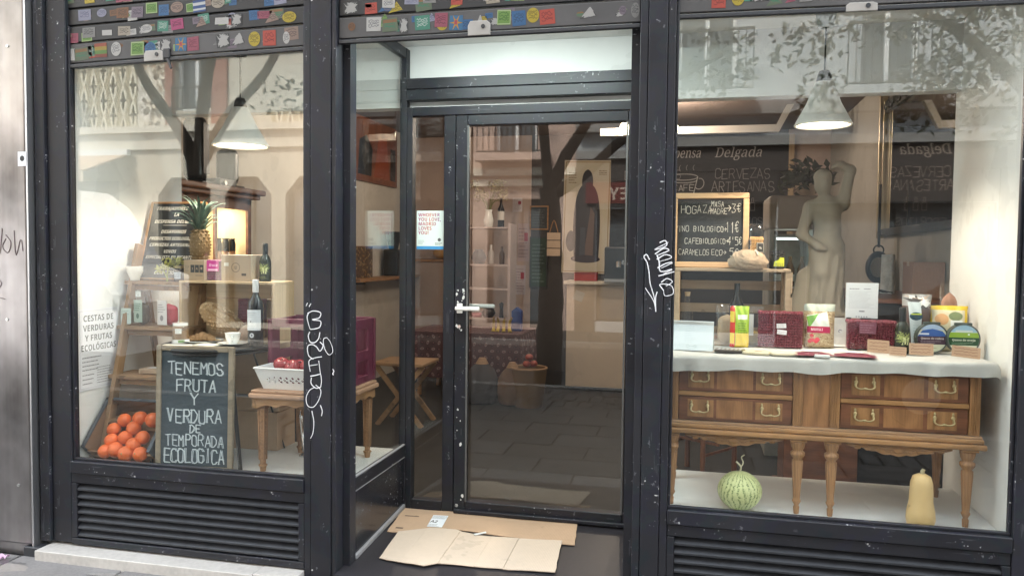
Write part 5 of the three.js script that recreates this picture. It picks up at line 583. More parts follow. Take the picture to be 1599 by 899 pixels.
// ================= right window: sideboard, cloth and groceries =================
pendant('cone pendant lamp under a grey ceiling rose in the sideboard window', [0.546, 2.125, -0.5], 0.12, 0.19, mat([0.42, 0.44, 0.44], { rough: 0.5 }));
{
  const t = thing('sideboard', 'carved walnut sideboard of two drawer chests on turned tapering legs', 'sideboard', [0.52, FL, -0.42]); // legs, rail, two chests with two drawers each
  const D = 0.235, xs = [-0.605, -0.08, 0.055, 0.575];
  const leg = (h) => lathe([[0, 0], [0.011, 0], [0.013, 0.03], [0.009, 0.036], [0.016, 0.05], [0.018, 0.056], [0.014, 0.064], [0.015, 0.075], [0.023, h - 0.085], [0.017, h - 0.08], [0.029, h - 0.062], [0.029, h - 0.05], [0.019, h - 0.043], [0.026, h - 0.03], [0.03, h - 0.012], [0.03, h], [0, h]], 20);
  const H0 = 0.315;
  for (const [i, x] of xs.entries()) for (const z of [D - 0.03, -D + 0.03]) { if (z < 0 && (i === 1 || i === 2)) continue; const l = part('leg', [leg(H0), ...[...Array(10)].map((_, k) => { const a = k * PI / 5; return rod([0.0125 * Math.cos(a), 0.08, 0.0125 * Math.sin(a)], [0.0215 * Math.cos(a), H0 - 0.095, 0.0215 * Math.sin(a)], 0.004, 0.004, 0); })], M.oakTall, t); l.position.set(x, 0, z); part('capital', bx(-0.033, 0.033, H0 - 0.002, H0 + 0.006, -0.033, 0.033, 0.002), M.oak, l); }
  part('base_rail', [bx(-0.645, 0.635, H0 + 0.008, H0 + 0.03, -D, D + 0.012, 0.006), bx(-0.637, 0.627, H0 + 0.03, H0 + 0.052, -D, D + 0.002, 0.008), bx(-0.63, 0.62, H0 + 0.052, H0 + 0.062, -D, D - 0.004, 0.003)], M.oak, t);
  // carved aprons hanging under each half
  for (const [c, w] of [[-0.345, 0.2], [0.315, 0.2]]) { const pts = [[-w, H0 + 0.007]]; for (let k = 0; k <= 40; k++) { const s = k / 40, x = -w + 2 * w * s; pts.push([x, H0 - 0.004 - 0.03 * Math.pow(Math.sin(s * PI), 2) - 0.006 * Math.abs(Math.sin(s * PI * 7))]); } pts.push([w, H0 + 0.007]); const a = part('carved_apron', [prism(pts, 0.014, 0.003).translate(c, 0, D - 0.04)], M.oak, t); part('scroll', [-1, 1].flatMap((s) => [tube([[c, H0 - 0.018, D - 0.022], [c + s * 0.05, H0 - 0.012, D - 0.022], [c + s * 0.09, H0 - 0.006, D - 0.022], [c + s * 0.14, H0 - 0.008, D - 0.022], [c + s * 0.18, H0 + 0.0, D - 0.022]], 0.0055, 24, 6), ...[0.04, 0.08, 0.12, 0.16].map((q) => ball(0.01, c + s * q, H0 - 0.01 - 0.012 * Math.cos(q * 8), D - 0.022, [1.3, 0.7, 0.5], 10))]).concat([ball(0.016, c, H0 - 0.018, D - 0.02, [1.4, 0.9, 0.6], 12)]), M.oak, a); }
  // carcass, posts and drawers
  const y0 = H0 + 0.063, y1 = 0.645; part('carcass', bx(-0.62, 0.61, y0, y1 - 0.02, -D + 0.01, D - 0.034), M.walnutTall, t); part('board_top', bx(-0.645, 0.635, y1 - 0.02, y1, -D, D + 0.01, 0.006), M.walnut, t);
  const postG = (x, w) => [bx(x - w, x + w, y0, y1 - 0.021, D - 0.034, D - 0.008, 0.003), ...[-0.4, 0, 0.4].map((q) => bx(x + q * w - 0.003, x + q * w + 0.003, y0 + 0.01, y1 - 0.03, D - 0.009, D - 0.004, 0.0015))];
  for (const x of [-0.602, -0.087, 0.06, 0.59]) part('post', postG(x, 0.02), M.oakTall, t);
  part('centre_panel', bx(-0.066, 0.039, y0, y1 - 0.021, D - 0.034, D - 0.014), M.walnutTall, t);
  for (const [a, b] of [[-0.581, -0.108], [0.081, 0.569]]) {
    part('drawer_rail', bx(a, b, y0 + 0.108, y0 + 0.128, D - 0.033, D - 0.01, 0.003), M.oak, t);
    for (const [c, e] of [[y0 + 0.003, y0 + 0.106], [y0 + 0.13, y1 - 0.023]]) {
      const dr = part('drawer', bx(a + 0.002, b - 0.002, c, e, D - 0.033, D - 0.016, 0.002), M.mahogany, t), m = (a + b) / 2, hw = (b - a) / 2;
      part('veneer_panel', [bx(m - 0.075, m + 0.075, c + 0.012, e - 0.012, D - 0.0165, D - 0.0145)], M.walnutTall, dr);
      for (const s of [-1, 1]) { part('veneer_panel', bx(m + s * hw * 0.6 - 0.055, m + s * hw * 0.6 + 0.055, c + 0.014, e - 0.014, D - 0.0165, D - 0.014), M.oakTall, dr); const hx = m + s * hw * 0.62, hy = (c + e) / 2 + 0.012;
        part('handle', [-1, 1].flatMap((q) => [ball(0.009, hx + q * 0.034, hy, D - 0.008, [0.9, 1.1, 0.6], 10), ball(0.006, hx + q * 0.034, hy + 0.014, D - 0.01, [0.8, 1.6, 0.5], 8), ball(0.006, hx + q * 0.036, hy - 0.012, D - 0.008, [0.9, 1.4, 0.6], 8)]).concat([tube([[hx - 0.034, hy, D - 0.002], [hx - 0.036, hy - 0.018, D + 0.004], [hx - 0.02, hy - 0.026, D + 0.006], [hx, hy - 0.024, D + 0.006], [hx + 0.02, hy - 0.026, D + 0.006], [hx + 0.036, hy - 0.018, D + 0.004], [hx + 0.034, hy, D - 0.002]], 0.0032, 28, 6), ball(0.006, hx, hy - 0.024, D + 0.006, [1.6, 0.9, 0.9], 10)]), M.brass, dr); }
    }
  }
}
const TX = (x) => 1.106 + 0.014 * x; // the linen lies a little higher at the right
{ // linen cloth draped over the sideboard
  const wr = (x, z) => 0.002 * Math.sin(x * 23 + 4 * Math.sin(z * 14)) * Math.sin(z * 19 + 1) + 0.007 * (fbm(x * 0.4 + 2, z * 0.4 + 2, 22, 22, 4, 410) - 0.5);
  const g = sheet(1.4, 0.9, 150, 60, (s, u) => { // s along the front, u from the rear to the hem
    const x = lerp(-0.16, 1.245, s), len = lerp(-0.66, -0.093 + 0.004 * Math.sin(s * 17) + 0.003 * Math.sin(s * 43) - 0.012 * s, 1 - u); let z = len, y = TX(x) + wr(x, len);
    const edge = -0.165; if (len > edge) { const d = len - edge, a = Math.min(d / 0.012, PI / 2); z = edge + 0.012 * Math.sin(a) + (0.005 * Math.sin(x * 27 + 2 * Math.sin(x * 7)) + 0.003 * Math.sin(x * 61)) * Math.min(1, d * 14); y = TX(x) - 0.012 * (1 - Math.cos(a)) - Math.max(0, d - 0.019) + wr(x, len) * 0.7; }
    const ex = 1.158; let xx = x; if (x > ex) { const d = x - ex, a = Math.min(d / 0.03, PI / 2); xx = ex + 0.03 * Math.sin(a) * 0.9; y -= 0.03 * (1 - Math.cos(a)) + Math.max(0, d - 0.047) * 0.9; }
    return [xx, y, z];
  });
  const lin = mat([0.54, 0.53, 0.5], { map: G.cloth, size: 0.05, bump: 0.0012, rough: 0.95, side: THREE.DoubleSide, sheen: 0.3 }); one('linen_cloth', g, lin, 'grey white linen cloth covering the sideboard top', 'tablecloth');
  setting('display_backing', bx(0.9, 1.205, 0.1, 0.2, -1.2, -1.19), M.white, 'low white board behind the display floor', 'board');
}
{
  const on = (x, dy = 0.003) => TX(x) + dy;
  const wc = thing('menu_card', 'large blank looking white folded card at the left end of the linen', 'card', [-0.012, on(0), -0.31], -0.12); part('front', moved(print(0.19, 0.135, cell(190, 136, (g, w, h) => { g.fillStyle = '#d6dcde'; g.fillRect(0, 0, w, h); textLines(g, 66, 110, 20, 100, 10, '#c3cacd', 2); g.strokeStyle = '#9aa'; g.beginPath(); g.arc(80, 116, 6, 0, 7); g.arc(112, 116, 6, 0, 7); g.stroke(); })), 0, 0.066, -0.012, -0.3), M_print, wc); part('rear', moved(bx(-0.095, 0.095, 0, 0.137, -0.001, 0), 0, 0, -0.07, 0.36), M.paper, wc);
  bag('tea_packet', 'lime yellow and red paper packet standing inside clear film', 'packet', [0.205, on(0.2), -0.5], 0.05, 0.085, 0.19, 0.05, cell(110, 230, (g, w, h) => { g.fillStyle = '#9fbf3a'; g.fillRect(0, 0, w, h); g.fillStyle = '#d23c2e'; g.fillRect(0, 0, 26, h); g.fillStyle = '#e0c23a'; g.fillRect(0, 30, 22, 60); g.fillRect(0, 150, 22, 60); g.fillRect(30, 150, 80, 80); g.fillStyle = '#e9ecd8'; g.fillRect(42, 48, 56, 26); textLines(g, 44, 100, 88, 150, 5, '#4d6a1d', 4); }), { seal: 0.05 });
  clearBag('grain_bag', 'clear bag of pale grain with a narrow white label behind the lime packet', 'bag', [0.15, on(0.15), -0.56], 0.1, 0.1, 0.19, 0.06, mat([0.42, 0.31, 0.2], { map: G.speck, rough: 0.9 }), 0.75, []);
  clearBag('grain_bag', 'clear bag with a white strip label right of the lime packet', 'bag', [0.27, on(0.27), -0.57], -0.1, 0.09, 0.185, 0.05, mat([0.4, 0.3, 0.12], { map: G.speck, rough: 0.8 }), 0.35, [[-0.012, 0.1, 0.03, 0.1, cell(30, 80, (g, w, h) => { g.fillStyle = '#dcdcda'; g.fillRect(0, 0, w, h); })]]);
  const pa = thing('berry_pack', 'big dark red berry pack with two white labels', 'berry pack', [0.385, on(0.38), -0.52]); part('berries', bumpBox(0.2, 0.165, 0.055, 17, 13, 4, 0.0085), M_berry, pa); for (const y of [0.102, 0.073]) part('label', moved(print(0.042, 0.021, cell(50, 26, (g, w, h) => { g.fillStyle = '#e2dfe2'; g.fillRect(0, 0, w, h); textLines(g, 6, 44, 6, 22, 2, '#aaa', 2); })), 0.004 + (0.1 - y) * 0.1, y, 0.034, 0, 0, y > 0.1 ? 0.05 : -0.1), M_print, pa);
  bag('muesli_bag', 'glossy muesli bag with green and raspberry red print', 'bag', [0.56, on(0.56), -0.55], -0.04, 0.132, 0.2, 0.06, cell(150, 230, (g, w, h) => { g.fillStyle = '#b09a78'; g.fillRect(0, 0, w, h); const r = seeded(8); for (let k = 0; k < 700; k++) { g.fillStyle = ['#c8b48c', '#8b6f4a', '#d9c9a4', '#74563a'][k % 4]; g.fillRect(r() * w, r() * h, 5, 3); } g.fillStyle = '#a9b0a4'; g.fillRect(0, 0, w, 38); g.fillStyle = '#dfe3d9'; g.beginPath(); g.moveTo(12, 60); g.lineTo(112, 40); g.lineTo(128, 130); g.lineTo(10, 130); g.fill(); g.fillStyle = '#6fa545'; g.beginPath(); g.moveTo(10, 66); g.lineTo(70, 50); g.lineTo(20, 130); g.fill(); g.fillStyle = '#e9efe9'; g.fillRect(62, 62, 50, 24); g.fillStyle = '#b7244f'; g.fillRect(12, 116, 116, 34); g.fillStyle = '#f3d9df'; g.font = 'bold 17px sans-serif'; g.fillText('MUESLI', 30, 138); g.fillStyle = '#d63648'; for (let k = 0; k < 9; k++) { g.beginPath(); g.arc(24 + r() * 60, 164 + r() * 30, 10, 0, 7); g.fill(); } }));
  const ph = thing('leaflet_holder', 'white leaflet holder with a printed menu sheet standing in it', 'leaflet holder', [0.715, on(0.71), -0.6], 0.02); part('stand', [bx(-0.085, -0.02, 0, 0.132, -0.02, -0.016), bx(-0.085, 0.07, 0, 0.004, -0.05, 0.02)], M.paper, ph); part('sheet', moved(print(0.138, 0.162, cell(200, 236, (g, w, h) => { g.fillStyle = '#d9dee2'; g.fillRect(0, 0, w, h); textLines(g, 22, 92, 34, 40, 1, '#6a7077', 5); textLines(g, 112, 170, 34, 40, 1, '#6a7077', 5, 8); textLines(g, 18, 180, 52, 170, 15, '#a5acb3', 2); g.fillStyle = '#445'; g.fillRect(84, 186, 34, 6); for (let k = 0; k < 5; k++) g.fillRect(64 + k * 16, 222, 8, 6); })), 0.035, 0.215, 0.002), M_print, ph); part('clip', [bx(-0.03, -0.01, 0.127, 0.137, -0.004, 0.006), bx(0.03, 0.075, 0.127, 0.136, -0.004, 0.006)], M.plasticBlack, ph); part('sheet_back', bx(-0.035, 0.105, 0.134, 0.297, -0.003, 0), M.paper, ph); part('emblem', moved(print(0.02, 0.02, cell(30, 30, (g) => { g.fillStyle = '#d5d8da'; g.fillRect(0, 0, 30, 30); g.strokeStyle = '#667'; g.lineWidth = 4; g.beginPath(); g.arc(15, 15, 9, 2, 6); g.stroke(); })), -0.052, 0.07, -0.0155), M_print, ph);
  const pb = thing('berry_pack', 'wrinkled dark red berry pack under film beside the oil bottle', 'berry pack', [0.775, on(0.77), -0.52]); part('berries', bumpBox(0.21, 0.13, 0.06, 18, 11, 5, 0.0085), M_berry, pb); part('film', sheet(1, 1, 24, 8, (s, u) => [(s - 0.5) * 0.214, u * 0.136, 0.036 + 0.003 * Math.sin(s * 40 + u * 9)]), M.film, pb); part('label', moved(print(0.07, 0.05, cell(70, 50, (g, w, h) => { g.fillStyle = '#7d4a5a'; g.fillRect(0, 0, w, h); textLines(g, 5, 66, 6, 46, 4, '#a57f8c', 3); })), -0.02, 0.098, 0.04), M_print, pb);
  oilBottle('dark olive oil bottle with pale scrawled print in front of the foil bag', [0.876, on(0.87), -0.39], 1.03);
  bag('coffee_bag', 'tall silver topped coffee bag with a white front strip', 'bag', [0.962, on(0.96), -0.52], 0, 0.118, 0.25, 0.07, cell(140, 290, (g, w, h) => { g.fillStyle = '#5a4743'; g.fillRect(0, 0, w, h); g.fillStyle = '#9a9896'; g.fillRect(0, 0, w, 60); const r = seeded(4); for (let k = 0; k < 16; k++) { g.fillStyle = ['#e4e4e2', '#4b4542', '#b9a595'][k % 3]; g.beginPath(); g.moveTo(r() * w, r() * 80); g.lineTo(r() * w, r() * 80); g.lineTo(r() * w, r() * 80); g.fill(); } g.fillStyle = '#c8d2d4'; g.beginPath(); g.moveTo(20, 40); g.lineTo(84, 40); g.lineTo(92, 280); g.lineTo(40, 280); g.fill(); g.fillStyle = '#2f4a58'; g.beginPath(); g.ellipse(60, 112, 32, 20, 0, 0, 7); g.fill(); g.fillStyle = '#b9c94a'; g.fillRect(34, 98, 52, 6); textLines(g, 46, 84, 150, 260, 8, '#9fb0b4', 3); }));
  const tin = (label, x, z, ry, draw) => { const t = thing('cheese_box', label, 'box', [x, on(x) + 0.066, z], ry); part('drum', moved(cyl(0.064, 0.064, 0.035, 0, -0.0175, 0, 48), 0, 0, 0, PI / 2), mat([0.05, 0.07, 0.06], { rough: 0.4 }), t); part('printed_face', moved(flat(inCell(new THREE.CircleGeometry(0.06, 48), cell(180, 180, draw))), 0, 0, 0.0182), M_printGloss, t); part('rim', moved(flat(new THREE.TorusGeometry(0.063, 0.003, 8, 56)), 0, 0, 0.0175), mat([0.06, 0.075, 0.07], { rough: 0.35 }), t); part('hanger', bx(-0.035, 0.035, 0.058, 0.069, -0.004, 0.012, 0.003), mat([0.06, 0.08, 0.075], { rough: 0.4 }), t); };
  tin('round cheese box with blue sky picture and plum band', 1.0, -0.43, 0.08, (g, w, h) => { g.fillStyle = '#c9cdb4'; g.fillRect(0, 0, w, h); g.fillStyle = '#a9bedb'; g.fillRect(0, 0, w, 36); g.fillStyle = '#3f64a8'; g.beginPath(); g.moveTo(0, 80); g.lineTo(30, 40); g.lineTo(90, 30); g.lineTo(150, 44); g.lineTo(180, 80); g.fill(); g.fillStyle = '#d8e2ee'; g.fillRect(10, 58, 60, 10); g.fillStyle = '#4b3a48'; g.fillRect(0, 78, w, 52); g.fillStyle = '#ddd3cf'; g.font = 'bold 18px serif'; g.textAlign = 'center'; g.fillText('Queso de cabra', 90, 98, 150); textLines(g, 20, 160, 104, 124, 2, '#a99aa5', 3); textLines(g, 50, 130, 146, 156, 1, '#8d9078', 4); });
  tin('round cheese box with green meadow picture and dark green band', 1.118, -0.41, 0.05, (g, w, h) => { g.fillStyle = '#d5d8c0'; g.fillRect(0, 0, w, h); g.fillStyle = '#8fb1c9'; g.fillRect(0, 0, w, 46); g.fillStyle = '#b9c6c4'; g.fillRect(40, 34, 100, 14); g.fillStyle = '#86a93a'; g.fillRect(0, 48, w, 36); g.fillStyle = '#dfe5d9'; g.fillRect(112, 56, 12, 8); g.fillStyle = '#25492f'; g.fillRect(0, 80, w, 50); g.fillStyle = '#d5dcc9'; g.font = 'bold 18px serif'; g.textAlign = 'center'; g.fillText('Queso de oveja', 90, 102, 150); textLines(g, 20, 160, 108, 126, 2, '#7f9a83', 3); g.fillStyle = '#3c4a3c'; g.beginPath(); g.moveTo(80, 160); g.lineTo(90, 144); g.lineTo(100, 160); g.fill(); });
  bag('crisp_bag', 'cream and yellow crisp bag behind the round cheese boxes', 'bag', [1.09, on(1.09), -0.53], -0.05, 0.16, 0.2, 0.07, cell(190, 230, (g, w, h) => { g.fillStyle = '#d8cfae'; g.fillRect(0, 0, w, h); g.fillStyle = '#e0bd2f'; g.fillRect(0, 0, w, 22); g.fillRect(0, 0, 16, h); g.fillRect(w - 16, 0, 16, h); g.fillStyle = '#d7a777'; g.beginPath(); g.ellipse(62, 68, 34, 28, 0, 0, 7); g.fill(); g.fillStyle = '#7d8a63'; g.beginPath(); g.ellipse(130, 52, 34, 22, 0, 0, 7); g.fill(); g.fillStyle = '#eef1ee'; g.fillRect(104, 72, 60, 30); textLines(g, 30, 160, 130, 200, 6, '#a89a6a', 4); }), { seal: 0.06 });
  clearBag('seed_bag', 'small clear twisted bag of pinkish seeds behind the crisp bag', 'bag', [1.125, on(1.12), -0.63], 0, 0.08, 0.295, 0.05, mat([0.5, 0.26, 0.17], { map: G.speck, rough: 0.8 }), 0.85, []);
  const price = (label, x, z, w, h, ry, rz) => { const t = thing('price_tag', label, 'price tag', [x, on(x, 0.004), z], ry); const c = cell(120, 70, (g, cw, ch) => { g.fillStyle = '#b8977c'; g.fillRect(0, 0, cw, ch); const r = seeded(Math.round(x * 100)); g.strokeStyle = '#6d4636'; g.lineWidth = 2; for (let q = 0; q < 3; q++) { g.beginPath(); let yy = 16 + q * 18; g.moveTo(12, yy); for (let k = 12; k < 108; k += 5) g.lineTo(k, yy + (r() - 0.5) * 8); g.stroke(); } }); part('card', [moved(print(w, h, c), 0, h / 2, 0.0012, -0.2, 0, rz)], M_print, t); part('rear_card', moved(bx(-w / 2, w / 2, -h / 2, h / 2, -0.001, 0), 0, h / 2, 0, -0.2, 0, rz), M.kraft, t); part('clip', bx(-0.01, 0.01, 0, 0.008, -0.03, -0.002), M.pine, t); };
  price('kraft price tag before the wrinkled berry pack', 0.78, -0.38, 0.09, 0.056, 0.08, -0.06); price('smallest kraft price tag at the foot of the oil bottle', 0.838, -0.29, 0.068, 0.038, 0.1, -0.06); price('kraft price tag below the blue cheese box', 0.938, -0.33, 0.095, 0.05, 0.02, -0.02); price('kraft price tag lying crooked before the green cheese box', 1.095, -0.28, 0.11, 0.046, 0.05, -0.1);
  const fl = (name, label, cat, x, z, w, d, ry, m, extra) => { const t = thing(name, label, cat, [x, on(x, 0.005), z], ry); part('wrapper', bx(-w / 2, w / 2, 0, 0.01, -d / 2, d / 2, 0.002), m, t); if (extra) extra(t, w, d); return t; };
  fl('chocolate_bar', 'bar in dark wrapper with white spots lying on the linen', 'chocolate bar', 0.155, -0.29, 0.125, 0.07, -0.15, mat([0.05, 0.04, 0.035], { rough: 0.3 }), (t, w, d) => { for (let i = 0; i < 6; i++) for (let j = 0; j < 3; j++) part('white_spot', bx(-w / 2 + 0.012 + i * 0.018, -w / 2 + 0.022 + i * 0.018, 0.0101, 0.0107, -d / 2 + 0.01 + j * 0.02, -d / 2 + 0.02 + j * 0.02), M.paper, t); });
  fl('paper_sachet', 'cream paper sachet lying flat in the middle of the linen', 'sachet', 0.267, -0.24, 0.11, 0.09, -0.25, mat([0.68, 0.6, 0.42], { map: G.card, rough: 0.7 }), (t) => part('mark', bx(-0.012, 0.02, 0.0101, 0.0106, -0.012, 0.002), M.mahogany, t)); fl('paper_sachet', 'second cream sachet overlapping beside the red packs', 'sachet', 0.368, -0.22, 0.105, 0.08, 0.3, mat([0.7, 0.62, 0.45], { map: G.card, rough: 0.7 }));
  const redPack = (label, x, z, ry) => { const t = thing('berry_sachet', label, 'sachet', [x, on(x, 0.004), z], ry); part('pack', sheet(1, 1, 20, 14, (s, u) => [(s - 0.5) * 0.16, 0.006 + 0.012 * Math.sin(s * PI) * Math.sin(u * PI) + 0.002 * Math.sin(s * 60) * Math.sin(u * 50), (0.5 - u) * 0.1]), M_berryPack, t); part('label', bx(-0.035, 0.03, 0.0185, 0.0195, -0.015, 0.012), M.paper, t); };
  redPack('flat dark red sachet with white label on the linen, left one', 0.49, -0.225, 0.1); redPack('flat dark red sachet hanging over the linen edge, right one', 0.655, -0.21, -0.1); fl('paper_slip', 'white slip under the left dark red sachet', 'paper', 0.52, -0.165, 0.06, 0.02, -0.2, M.paper);
}
{ // wooden crate at the back left with a price board, loaf and jars on it
  const t = thing('wooden_crate', 'rough wooden fruit crate at the back of the sideboard', 'crate', [0.17, 1.105, -0.68]), W = 0.265, H = 0.368, D = 0.1;
  part('plank', bx(-W, W, H - 0.014, H, -D, D, 0.002), M.pallet, t); part('plank', bx(-W, W, 0, 0.014, -D, D, 0.002), M.pallet, t);
  for (const s of [-1, 1]) for (const z of [-D + 0.025, D - 0.025]) part('corner_post', bx(s * W - 0.024 * (s > 0 ? 1 : 0), s * W + 0.024 * (s > 0 ? 0 : 1), 0.0145, H - 0.0145, z - 0.024, z + 0.024, 0.002), M.pallet, t);
  for (const s of [-1, 1]) for (let k = 0; k < 3; k++) part('plank', bx(s * W - (s > 0 ? 0.0 : 0.008), s * W + (s > 0 ? 0.008 : 0.0), 0.02 + k * 0.118, 0.118 + k * 0.118, -D, D, 0.002), M.pallet, t);
  for (let k = 0; k < 3; k++) part('plank', bx(-W, W, 0.03 + k * 0.115, 0.075 + k * 0.115, -D - 0.009, -D - 0.001, 0.002), M.pallet, t);
  const y = 1.4735;
  const b = thing('price_board', 'blackboard in pale wooden frame with chalked prices in euros', 'price board', [0.065, y, -0.7]); b.rotation.x = -0.12;
  const c = canvasTexture(640, 512, (g, w, h) => { dusty(g, w, h, '#1c1b1c', 23); const o = { color: '214,208,196', line: 4.5 }; chalk(g, 'HOGAZA', 190, 60, 60, { ...o, w: 38, gap: 14, seed: 2 }); chalk(g, 'MASA', 390, 28, 40, { ...o, w: 22, gap: 9, seed: 3 }); chalk(g, 'MADRE', 402, 82, 44, { ...o, w: 24, gap: 9, seed: 4 }); chalk(g, '>3€', 545, 46, 66, { ...o, w: 36, gap: 12, line: 6, seed: 5 }); chalk(g, 'VINO', 50, 222, 46, { ...o, w: 26, gap: 10, seed: 6 }); chalk(g, 'BIOLOGICO>', 322, 226, 40, { ...o, w: 23, gap: 9, seed: 7 }); chalk(g, '11€', 535, 190, 80, { ...o, w: 32, gap: 10, line: 6, seed: 8 }); chalk(g, 'CAFE', 150, 318, 44, { ...o, w: 26, gap: 10, seed: 9 }); chalk(g, 'BIOLOGICO>', 360, 322, 38, { ...o, w: 20, gap: 8, seed: 10 }); chalk(g, "4'5€", 560, 308, 58, { ...o, w: 28, gap: 8, line: 5.5, seed: 11 }); chalk(g, 'CARAMELOS', 170, 408, 44, { ...o, w: 24, gap: 9, seed: 12 }); chalk(g, 'ECO>', 410, 410, 42, { ...o, w: 26, gap: 10, seed: 13 }); chalk(g, '5€', 555, 398, 62, { ...o, w: 32, gap: 12, line: 6, seed: 14 }); });
  const m = mat(0xffffff, { rough: 0.8 }); m.map = c; const w = 0.185, hh = 0.37; part('slate', moved(flat(new THREE.PlaneGeometry(2 * w - 0.05, hh - 0.05)), 0, hh / 2, 0.004), m, b); part('frame', [bx(-w, w, hh - 0.028, hh, -0.012, 0.014, 0.004), bx(-w, w, 0, 0.028, -0.012, 0.014, 0.004), bx(-w, -w + 0.028, 0.0285, hh - 0.0285, -0.012, 0.014, 0.004), bx(w - 0.028, w, 0.0285, hh - 0.0285, -0.012, 0.014, 0.004)], mat([0.66, 0.42, 0.23], { map: G.plank, rough: 0.55 }), b); part('rear_board', bx(-w + 0.02, w - 0.02, 0.02, hh - 0.02, -0.008, 0.001), M.pine, b);
  const lf = thing('round_loaf', 'floury round loaf on the crate in front of the price board', 'bread', [0.243, y + 0.03, -0.62]); part('crumb', loafGeo(0.088, 0.06, 0.075, 501, 0.5, 0.18), mat([0.58, 0.43, 0.3], { map: G.speck, rough: 0.95, bump: 0.003 }), lf); part('score', tube([[0.03, 0.058, 0.02], [0.036, 0.05, 0.04], [0.04, 0.035, 0.055]], 0.004, 10, 6), mat([0.7, 0.6, 0.46], { rough: 0.9 }), lf);
  const jr = thing('biscuit_jar', 'tall glass jar of orange biscuits beside the round loaf', 'jar', [0.285, y, -0.705]); part('glass', lathe([[0, 0], [0.05, 0], [0.054, 0.005], [0.054, 0.165], [0.045, 0.2], [0.03, 0.212], [0.03, 0.216]], 36), M.bottleGlass, jr); part('biscuits', bumpBox(0.066, 0.15, 0.066, 5, 9, 4, 0.012), mat([0.6, 0.34, 0.12], { map: G.speck, rough: 0.8 }), jr); part('label', moved(wrap(0.0548, 0.05, 0.7, cell(60, 70, (g, cw, ch) => { g.fillStyle = '#33302c'; g.fillRect(0, 0, cw, ch); g.strokeStyle = '#d8d2c2'; g.lineWidth = 3; g.strokeRect(5, 5, cw - 10, ch - 10); g.font = 'bold 22px serif'; g.fillStyle = '#d8d2c2'; g.fillText('%', 20, 44); })), 0, 0.1, 0, 0, 0.3), M_print, jr);
  const bj = thing('sauce_jar', 'black lidded jar with yellow label at the end of the crate', 'jar', [0.375, y, -0.63]); part('glass', lathe([[0, 0], [0.031, 0], [0.034, 0.004], [0.034, 0.064], [0.031, 0.07], [0, 0.07]], 28), mat([0.018, 0.018, 0.016], { rough: 0.1 }), bj); part('lid', cyl(0.034, 0.034, 0.017, 0, 0.071, 0, 28), M.plasticBlack, bj); part('label', moved(wrap(0.0345, 0.05, 2.2, cell(90, 64, (g, cw, ch) => { g.fillStyle = '#1c1c18'; g.fillRect(0, 0, cw, ch); g.fillStyle = '#c9cf3a'; g.beginPath(); g.moveTo(14, 58); g.lineTo(18, 30); g.lineTo(40, 20); g.lineTo(48, 6); g.lineTo(82, 8); g.lineTo(84, 58); g.fill(); textLines(g, 24, 80, 36, 56, 3, '#3d4010', 3); })), 0, 0.034, 0, 0, 0.25), M_print, bj);
  const cbt = thing('glass_carafe', 'clear glass bottle standing inside the wooden crate', 'bottle', [-0.035, 1.12, -0.64]); part('glass', lathe([[0, 0], [0.026, 0], [0.028, 0.004], [0.028, 0.13], [0.013, 0.18], [0.012, 0.22], [0.014, 0.222]], 24), M.bottleGlass, cbt); part('stopper', cyl(0.012, 0.014, 0.02, 0, 0.216, 0, 16), M.pine, cbt);
  const gl = thing('dark_bottle', 'dark bottle standing in the shadow inside the wooden crate', 'bottle', [0.2, 1.12, -0.7]); part('glass', lathe([[0, 0], [0.034, 0], [0.036, 0.004], [0.036, 0.17], [0.014, 0.22], [0.013, 0.28], [0, 0.28]], 24), mat([0.02, 0.015, 0.015], { rough: 0.1 }), gl); part('label', moved(wrap(0.0365, 0.07, 2, cell(60, 50, (g, w2, h2) => { g.fillStyle = '#8d7f72'; g.fillRect(0, 0, w2, h2); textLines(g, 8, 52, 8, 42, 4, '#54483e', 3); })), 0, 0.09, 0), M_print, gl);
}
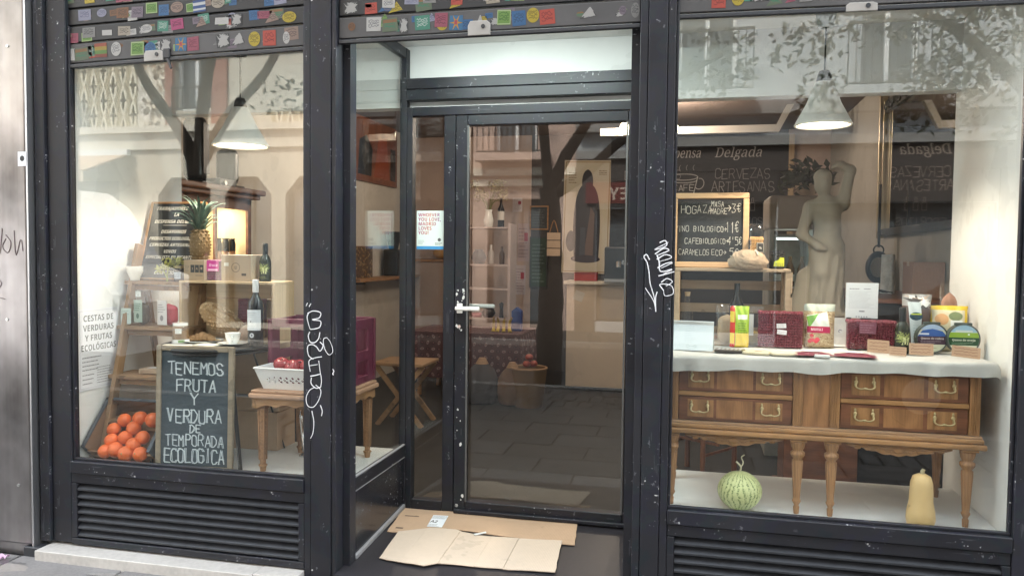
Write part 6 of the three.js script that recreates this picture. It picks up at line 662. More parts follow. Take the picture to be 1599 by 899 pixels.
{ // a striped melon and a butternut squash on the display floor
  const skin = canvasTexture(512, 256, (g, w, h) => { g.fillStyle = '#ccd096'; g.fillRect(0, 0, w, h); const r = seeded(12); for (let k = 0; k < 26; k++) { const x = (k / 26) * w; for (let y = 0; y < h; y += 3) { const n = Math.sin(y * 0.05 + k) * 5; g.fillStyle = `rgba(58,82,30,${r() < 0.62 ? 0.62 : 0.1})`; g.fillRect(x + n + (r() - 0.5) * 6, y, 3 + r() * 5, 2 + r() * 3); } } for (let k = 0; k < 3500; k++) { g.fillStyle = r() < 0.5 ? 'rgba(70,95,40,0.35)' : 'rgba(225,228,160,0.4)'; g.fillRect(r() * w, r() * h, 2, 2); } });
  skin.wrapS = THREE.RepeatWrapping; const sm = mat(0xffffff, { rough: 0.45 }); sm.map = skin;
  const t = thing('melon', 'green striped round melon with dried stalk on the display floor', 'melon', [0.206, FL, -0.21]); const g = new THREE.SphereGeometry(1, 60, 40), p = g.attributes.position; for (let i = 0; i < p.count; i++) { const x = p.getX(i), y = p.getY(i), z = p.getZ(i), a = Math.atan2(z, x), k = 1 + 0.015 * Math.cos(a * 10) * (1 - y * y); p.setXYZ(i, x * k * 0.092, 0.082 + y * 0.083, z * k * 0.092); } g.computeVertexNormals(); part('rind', flat(g), sm, t); part('stalk', [tube([[0, 0.163, 0], [0.003, 0.185, 0.004], [-0.008, 0.2, 0.006], [-0.018, 0.208, 0.008]], 0.004, 12, 6), tube([[0.003, 0.185, 0.004], [0.012, 0.205, 0.004], [0.004, 0.228, 0.006], [0.016, 0.24, 0.006]], 0.0028, 14, 6)], mat([0.5, 0.47, 0.33], { rough: 0.8 }), t);
  const b = thing('butternut_squash', 'upright tan butternut squash on the display floor', 'squash', [0.91, FL, -0.15]); part('skin', lathe([[0, 0.006], [0.03, 0.0], [0.05, 0.014], [0.0555, 0.04], [0.052, 0.075], [0.045, 0.11], [0.044, 0.15], [0.042, 0.185], [0.034, 0.212], [0.015, 0.223], [0, 0.224]], 40), mat([0.66, 0.45, 0.2], { map: grain(128, 1, (u, v) => 0.86 + 0.14 * fbm(u, v, 8, 8, 5, 222) - 0.3 * (fbm(u, v, 9, 9, 3, 224) > 0.78)), rough: 0.5 }), b); part('stalk', [limb([[0, 0.22, 0], [0.002, 0.232, 0.001], [0.006, 0.242, 0.002]], 0.01, 0.007, 6, 7)], mat([0.4, 0.34, 0.2], { rough: 0.9 }), b);
}

// ================= the shop room behind =================
{ // dresser against the side wall, its upper half lit
  const t = thing('dresser', 'red brown wooden dresser with a lit glazed cupboard on the side wall', 'dresser', [-3.495, 0.1, -1.47]); // front looks along +x
  const d = 0.34, z0 = -0.47, z1 = 0.47; part('lower_case', bx(0, d, 0, 1.2, z0, z1, 0.006), M.mahogany, t); for (const [a, b] of [[-0.45, -0.01], [0.01, 0.45]]) part('cupboard_door', bx(d, d + 0.018, 0.08, 0.9, a, b, 0.006), M.walnutTall, t);
  part('upper_case', [bx(0, 0.015, 1.2, 1.8, z0, z1), bx(0, d - 0.03, 1.2, 1.8, z1 - 0.03, z1, 0.003), bx(0, d - 0.03, 1.2, 1.8, z0, z0 + 0.05, 0.003), bx(0, d - 0.03, 1.76, 1.8, z0, z1)], M.mahogany, t); part('cornice', [bx(0, d + 0.03, 1.8, 1.83, z0 - 0.03, z1 + 0.03, 0.008), bx(0, d + 0.06, 1.83, 1.87, z0 - 0.06, z1 + 0.06, 0.012)], M.mahogany, t);
  part('lining', [bx(0.016, 0.022, 1.2, 1.758, z0 + 0.052, z1 - 0.032), bx(0.0225, d - 0.03, 1.2, 1.758, z0 + 0.0505, z0 + 0.056)], mat([0.76, 0.69, 0.52], { map: G.plaster, rough: 0.8 }), t); part('glazed_door', [bx(d - 0.028, d - 0.008, 1.2, 1.76, -0.012, 0.012), bx(d - 0.028, d - 0.008, 1.2, 1.25, z0 + 0.05, z1 - 0.03), bx(d - 0.028, d - 0.008, 1.72, 1.76, z0 + 0.05, z1 - 0.03), bx(d - 0.028, d - 0.008, 1.25, 1.72, z0 + 0.05, z0 + 0.08)], M.mahogany, t); part('shelf_board', bx(0.025, d - 0.05, 1.3, 1.315, z0 + 0.052, z1 - 0.032), mat([0.5, 0.4, 0.25], { rough: 0.4 }), t);
  const tubeM = mat([0.9, 0.8, 0.6], { emissive: new THREE.Color(1, 0.78, 0.42), emissiveIntensity: 0.4 }); part('cupboard_light', bx(0.1, 0.2, 1.745, 1.757, -0.36, 0.36), tubeM, t);
  const l = new THREE.RectAreaLight(0xffe0b0, 7, 0.72, 0.1); l.position.set(-3.495 + 0.15, 0.1 + 1.742, -1.47); l.lookAt(-3.345, 0, -1.47); l.rotation.z += PI / 2; l.rotation.set(-PI / 2, 0, PI / 2); scene.add(l);
  const MILL = ['spice mill farthest from the window in the lit dresser', 'middle spice mill of the three in the lit dresser', 'spice mill nearest the window in the lit dresser']; let m; for (const [i, z] of [-0.3, -0.22, -0.13].entries()) { const p = [-3.25, 1.416, -1.47 + z - 0.02]; if (!m) { m = thing('spice_mill', MILL[0], 'spice mill', p, 0, 'spice mills in the lit dresser'); part('glass', lathe([[0, 0], [0.026, 0], [0.028, 0.06], [0.024, 0.11], [0, 0.11]], 20), mat([0.5, 0.35, 0.25], { rough: 0.1, transmission: 0.5, thickness: 0 }), m); part('grinder', lathe([[0.026, 0.11], [0.026, 0.16], [0.02, 0.19], [0.026, 0.2], [0, 0.2]], 20), M.plasticBlack, m); } else copy(m, MILL[i], p); }
  const sp = thing('hifi_speaker', 'tall black rounded speaker on top of the dresser', 'speaker', [-3.34, 1.97, -1.5]); part('cabinet', [bx(-0.08, 0.08, 0.03, 0.47, -0.055, 0.055, 0.05)], M.plasticBlack, sp); part('foot', bx(-0.1, 0.1, 0, 0.03, -0.07, 0.07, 0.008), M.blackMetal, sp); part('grille', bx(0.08, 0.086, 0.08, 0.42, -0.035, 0.035, 0.003), M.slatBlack, sp);
  const s2 = thing('hifi_speaker', 'shorter black rounded speaker at the far end of the dresser', 'speaker', [-3.34, 1.97, -1.88]); part('cabinet', bx(-0.08, 0.08, 0.03, 0.3, -0.055, 0.055, 0.05), M.plasticBlack, s2); part('foot', bx(-0.1, 0.1, 0, 0.03, -0.07, 0.07, 0.008), M.blackMetal, s2);
  const am = thing('audio_amplifier', 'flat black amplifier with a blue light between the speakers', 'amplifier', [-3.34, 1.97, -1.69]); part('case', bx(-0.13, 0.13, 0, 0.06, -0.105, 0.105, 0.006), M.blackMetal, am); part('knob', moved(cyl(0.016, 0.016, 0.012), 0.13, 0.03, 0.05, 0, 0, -PI / 2), M.tinMetal, am);
}
{ // painting and shelf further along the side wall
  const p = thing('painting', 'orange and dark abstract painting in a thin frame high on the side wall', 'painting', [-3.495, 2.3, -4.95]), c = canvasTexture(256, 256, (g, w, h) => { g.fillStyle = '#7a4a33'; g.fillRect(0, 0, w, h); const r = seeded(33); for (let k = 0; k < 60; k++) { g.fillStyle = ['#8f5236', '#5f3526', '#a0674a', '#6f4433'][k % 4]; g.globalAlpha = 0.35; g.fillRect(r() * w, r() * h, 20 + r() * 60, 20 + r() * 60); } g.globalAlpha = 1; g.fillStyle = '#1d2226'; g.beginPath(); g.moveTo(20, 240); g.lineTo(30, 130); g.lineTo(70, 110); g.lineTo(104, 150); g.lineTo(96, 240); g.fill(); g.fillStyle = '#96492c'; g.beginPath(); g.moveTo(110, 240); g.lineTo(140, 110); g.lineTo(190, 100); g.lineTo(210, 240); g.fill(); g.fillStyle = '#2a1c18'; g.fillRect(214, 130, 34, 110); });
  const m = mat(0xffffff, { rough: 0.6 }); m.map = c; part('canvas', moved(flat(new THREE.PlaneGeometry(1.2, 0.85)), 0.032, 0.42, 0, 0, PI / 2), m, p); part('frame', [bx(0, 0.03, -0.02, 0.86, -0.62, 0.62)], M.mahogany, p);
  const s = thing('wall_shelf', 'long wooden wall shelf under the painting', 'shelf', [-3.497, 1.22, -4.95]); part('board', bx(0, 0.24, 0, 0.035, -0.9, 0.9, 0.004), M.oak, s); part('bracket', [bx(0, 0.2, -0.03, -0.001, -0.7, -0.68), bx(0, 0.2, -0.03, -0.001, 0.68, 0.7)], M.blackMetal, s);
  const pr = thing('framed_print', 'square brown printed picture standing on the wall shelf', 'picture', [-3.4, 1.256, -4.45]); part('panel', moved(print(0.45, 0.32, cell(120, 90, (g, w, h) => { g.fillStyle = '#5b4630'; g.fillRect(0, 0, w, h); const r = seeded(14); for (let k = 0; k < 120; k++) { g.fillStyle = ['#8c6b44', '#3d2c1e', '#a08a63'][k % 3]; g.fillRect(r() * w, r() * h, 6, 5); } })), 0.008, 0.16, 0, 0, PI / 2), M_print, pr); part('frame', bx(-0.008, 0.006, 0, 0.33, -0.23, 0.23), M.mahogany, pr);
  const dm = thing('coffee_grinder', 'black coffee grinder standing on the wall shelf', 'grinder', [-3.36, 1.256, -5.2]); part('body', bx(-0.09, 0.09, 0, 0.3, -0.1, 0.1, 0.02), M.plasticBlack, dm); part('hopper', cyl(0.05, 0.1, 0.2, 0, 0.3, 0), M.blackMetal, dm);
  const sq = thing('butternut_squash', 'small orange gourd at the far end of the wall shelf', 'squash', [-3.02, 1.45, -5.9]); part('skin', lathe([[0, 0], [0.06, 0.01], [0.1, 0.06], [0.08, 0.13], [0.05, 0.2], [0.04, 0.27], [0, 0.29]], 28), mat([0.55, 0.3, 0.09], { rough: 0.5 }), sq); part('stalk', cyl(0.012, 0.01, 0.03, 0, 0.285, 0, 8), M.ladderWood, sq);
  const cs = thing('back_cupboard', 'plain rose painted cupboard against the rose back wall', 'cupboard', [-3.2, 0.1, -5.95]); part('case', bx(-0.28, 0.32, 0, 1.31, -0.23, 0.15, 0.006), mat([0.5, 0.38, 0.32], { map: G.plaster, rough: 0.7 }), cs); part('cupboard_top', bx(-0.3, 0.34, 1.311, 1.345, -0.24, 0.17, 0.005), M.oak, cs);
}
{ // white shelf unit seen through the door, with flowers, bottles and small goods
  const x0 = -2.58, x1 = -2.04, z = -5.5, t = thing('shelf_unit', 'tall open white shelf unit seen through the door', 'shelf', [0, 0.1, z]), wm = mat([0.62, 0.5, 0.47], { map: G.plaster, rough: 0.7 });
  for (const x of [x0, x1]) part('upright', bx(x - 0.015, x + 0.015, 0, 1.76, -0.16, 0.16, 0.003), wm, t); [0.1, 0.4, 0.69, 1.03, 1.3, 1.72].forEach((y) => part('board', bx(x0 + 0.016, x1 - 0.016, y - 0.02, y, -0.16, 0.16, 0.003), wm, t));
  const yT = 1.822; const v = thing('flower_vase', 'vase of dried cream flowers on the white shelf unit', 'flowers', [-2.32, yT, z]); part('vase', lathe([[0, 0], [0.05, 0], [0.06, 0.08], [0.035, 0.17], [0.045, 0.2]], 24), M.ceramic, v); part('stem', [...Array(14)].map((_, k) => limb([[0, 0.1, 0], [Math.cos(k) * 0.05, 0.28, Math.sin(k) * 0.05], [Math.cos(k) * 0.17, 0.4 + 0.08 * Math.sin(k * 3), Math.sin(k) * 0.12]], 0.004, 0.002, 6, 5)), mat([0.2, 0.22, 0.1], {}), v); part('blossom', leaves([...Array(14)].map((_, k) => [Math.cos(k) * 0.17, 0.42 + 0.08 * Math.sin(k * 3), Math.sin(k) * 0.12, 0.05, 40]), 0.016), mat([0.5, 0.42, 0.28], { rough: 0.8, side: THREE.DoubleSide }), v);
  const wb = thing('wine_bottle', 'dark wine bottle with cream label on the white shelf unit', 'bottle', [-2.17, yT, z + 0.02]); part('glass', lathe([[0, 0], [0.037, 0], [0.038, 0.2], [0.015, 0.26], [0.014, 0.33], [0, 0.33]], 24), mat([0.02, 0.015, 0.015], { rough: 0.1 }), wb); part('label', moved(cyl(0.0388, 0.0388, 0.1), 0, 0.08, 0), mat([0.6, 0.55, 0.5], { rough: 0.7 }), wb);
  const goods = [['ceramic_pot', 'round blue ceramic pot on the second shelf of the unit', 'pot', -2.42, 1.4, [[0, 0], [0.06, 0], [0.09, 0.07], [0.07, 0.13], [0.05, 0.15], [0.05, 0.17], [0, 0.17]], [0.06, 0.08, 0.1]], ['white_bottle', 'slim white bottle on the second shelf of the unit', 'bottle', -2.28, 1.4, [[0, 0], [0.035, 0], [0.035, 0.13], [0.015, 0.17], [0.015, 0.22], [0, 0.22]], [0.6, 0.56, 0.55]], ['brown_bottle', 'brown bottle beside the white one on the second shelf', 'bottle', -2.15, 1.4, [[0, 0], [0.03, 0], [0.03, 0.12], [0.012, 0.16], [0.012, 0.2], [0, 0.2]], [0.14, 0.07, 0.03]], ['red_tin', 'low red tin on the third shelf of the unit', 'tin', -2.44, 0.79, [[0, 0], [0.06, 0], [0.06, 0.05], [0, 0.05]], [0.4, 0.05, 0.08]], ['dark_teapot', 'dark squat teapot on the third shelf of the unit', 'teapot', -2.3, 0.79, [[0, 0], [0.05, 0], [0.08, 0.05], [0.06, 0.1], [0.02, 0.12], [0, 0.14]], [0.03, 0.03, 0.035]], ['pepper_pot', 'thin dark pepper pot on the third shelf of the unit', 'pot', -2.15, 0.79, [[0, 0], [0.025, 0], [0.02, 0.1], [0.025, 0.16], [0, 0.18]], [0.05, 0.03, 0.02]]];
  for (const [n, l, c, x, y, prof, col] of goods) one(n, lathe(prof, 24), mat(col, { rough: 0.3 }), l, c, [x, y + 0.002, z + 0.04]);
  for (const [l, x, y, w, h, c] of [['upper white paper notice pinned behind the shelf unit', -2.14, 2.12, 0.12, 0.17, '#c9bfc0'], ['magazine page with red print pinned behind the shelf unit', -2.06, 1.66, 0.14, 0.46, '#b9a5a8'], ['lower white paper notice pinned behind the shelf unit', -2.1, 1.2, 0.14, 0.36, '#bcb0b6']]) one('paper_notice', moved(print(w, h, cell(60, 120, (g, cw, ch) => { g.fillStyle = c; g.fillRect(0, 0, cw, ch); textLines(g, 6, 54, 10, 110, 9, '#8d7f86', 3); g.fillStyle = '#9c3d50'; g.fillRect(34, 30, 18, 26); })), 0, 0, 0), M_print, l, 'notice', [x, y, backZ + 0.004]);
}
{ // table with patterned cloth, bananas and sacks in front
  const pat = canvasTexture(256, 256, (g, w, h) => { g.fillStyle = '#573a3c'; g.fillRect(0, 0, w, h); for (let i = 0; i < 8; i++) for (let j = 0; j < 8; j++) { g.fillStyle = (i + j) % 2 ? '#8f7b77' : '#432d30'; g.beginPath(); g.ellipse(i * 32 + 16, j * 32 + 16, 11, 7, j, 0, 7); g.fill(); g.fillStyle = '#7d5052'; g.beginPath(); g.arc(i * 32 + 16, j * 32 + 16, 4, 0, 7); g.fill(); } });
  pat.wrapS = pat.wrapT = THREE.RepeatWrapping; pat.repeat.set(2, 2); const m = mat(0xffffff, { rough: 0.9, side: THREE.DoubleSide }); m.map = pat;
  const t = thing('cloth_table', 'table covered with a red patterned cloth inside the door', 'table', [-2.18, 0.1, -4.5]); for (const [x, z] of [[-0.5, -0.3], [0.45, -0.3], [-0.5, 0.3], [0.45, 0.3]]) part('leg', bx(x - 0.02, x + 0.02, 0, 0.61, z - 0.02, z + 0.02, 0.004), M.oakTall, t); part('table_top', bx(-0.58, 0.53, 0.61, 0.64, -0.36, 0.36), M.oak, t);
  part('cloth', [sheet(1.2, 0.8, 30, 16, (s, u) => [lerp(-0.6, 0.55, s), 0.645 + 0.002 * Math.sin(s * 20), lerp(0.38, -0.38, u)]), sheet(1.2, 0.45, 40, 8, (s, u) => [lerp(-0.6, 0.55, s), 0.645 - 0.45 * (1 - u), 0.38 + 0.02 * Math.sin(s * 30) * (1 - u)]), sheet(0.8, 0.45, 24, 8, (s, u) => [0.55 + 0.02 * Math.sin(s * 20) * (1 - u), 0.645 - 0.45 * (1 - u), lerp(0.38, -0.38, s)])], m, t);
  const BAN = ['leftmost', 'second from left', 'second from right', 'rightmost'].map((t) => t + ' of the four yellow bananas on the patterned cloth'); let b; for (let k = 0; k < 4; k++) { const p = [-1.95 + k * 0.05, 0.746, -4.35]; if (!b) { b = thing('banana', BAN[0], 'banana', p, 0, 'bananas on the patterned cloth'); part('peel', limb([[0, 0, 0.05], [0.0, 0.03, 0.02], [0, 0.09, 0.02], [0.01, 0.14, 0.06]], 0.02, 0.01, 12, 8), mat([0.55, 0.4, 0.05], { rough: 0.5 }), b); part('tip', ball(0.011, 0.01, 0.14, 0.06), M.ladderWood, b); } else copy(b, BAN[k], p, (k - 1.5) * 0.35); }
  const bk = thing('blue_carton', 'blue drink carton on the patterned table', 'carton', [-1.75, 0.746, -4.5]); part('carton', bx(-0.05, 0.05, 0, 0.2, -0.04, 0.04, 0.003), mat([0.03, 0.06, 0.25], { rough: 0.4 }), bk); part('gable', prism([[-0.05, 0.2], [0.05, 0.2], [0, 0.24]], 0.078).translate(0, 0, -0.039), mat([0.05, 0.09, 0.3], { rough: 0.4 }), bk);
  let sk; for (const [l, x, y, z, s] of [['dark bulging sack on the floor before the patterned table', -1.95, 0.1, -3.9, 0.8], ['brown bulging sack leaning on the dark sack', -1.66, 0.1, -3.92, 0.74]]) { const q = thing('produce_sack', l, 'sack', [x, y, z]); part('sacking', loafGeo(0.2, 0.3, 0.16, 900 + x * 10, 0.6).translate(0, 0.2, 0), mat(s === 0.8 ? [0.06, 0.055, 0.06] : [0.16, 0.1, 0.07], { map: G.cloth, rough: 0.95 }), q); part('tied_neck', cyl(0.08, 0.04, 0.07, 0, 0.48, 0, 12), M.ladderWood, q); q.scale.setScalar(s); }
  const TOM = ['left tomato on the wicker basket by the door', 'right tomato on the wicker basket by the door', 'topmost tomato on the wicker basket by the door']; let tm, tk = 0; for (const [x, y, z] of [[-1.52, 0.5, -3.9], [-1.46, 0.5, -3.93], [-1.5, 0.56, -3.92]]) { if (!tm) { tm = thing('tomato', TOM[tk++], 'tomato', [x, y, z], 0, 'tomatoes on the basket'); part('skin', ball(0.038, 0, 0, 0, [1, 0.85, 1]), mat([0.35, 0.07, 0.05], { rough: 0.4 }), tm); part('calyx', cyl(0.014, 0.003, 0.006, 0, 0.03, 0, 6), mat([0.1, 0.16, 0.05], {}), tm); } else copy(tm, TOM[tk++], [x, y, z]); }
  const bs = thing('wicker_basket', 'brown wicker basket under the tomatoes', 'basket', [-1.5, 0.1, -3.92]); part('weave', lathe([[0, 0], [0.13, 0], [0.17, 0.36], [0.15, 0.36], [0.12, 0.02]], 28), mat([0.2, 0.12, 0.06], { map: G.cloth, size: 0.08, bump: 0.004, rough: 0.9 }), bs); part('hoop', flat(new THREE.TorusGeometry(0.165, 0.012, 8, 32).rotateX(PI / 2).translate(0, 0.36, 0)), M.ladderWood, bs);
  const st = thing('folding_stool', 'pale wooden crossed folding stool behind the side pane', 'stool', [-2.35, 0.1, -2.95]); for (const z of [-0.16, 0.16]) { part('leg', rod([-0.2, 0, z], [0.2, 0.5, z], 0.04, 0.022), M.ladderWood, st); part('leg', rod([0.2, 0, z + 0.023], [-0.2, 0.5, z + 0.023], 0.04, 0.022), M.ladderWood, st); } part('seat', bx(-0.22, 0.22, 0.5, 0.525, -0.2, 0.22, 0.004), M.ladderWood, st);
  const bh = thing('dark_bench', 'low dark bench with a chrome foot behind the side table', 'bench', [-2.55, 0.1, -1.25]); part('seat', bx(-0.55, 0.5, 0.52, 0.66, -0.3, 0.28, 0.02), mat([0.03, 0.028, 0.03], { map: G.fine, rough: 0.6 }), bh); part('skirt', bx(-0.5, 0.46, 0.1, 0.519, -0.26, 0.2), mat([0.045, 0.04, 0.04], { map: G.fine, rough: 0.8 }), bh); for (const x of [-0.48, 0.44]) part('foot', cyl(0.03, 0.02, 0.1, x, 0, 0.16), M.chrome, bh);
  const cf = thing('chrome_stand', 'curved chrome stand foot on the display floor under the side table', 'stand', [-2.02, FL, -0.55]); part('stem', tube([[-0.05, 0.33, -0.04], [-0.045, 0.2, -0.03], [-0.02, 0.1, 0], [0.0, 0.02, 0.02]], 0.011, 20, 8), M.chrome, cf); part('glide', lathe([[0, 0], [0.03, 0], [0.028, 0.008], [0.012, 0.022], [0, 0.024]], 24).translate(0.0, 0, 0.02), M.chrome, cf);
}
{ // counter with coffee machine, dark robed figure poster, chalk boards
  const t = thing('shop_counter', 'beige fronted counter at the back of the shop', 'counter', [-0.98, 0.1, -5.2]), front = mat([0.68, 0.56, 0.43], { map: G.plaster, rough: 0.7 }); part('panel', bx(-0.33, 0.5, 0.04, 1.11, 0, 0.3, 0.004), front, t); part('worktop', bx(-0.36, 0.52, 1.111, 1.145, -0.1, 0.33, 0.005), mat([0.6, 0.54, 0.45], { rough: 0.4 }), t); part('plinth', bx(-0.3, 0.48, 0, 0.039, 0.02, 0.27), M.slatBlack, t); part('paper_note', moved(print(0.1, 0.1, cell(40, 40, (g) => { g.fillStyle = '#cfc9bf'; g.fillRect(0, 0, 40, 40); })), -0.2, 0.99, 0.302, 0, 0, -0.35), M_print, t);
  const cm = thing('coffee_machine', 'black coffee machine on the counter', 'coffee machine', [-0.79, 1.2465, -5.02]); part('body', bx(-0.13, 0.13, 0, 0.36, -0.14, 0.14, 0.02), M.plasticBlack, cm); part('group_head', cyl(0.03, 0.03, 0.06, 0.02, 0.15, 0.16), M.chrome, cm); part('drip_tray', bx(-0.12, 0.12, 0, 0.03, 0.14, 0.2), M.tinMetal, cm); part('gauge', moved(cyl(0.025, 0.025, 0.01), 0.07, 0.2, 0.14, PI / 2), M.chrome, cm);
  const rd = thing('sweet_box', 'red box of sweets at the edge of the counter', 'box', [-1.12, 1.2465, -4.98]); part('carton', bx(-0.12, 0.12, 0, 0.075, -0.05, 0.05, 0.004), mat([0.28, 0.03, 0.03], { rough: 0.5 }), rd); part('lid', bx(-0.122, 0.122, 0.0755, 0.09, -0.052, 0.052, 0.003), mat([0.2, 0.025, 0.03], { rough: 0.5 }), rd);
  const poster = canvasTexture(256, 640, (g, w, h) => { g.fillStyle = '#b9b09c'; g.fillRect(0, 0, w, h); g.strokeStyle = '#8d7348'; g.lineWidth = 4; g.strokeRect(8, 8, w - 16, h - 16); textLines(g, 24, 70, 60, 130, 5, '#6d5838', 4); textLines(g, 190, 236, 50, 80, 3, '#6d5838', 4); g.fillStyle = '#23222b'; g.beginPath(); g.moveTo(128, 50); g.bezierCurveTo(160, 60, 160, 120, 158, 140); g.bezierCurveTo(206, 180, 210, 360, 200, 560); g.lineTo(66, 560); g.bezierCurveTo(50, 380, 52, 190, 100, 140); g.bezierCurveTo(96, 110, 98, 60, 128, 50); g.fill(); g.fillStyle = '#5d4a45'; g.beginPath(); g.moveTo(150, 260); g.lineTo(172, 300); g.lineTo(170, 540); g.lineTo(120, 540); g.fill(); g.fillStyle = '#343a46'; g.fillRect(96, 380, 30, 160); g.fillStyle = '#2e3130'; g.beginPath(); g.ellipse(46, 460, 26, 60, 0, 0, 7); g.fill(); g.fillStyle = '#2a2430'; g.beginPath(); g.ellipse(130, 560, 80, 22, 0, 0, 7); g.fill(); });
  const pm = mat(0xffffff, { rough: 0.6 }); pm.map = poster; const ps = thing('wall_poster', 'tall pale ochre poster of a dark robed figure behind the counter', 'poster', [-1.3, 1.3, -6.18]); part('sheet', moved(flat(new THREE.PlaneGeometry(0.56, 1.34)), 0, 0.67, 0.008), pm, ps); part('backing', bx(-0.285, 0.285, -0.005, 1.345, -0.005, 0.005), M.cardPale, ps); ps.rotation.z = -0.02;
  const board = (name, label, x, y, w, h, bg, seed, frameM) => { const b = thing(name, label, 'chalkboard', [x, y, -6.185]); part('frame', bx(-w / 2, w / 2, -h / 2, h / 2, -0.01, 0.01), frameM, b); part('slate', moved(print(w - 0.03, h - 0.03, cell(90, 140, (g, cw, ch) => { g.fillStyle = bg; g.fillRect(0, 0, cw, ch); textLines(g, 8, 82, 14, 128, 11, 'rgba(190,200,190,0.45)', 3, seed); })), 0, 0, 0.0115), M_print, b); return b; };
  board('chalkboard', 'small framed chalkboard left of the robed figure poster', -1.865, 1.96, 0.23, 0.29, '#23262a', 3, M.oak); board('chalkboard', 'green tall chalkboard below the small framed one', -1.865, 1.42, 0.22, 0.62, '#213a2b', 6, M.slatBlack);
  const hg = thing('hanging_sign', 'cream three board sign hanging from a cord', 'sign', [-1.64, 1.5, -5.95]); part('cord', [tube([[-0.05, 0.28, 0], [0, 0.42, 0], [0.05, 0.28, 0]], 0.006, 12, 5)], M.oak, hg); for (let k = 0; k < 3; k++) part('board', bx(-0.08, 0.08, k * 0.095, 0.085 + k * 0.095, 0, 0.012, 0.003), M.kraft, hg);
}
{ // the big chalk wall behind the sideboard window
  const c = canvasTexture(1024, 870, (g, w, h) => {
    dusty(g, w, h, '#1f1d1e', 51); g.strokeStyle = g.fillStyle = 'rgba(205,200,195,0.85)'; g.font = 'italic 78px serif'; g.fillText('La Despensa', 190, 126, 340); g.fillText('Delgada', 606, 126, 270);
    const o = { color: '170,162,160', line: 4 }; chalk(g, 'CERVEZAS', 770, 196, 56, { ...o, w: 30, gap: 10, seed: 3 }); chalk(g, 'ARTESANAS', 770, 268, 58, { ...o, w: 30, gap: 10, seed: 4 }); chalk(g, 'DESAYUNOS', 250, 200, 50, { ...o, w: 28, gap: 10, seed: 5 }); chalk(g, 'VINOS', 280, 280, 50, { ...o, w: 28, gap: 10, seed: 6 });
    g.lineWidth = 5; const X = 372 + 60, Y = 240; g.strokeStyle = 'rgba(205,200,195,0.8)'; g.beginPath(); g.ellipse(X, Y, 82, 18, 0, 0, 7); g.stroke(); g.beginPath(); g.ellipse(X, Y + 20, 76, 14, 0, 0, PI); g.stroke(); g.beginPath(); g.moveTo(X - 82, Y); g.lineTo(X - 56, Y + 118); g.lineTo(X + 56, Y + 118); g.lineTo(X + 82, Y); g.stroke(); g.beginPath(); g.ellipse(X + 92, Y + 40, 26, 32, 0.3, -2, 2); g.stroke(); chalk(g, 'CAFE', X, Y + 44, 36, { color: '205,200,195', w: 24, gap: 8, line: 4, seed: 7 }); for (let k = 0; k < 4; k++) { g.beginPath(); g.moveTo(X - 60 + k * 40, Y - 40); g.quadraticCurveTo(X - 72 + k * 40, Y - 56, X - 58 + k * 40, Y - 70); g.stroke(); }
    for (let k = 0; k < 3; k++) { const x = 730 + k * 44; g.lineWidth = 3; g.strokeStyle = 'rgba(150,142,140,0.7)'; g.strokeRect(x, 392, 24, 46); g.strokeRect(x + 7, 366, 10, 26); } chalk(g, 'ESCRITOS', 760, 480, 44, { color: '130,122,122', w: 24, gap: 9, line: 3, seed: 8 });
  });
  const m = mat(0xffffff, { rough: 0.85 }); m.map = c; const t = thing('chalk_wall_board', 'very large chalk board wall lettered La Despensa Delgada with a drawn coffee cup', 'chalkboard', [0, 1.2, -6.17]); part('slate', moved(flat(new THREE.PlaneGeometry(2.0, 1.7)), 0, 0.85, 0.012), m, t); part('backing', bx(-1.0, 0.998, 0, 1.7, -0.02, 0.01), M.slatBlack, t); part('trim', bx(1.0, 1.06, -0.2, 1.7, -0.02, 0.03, 0.006), M.pineTall, t);
}
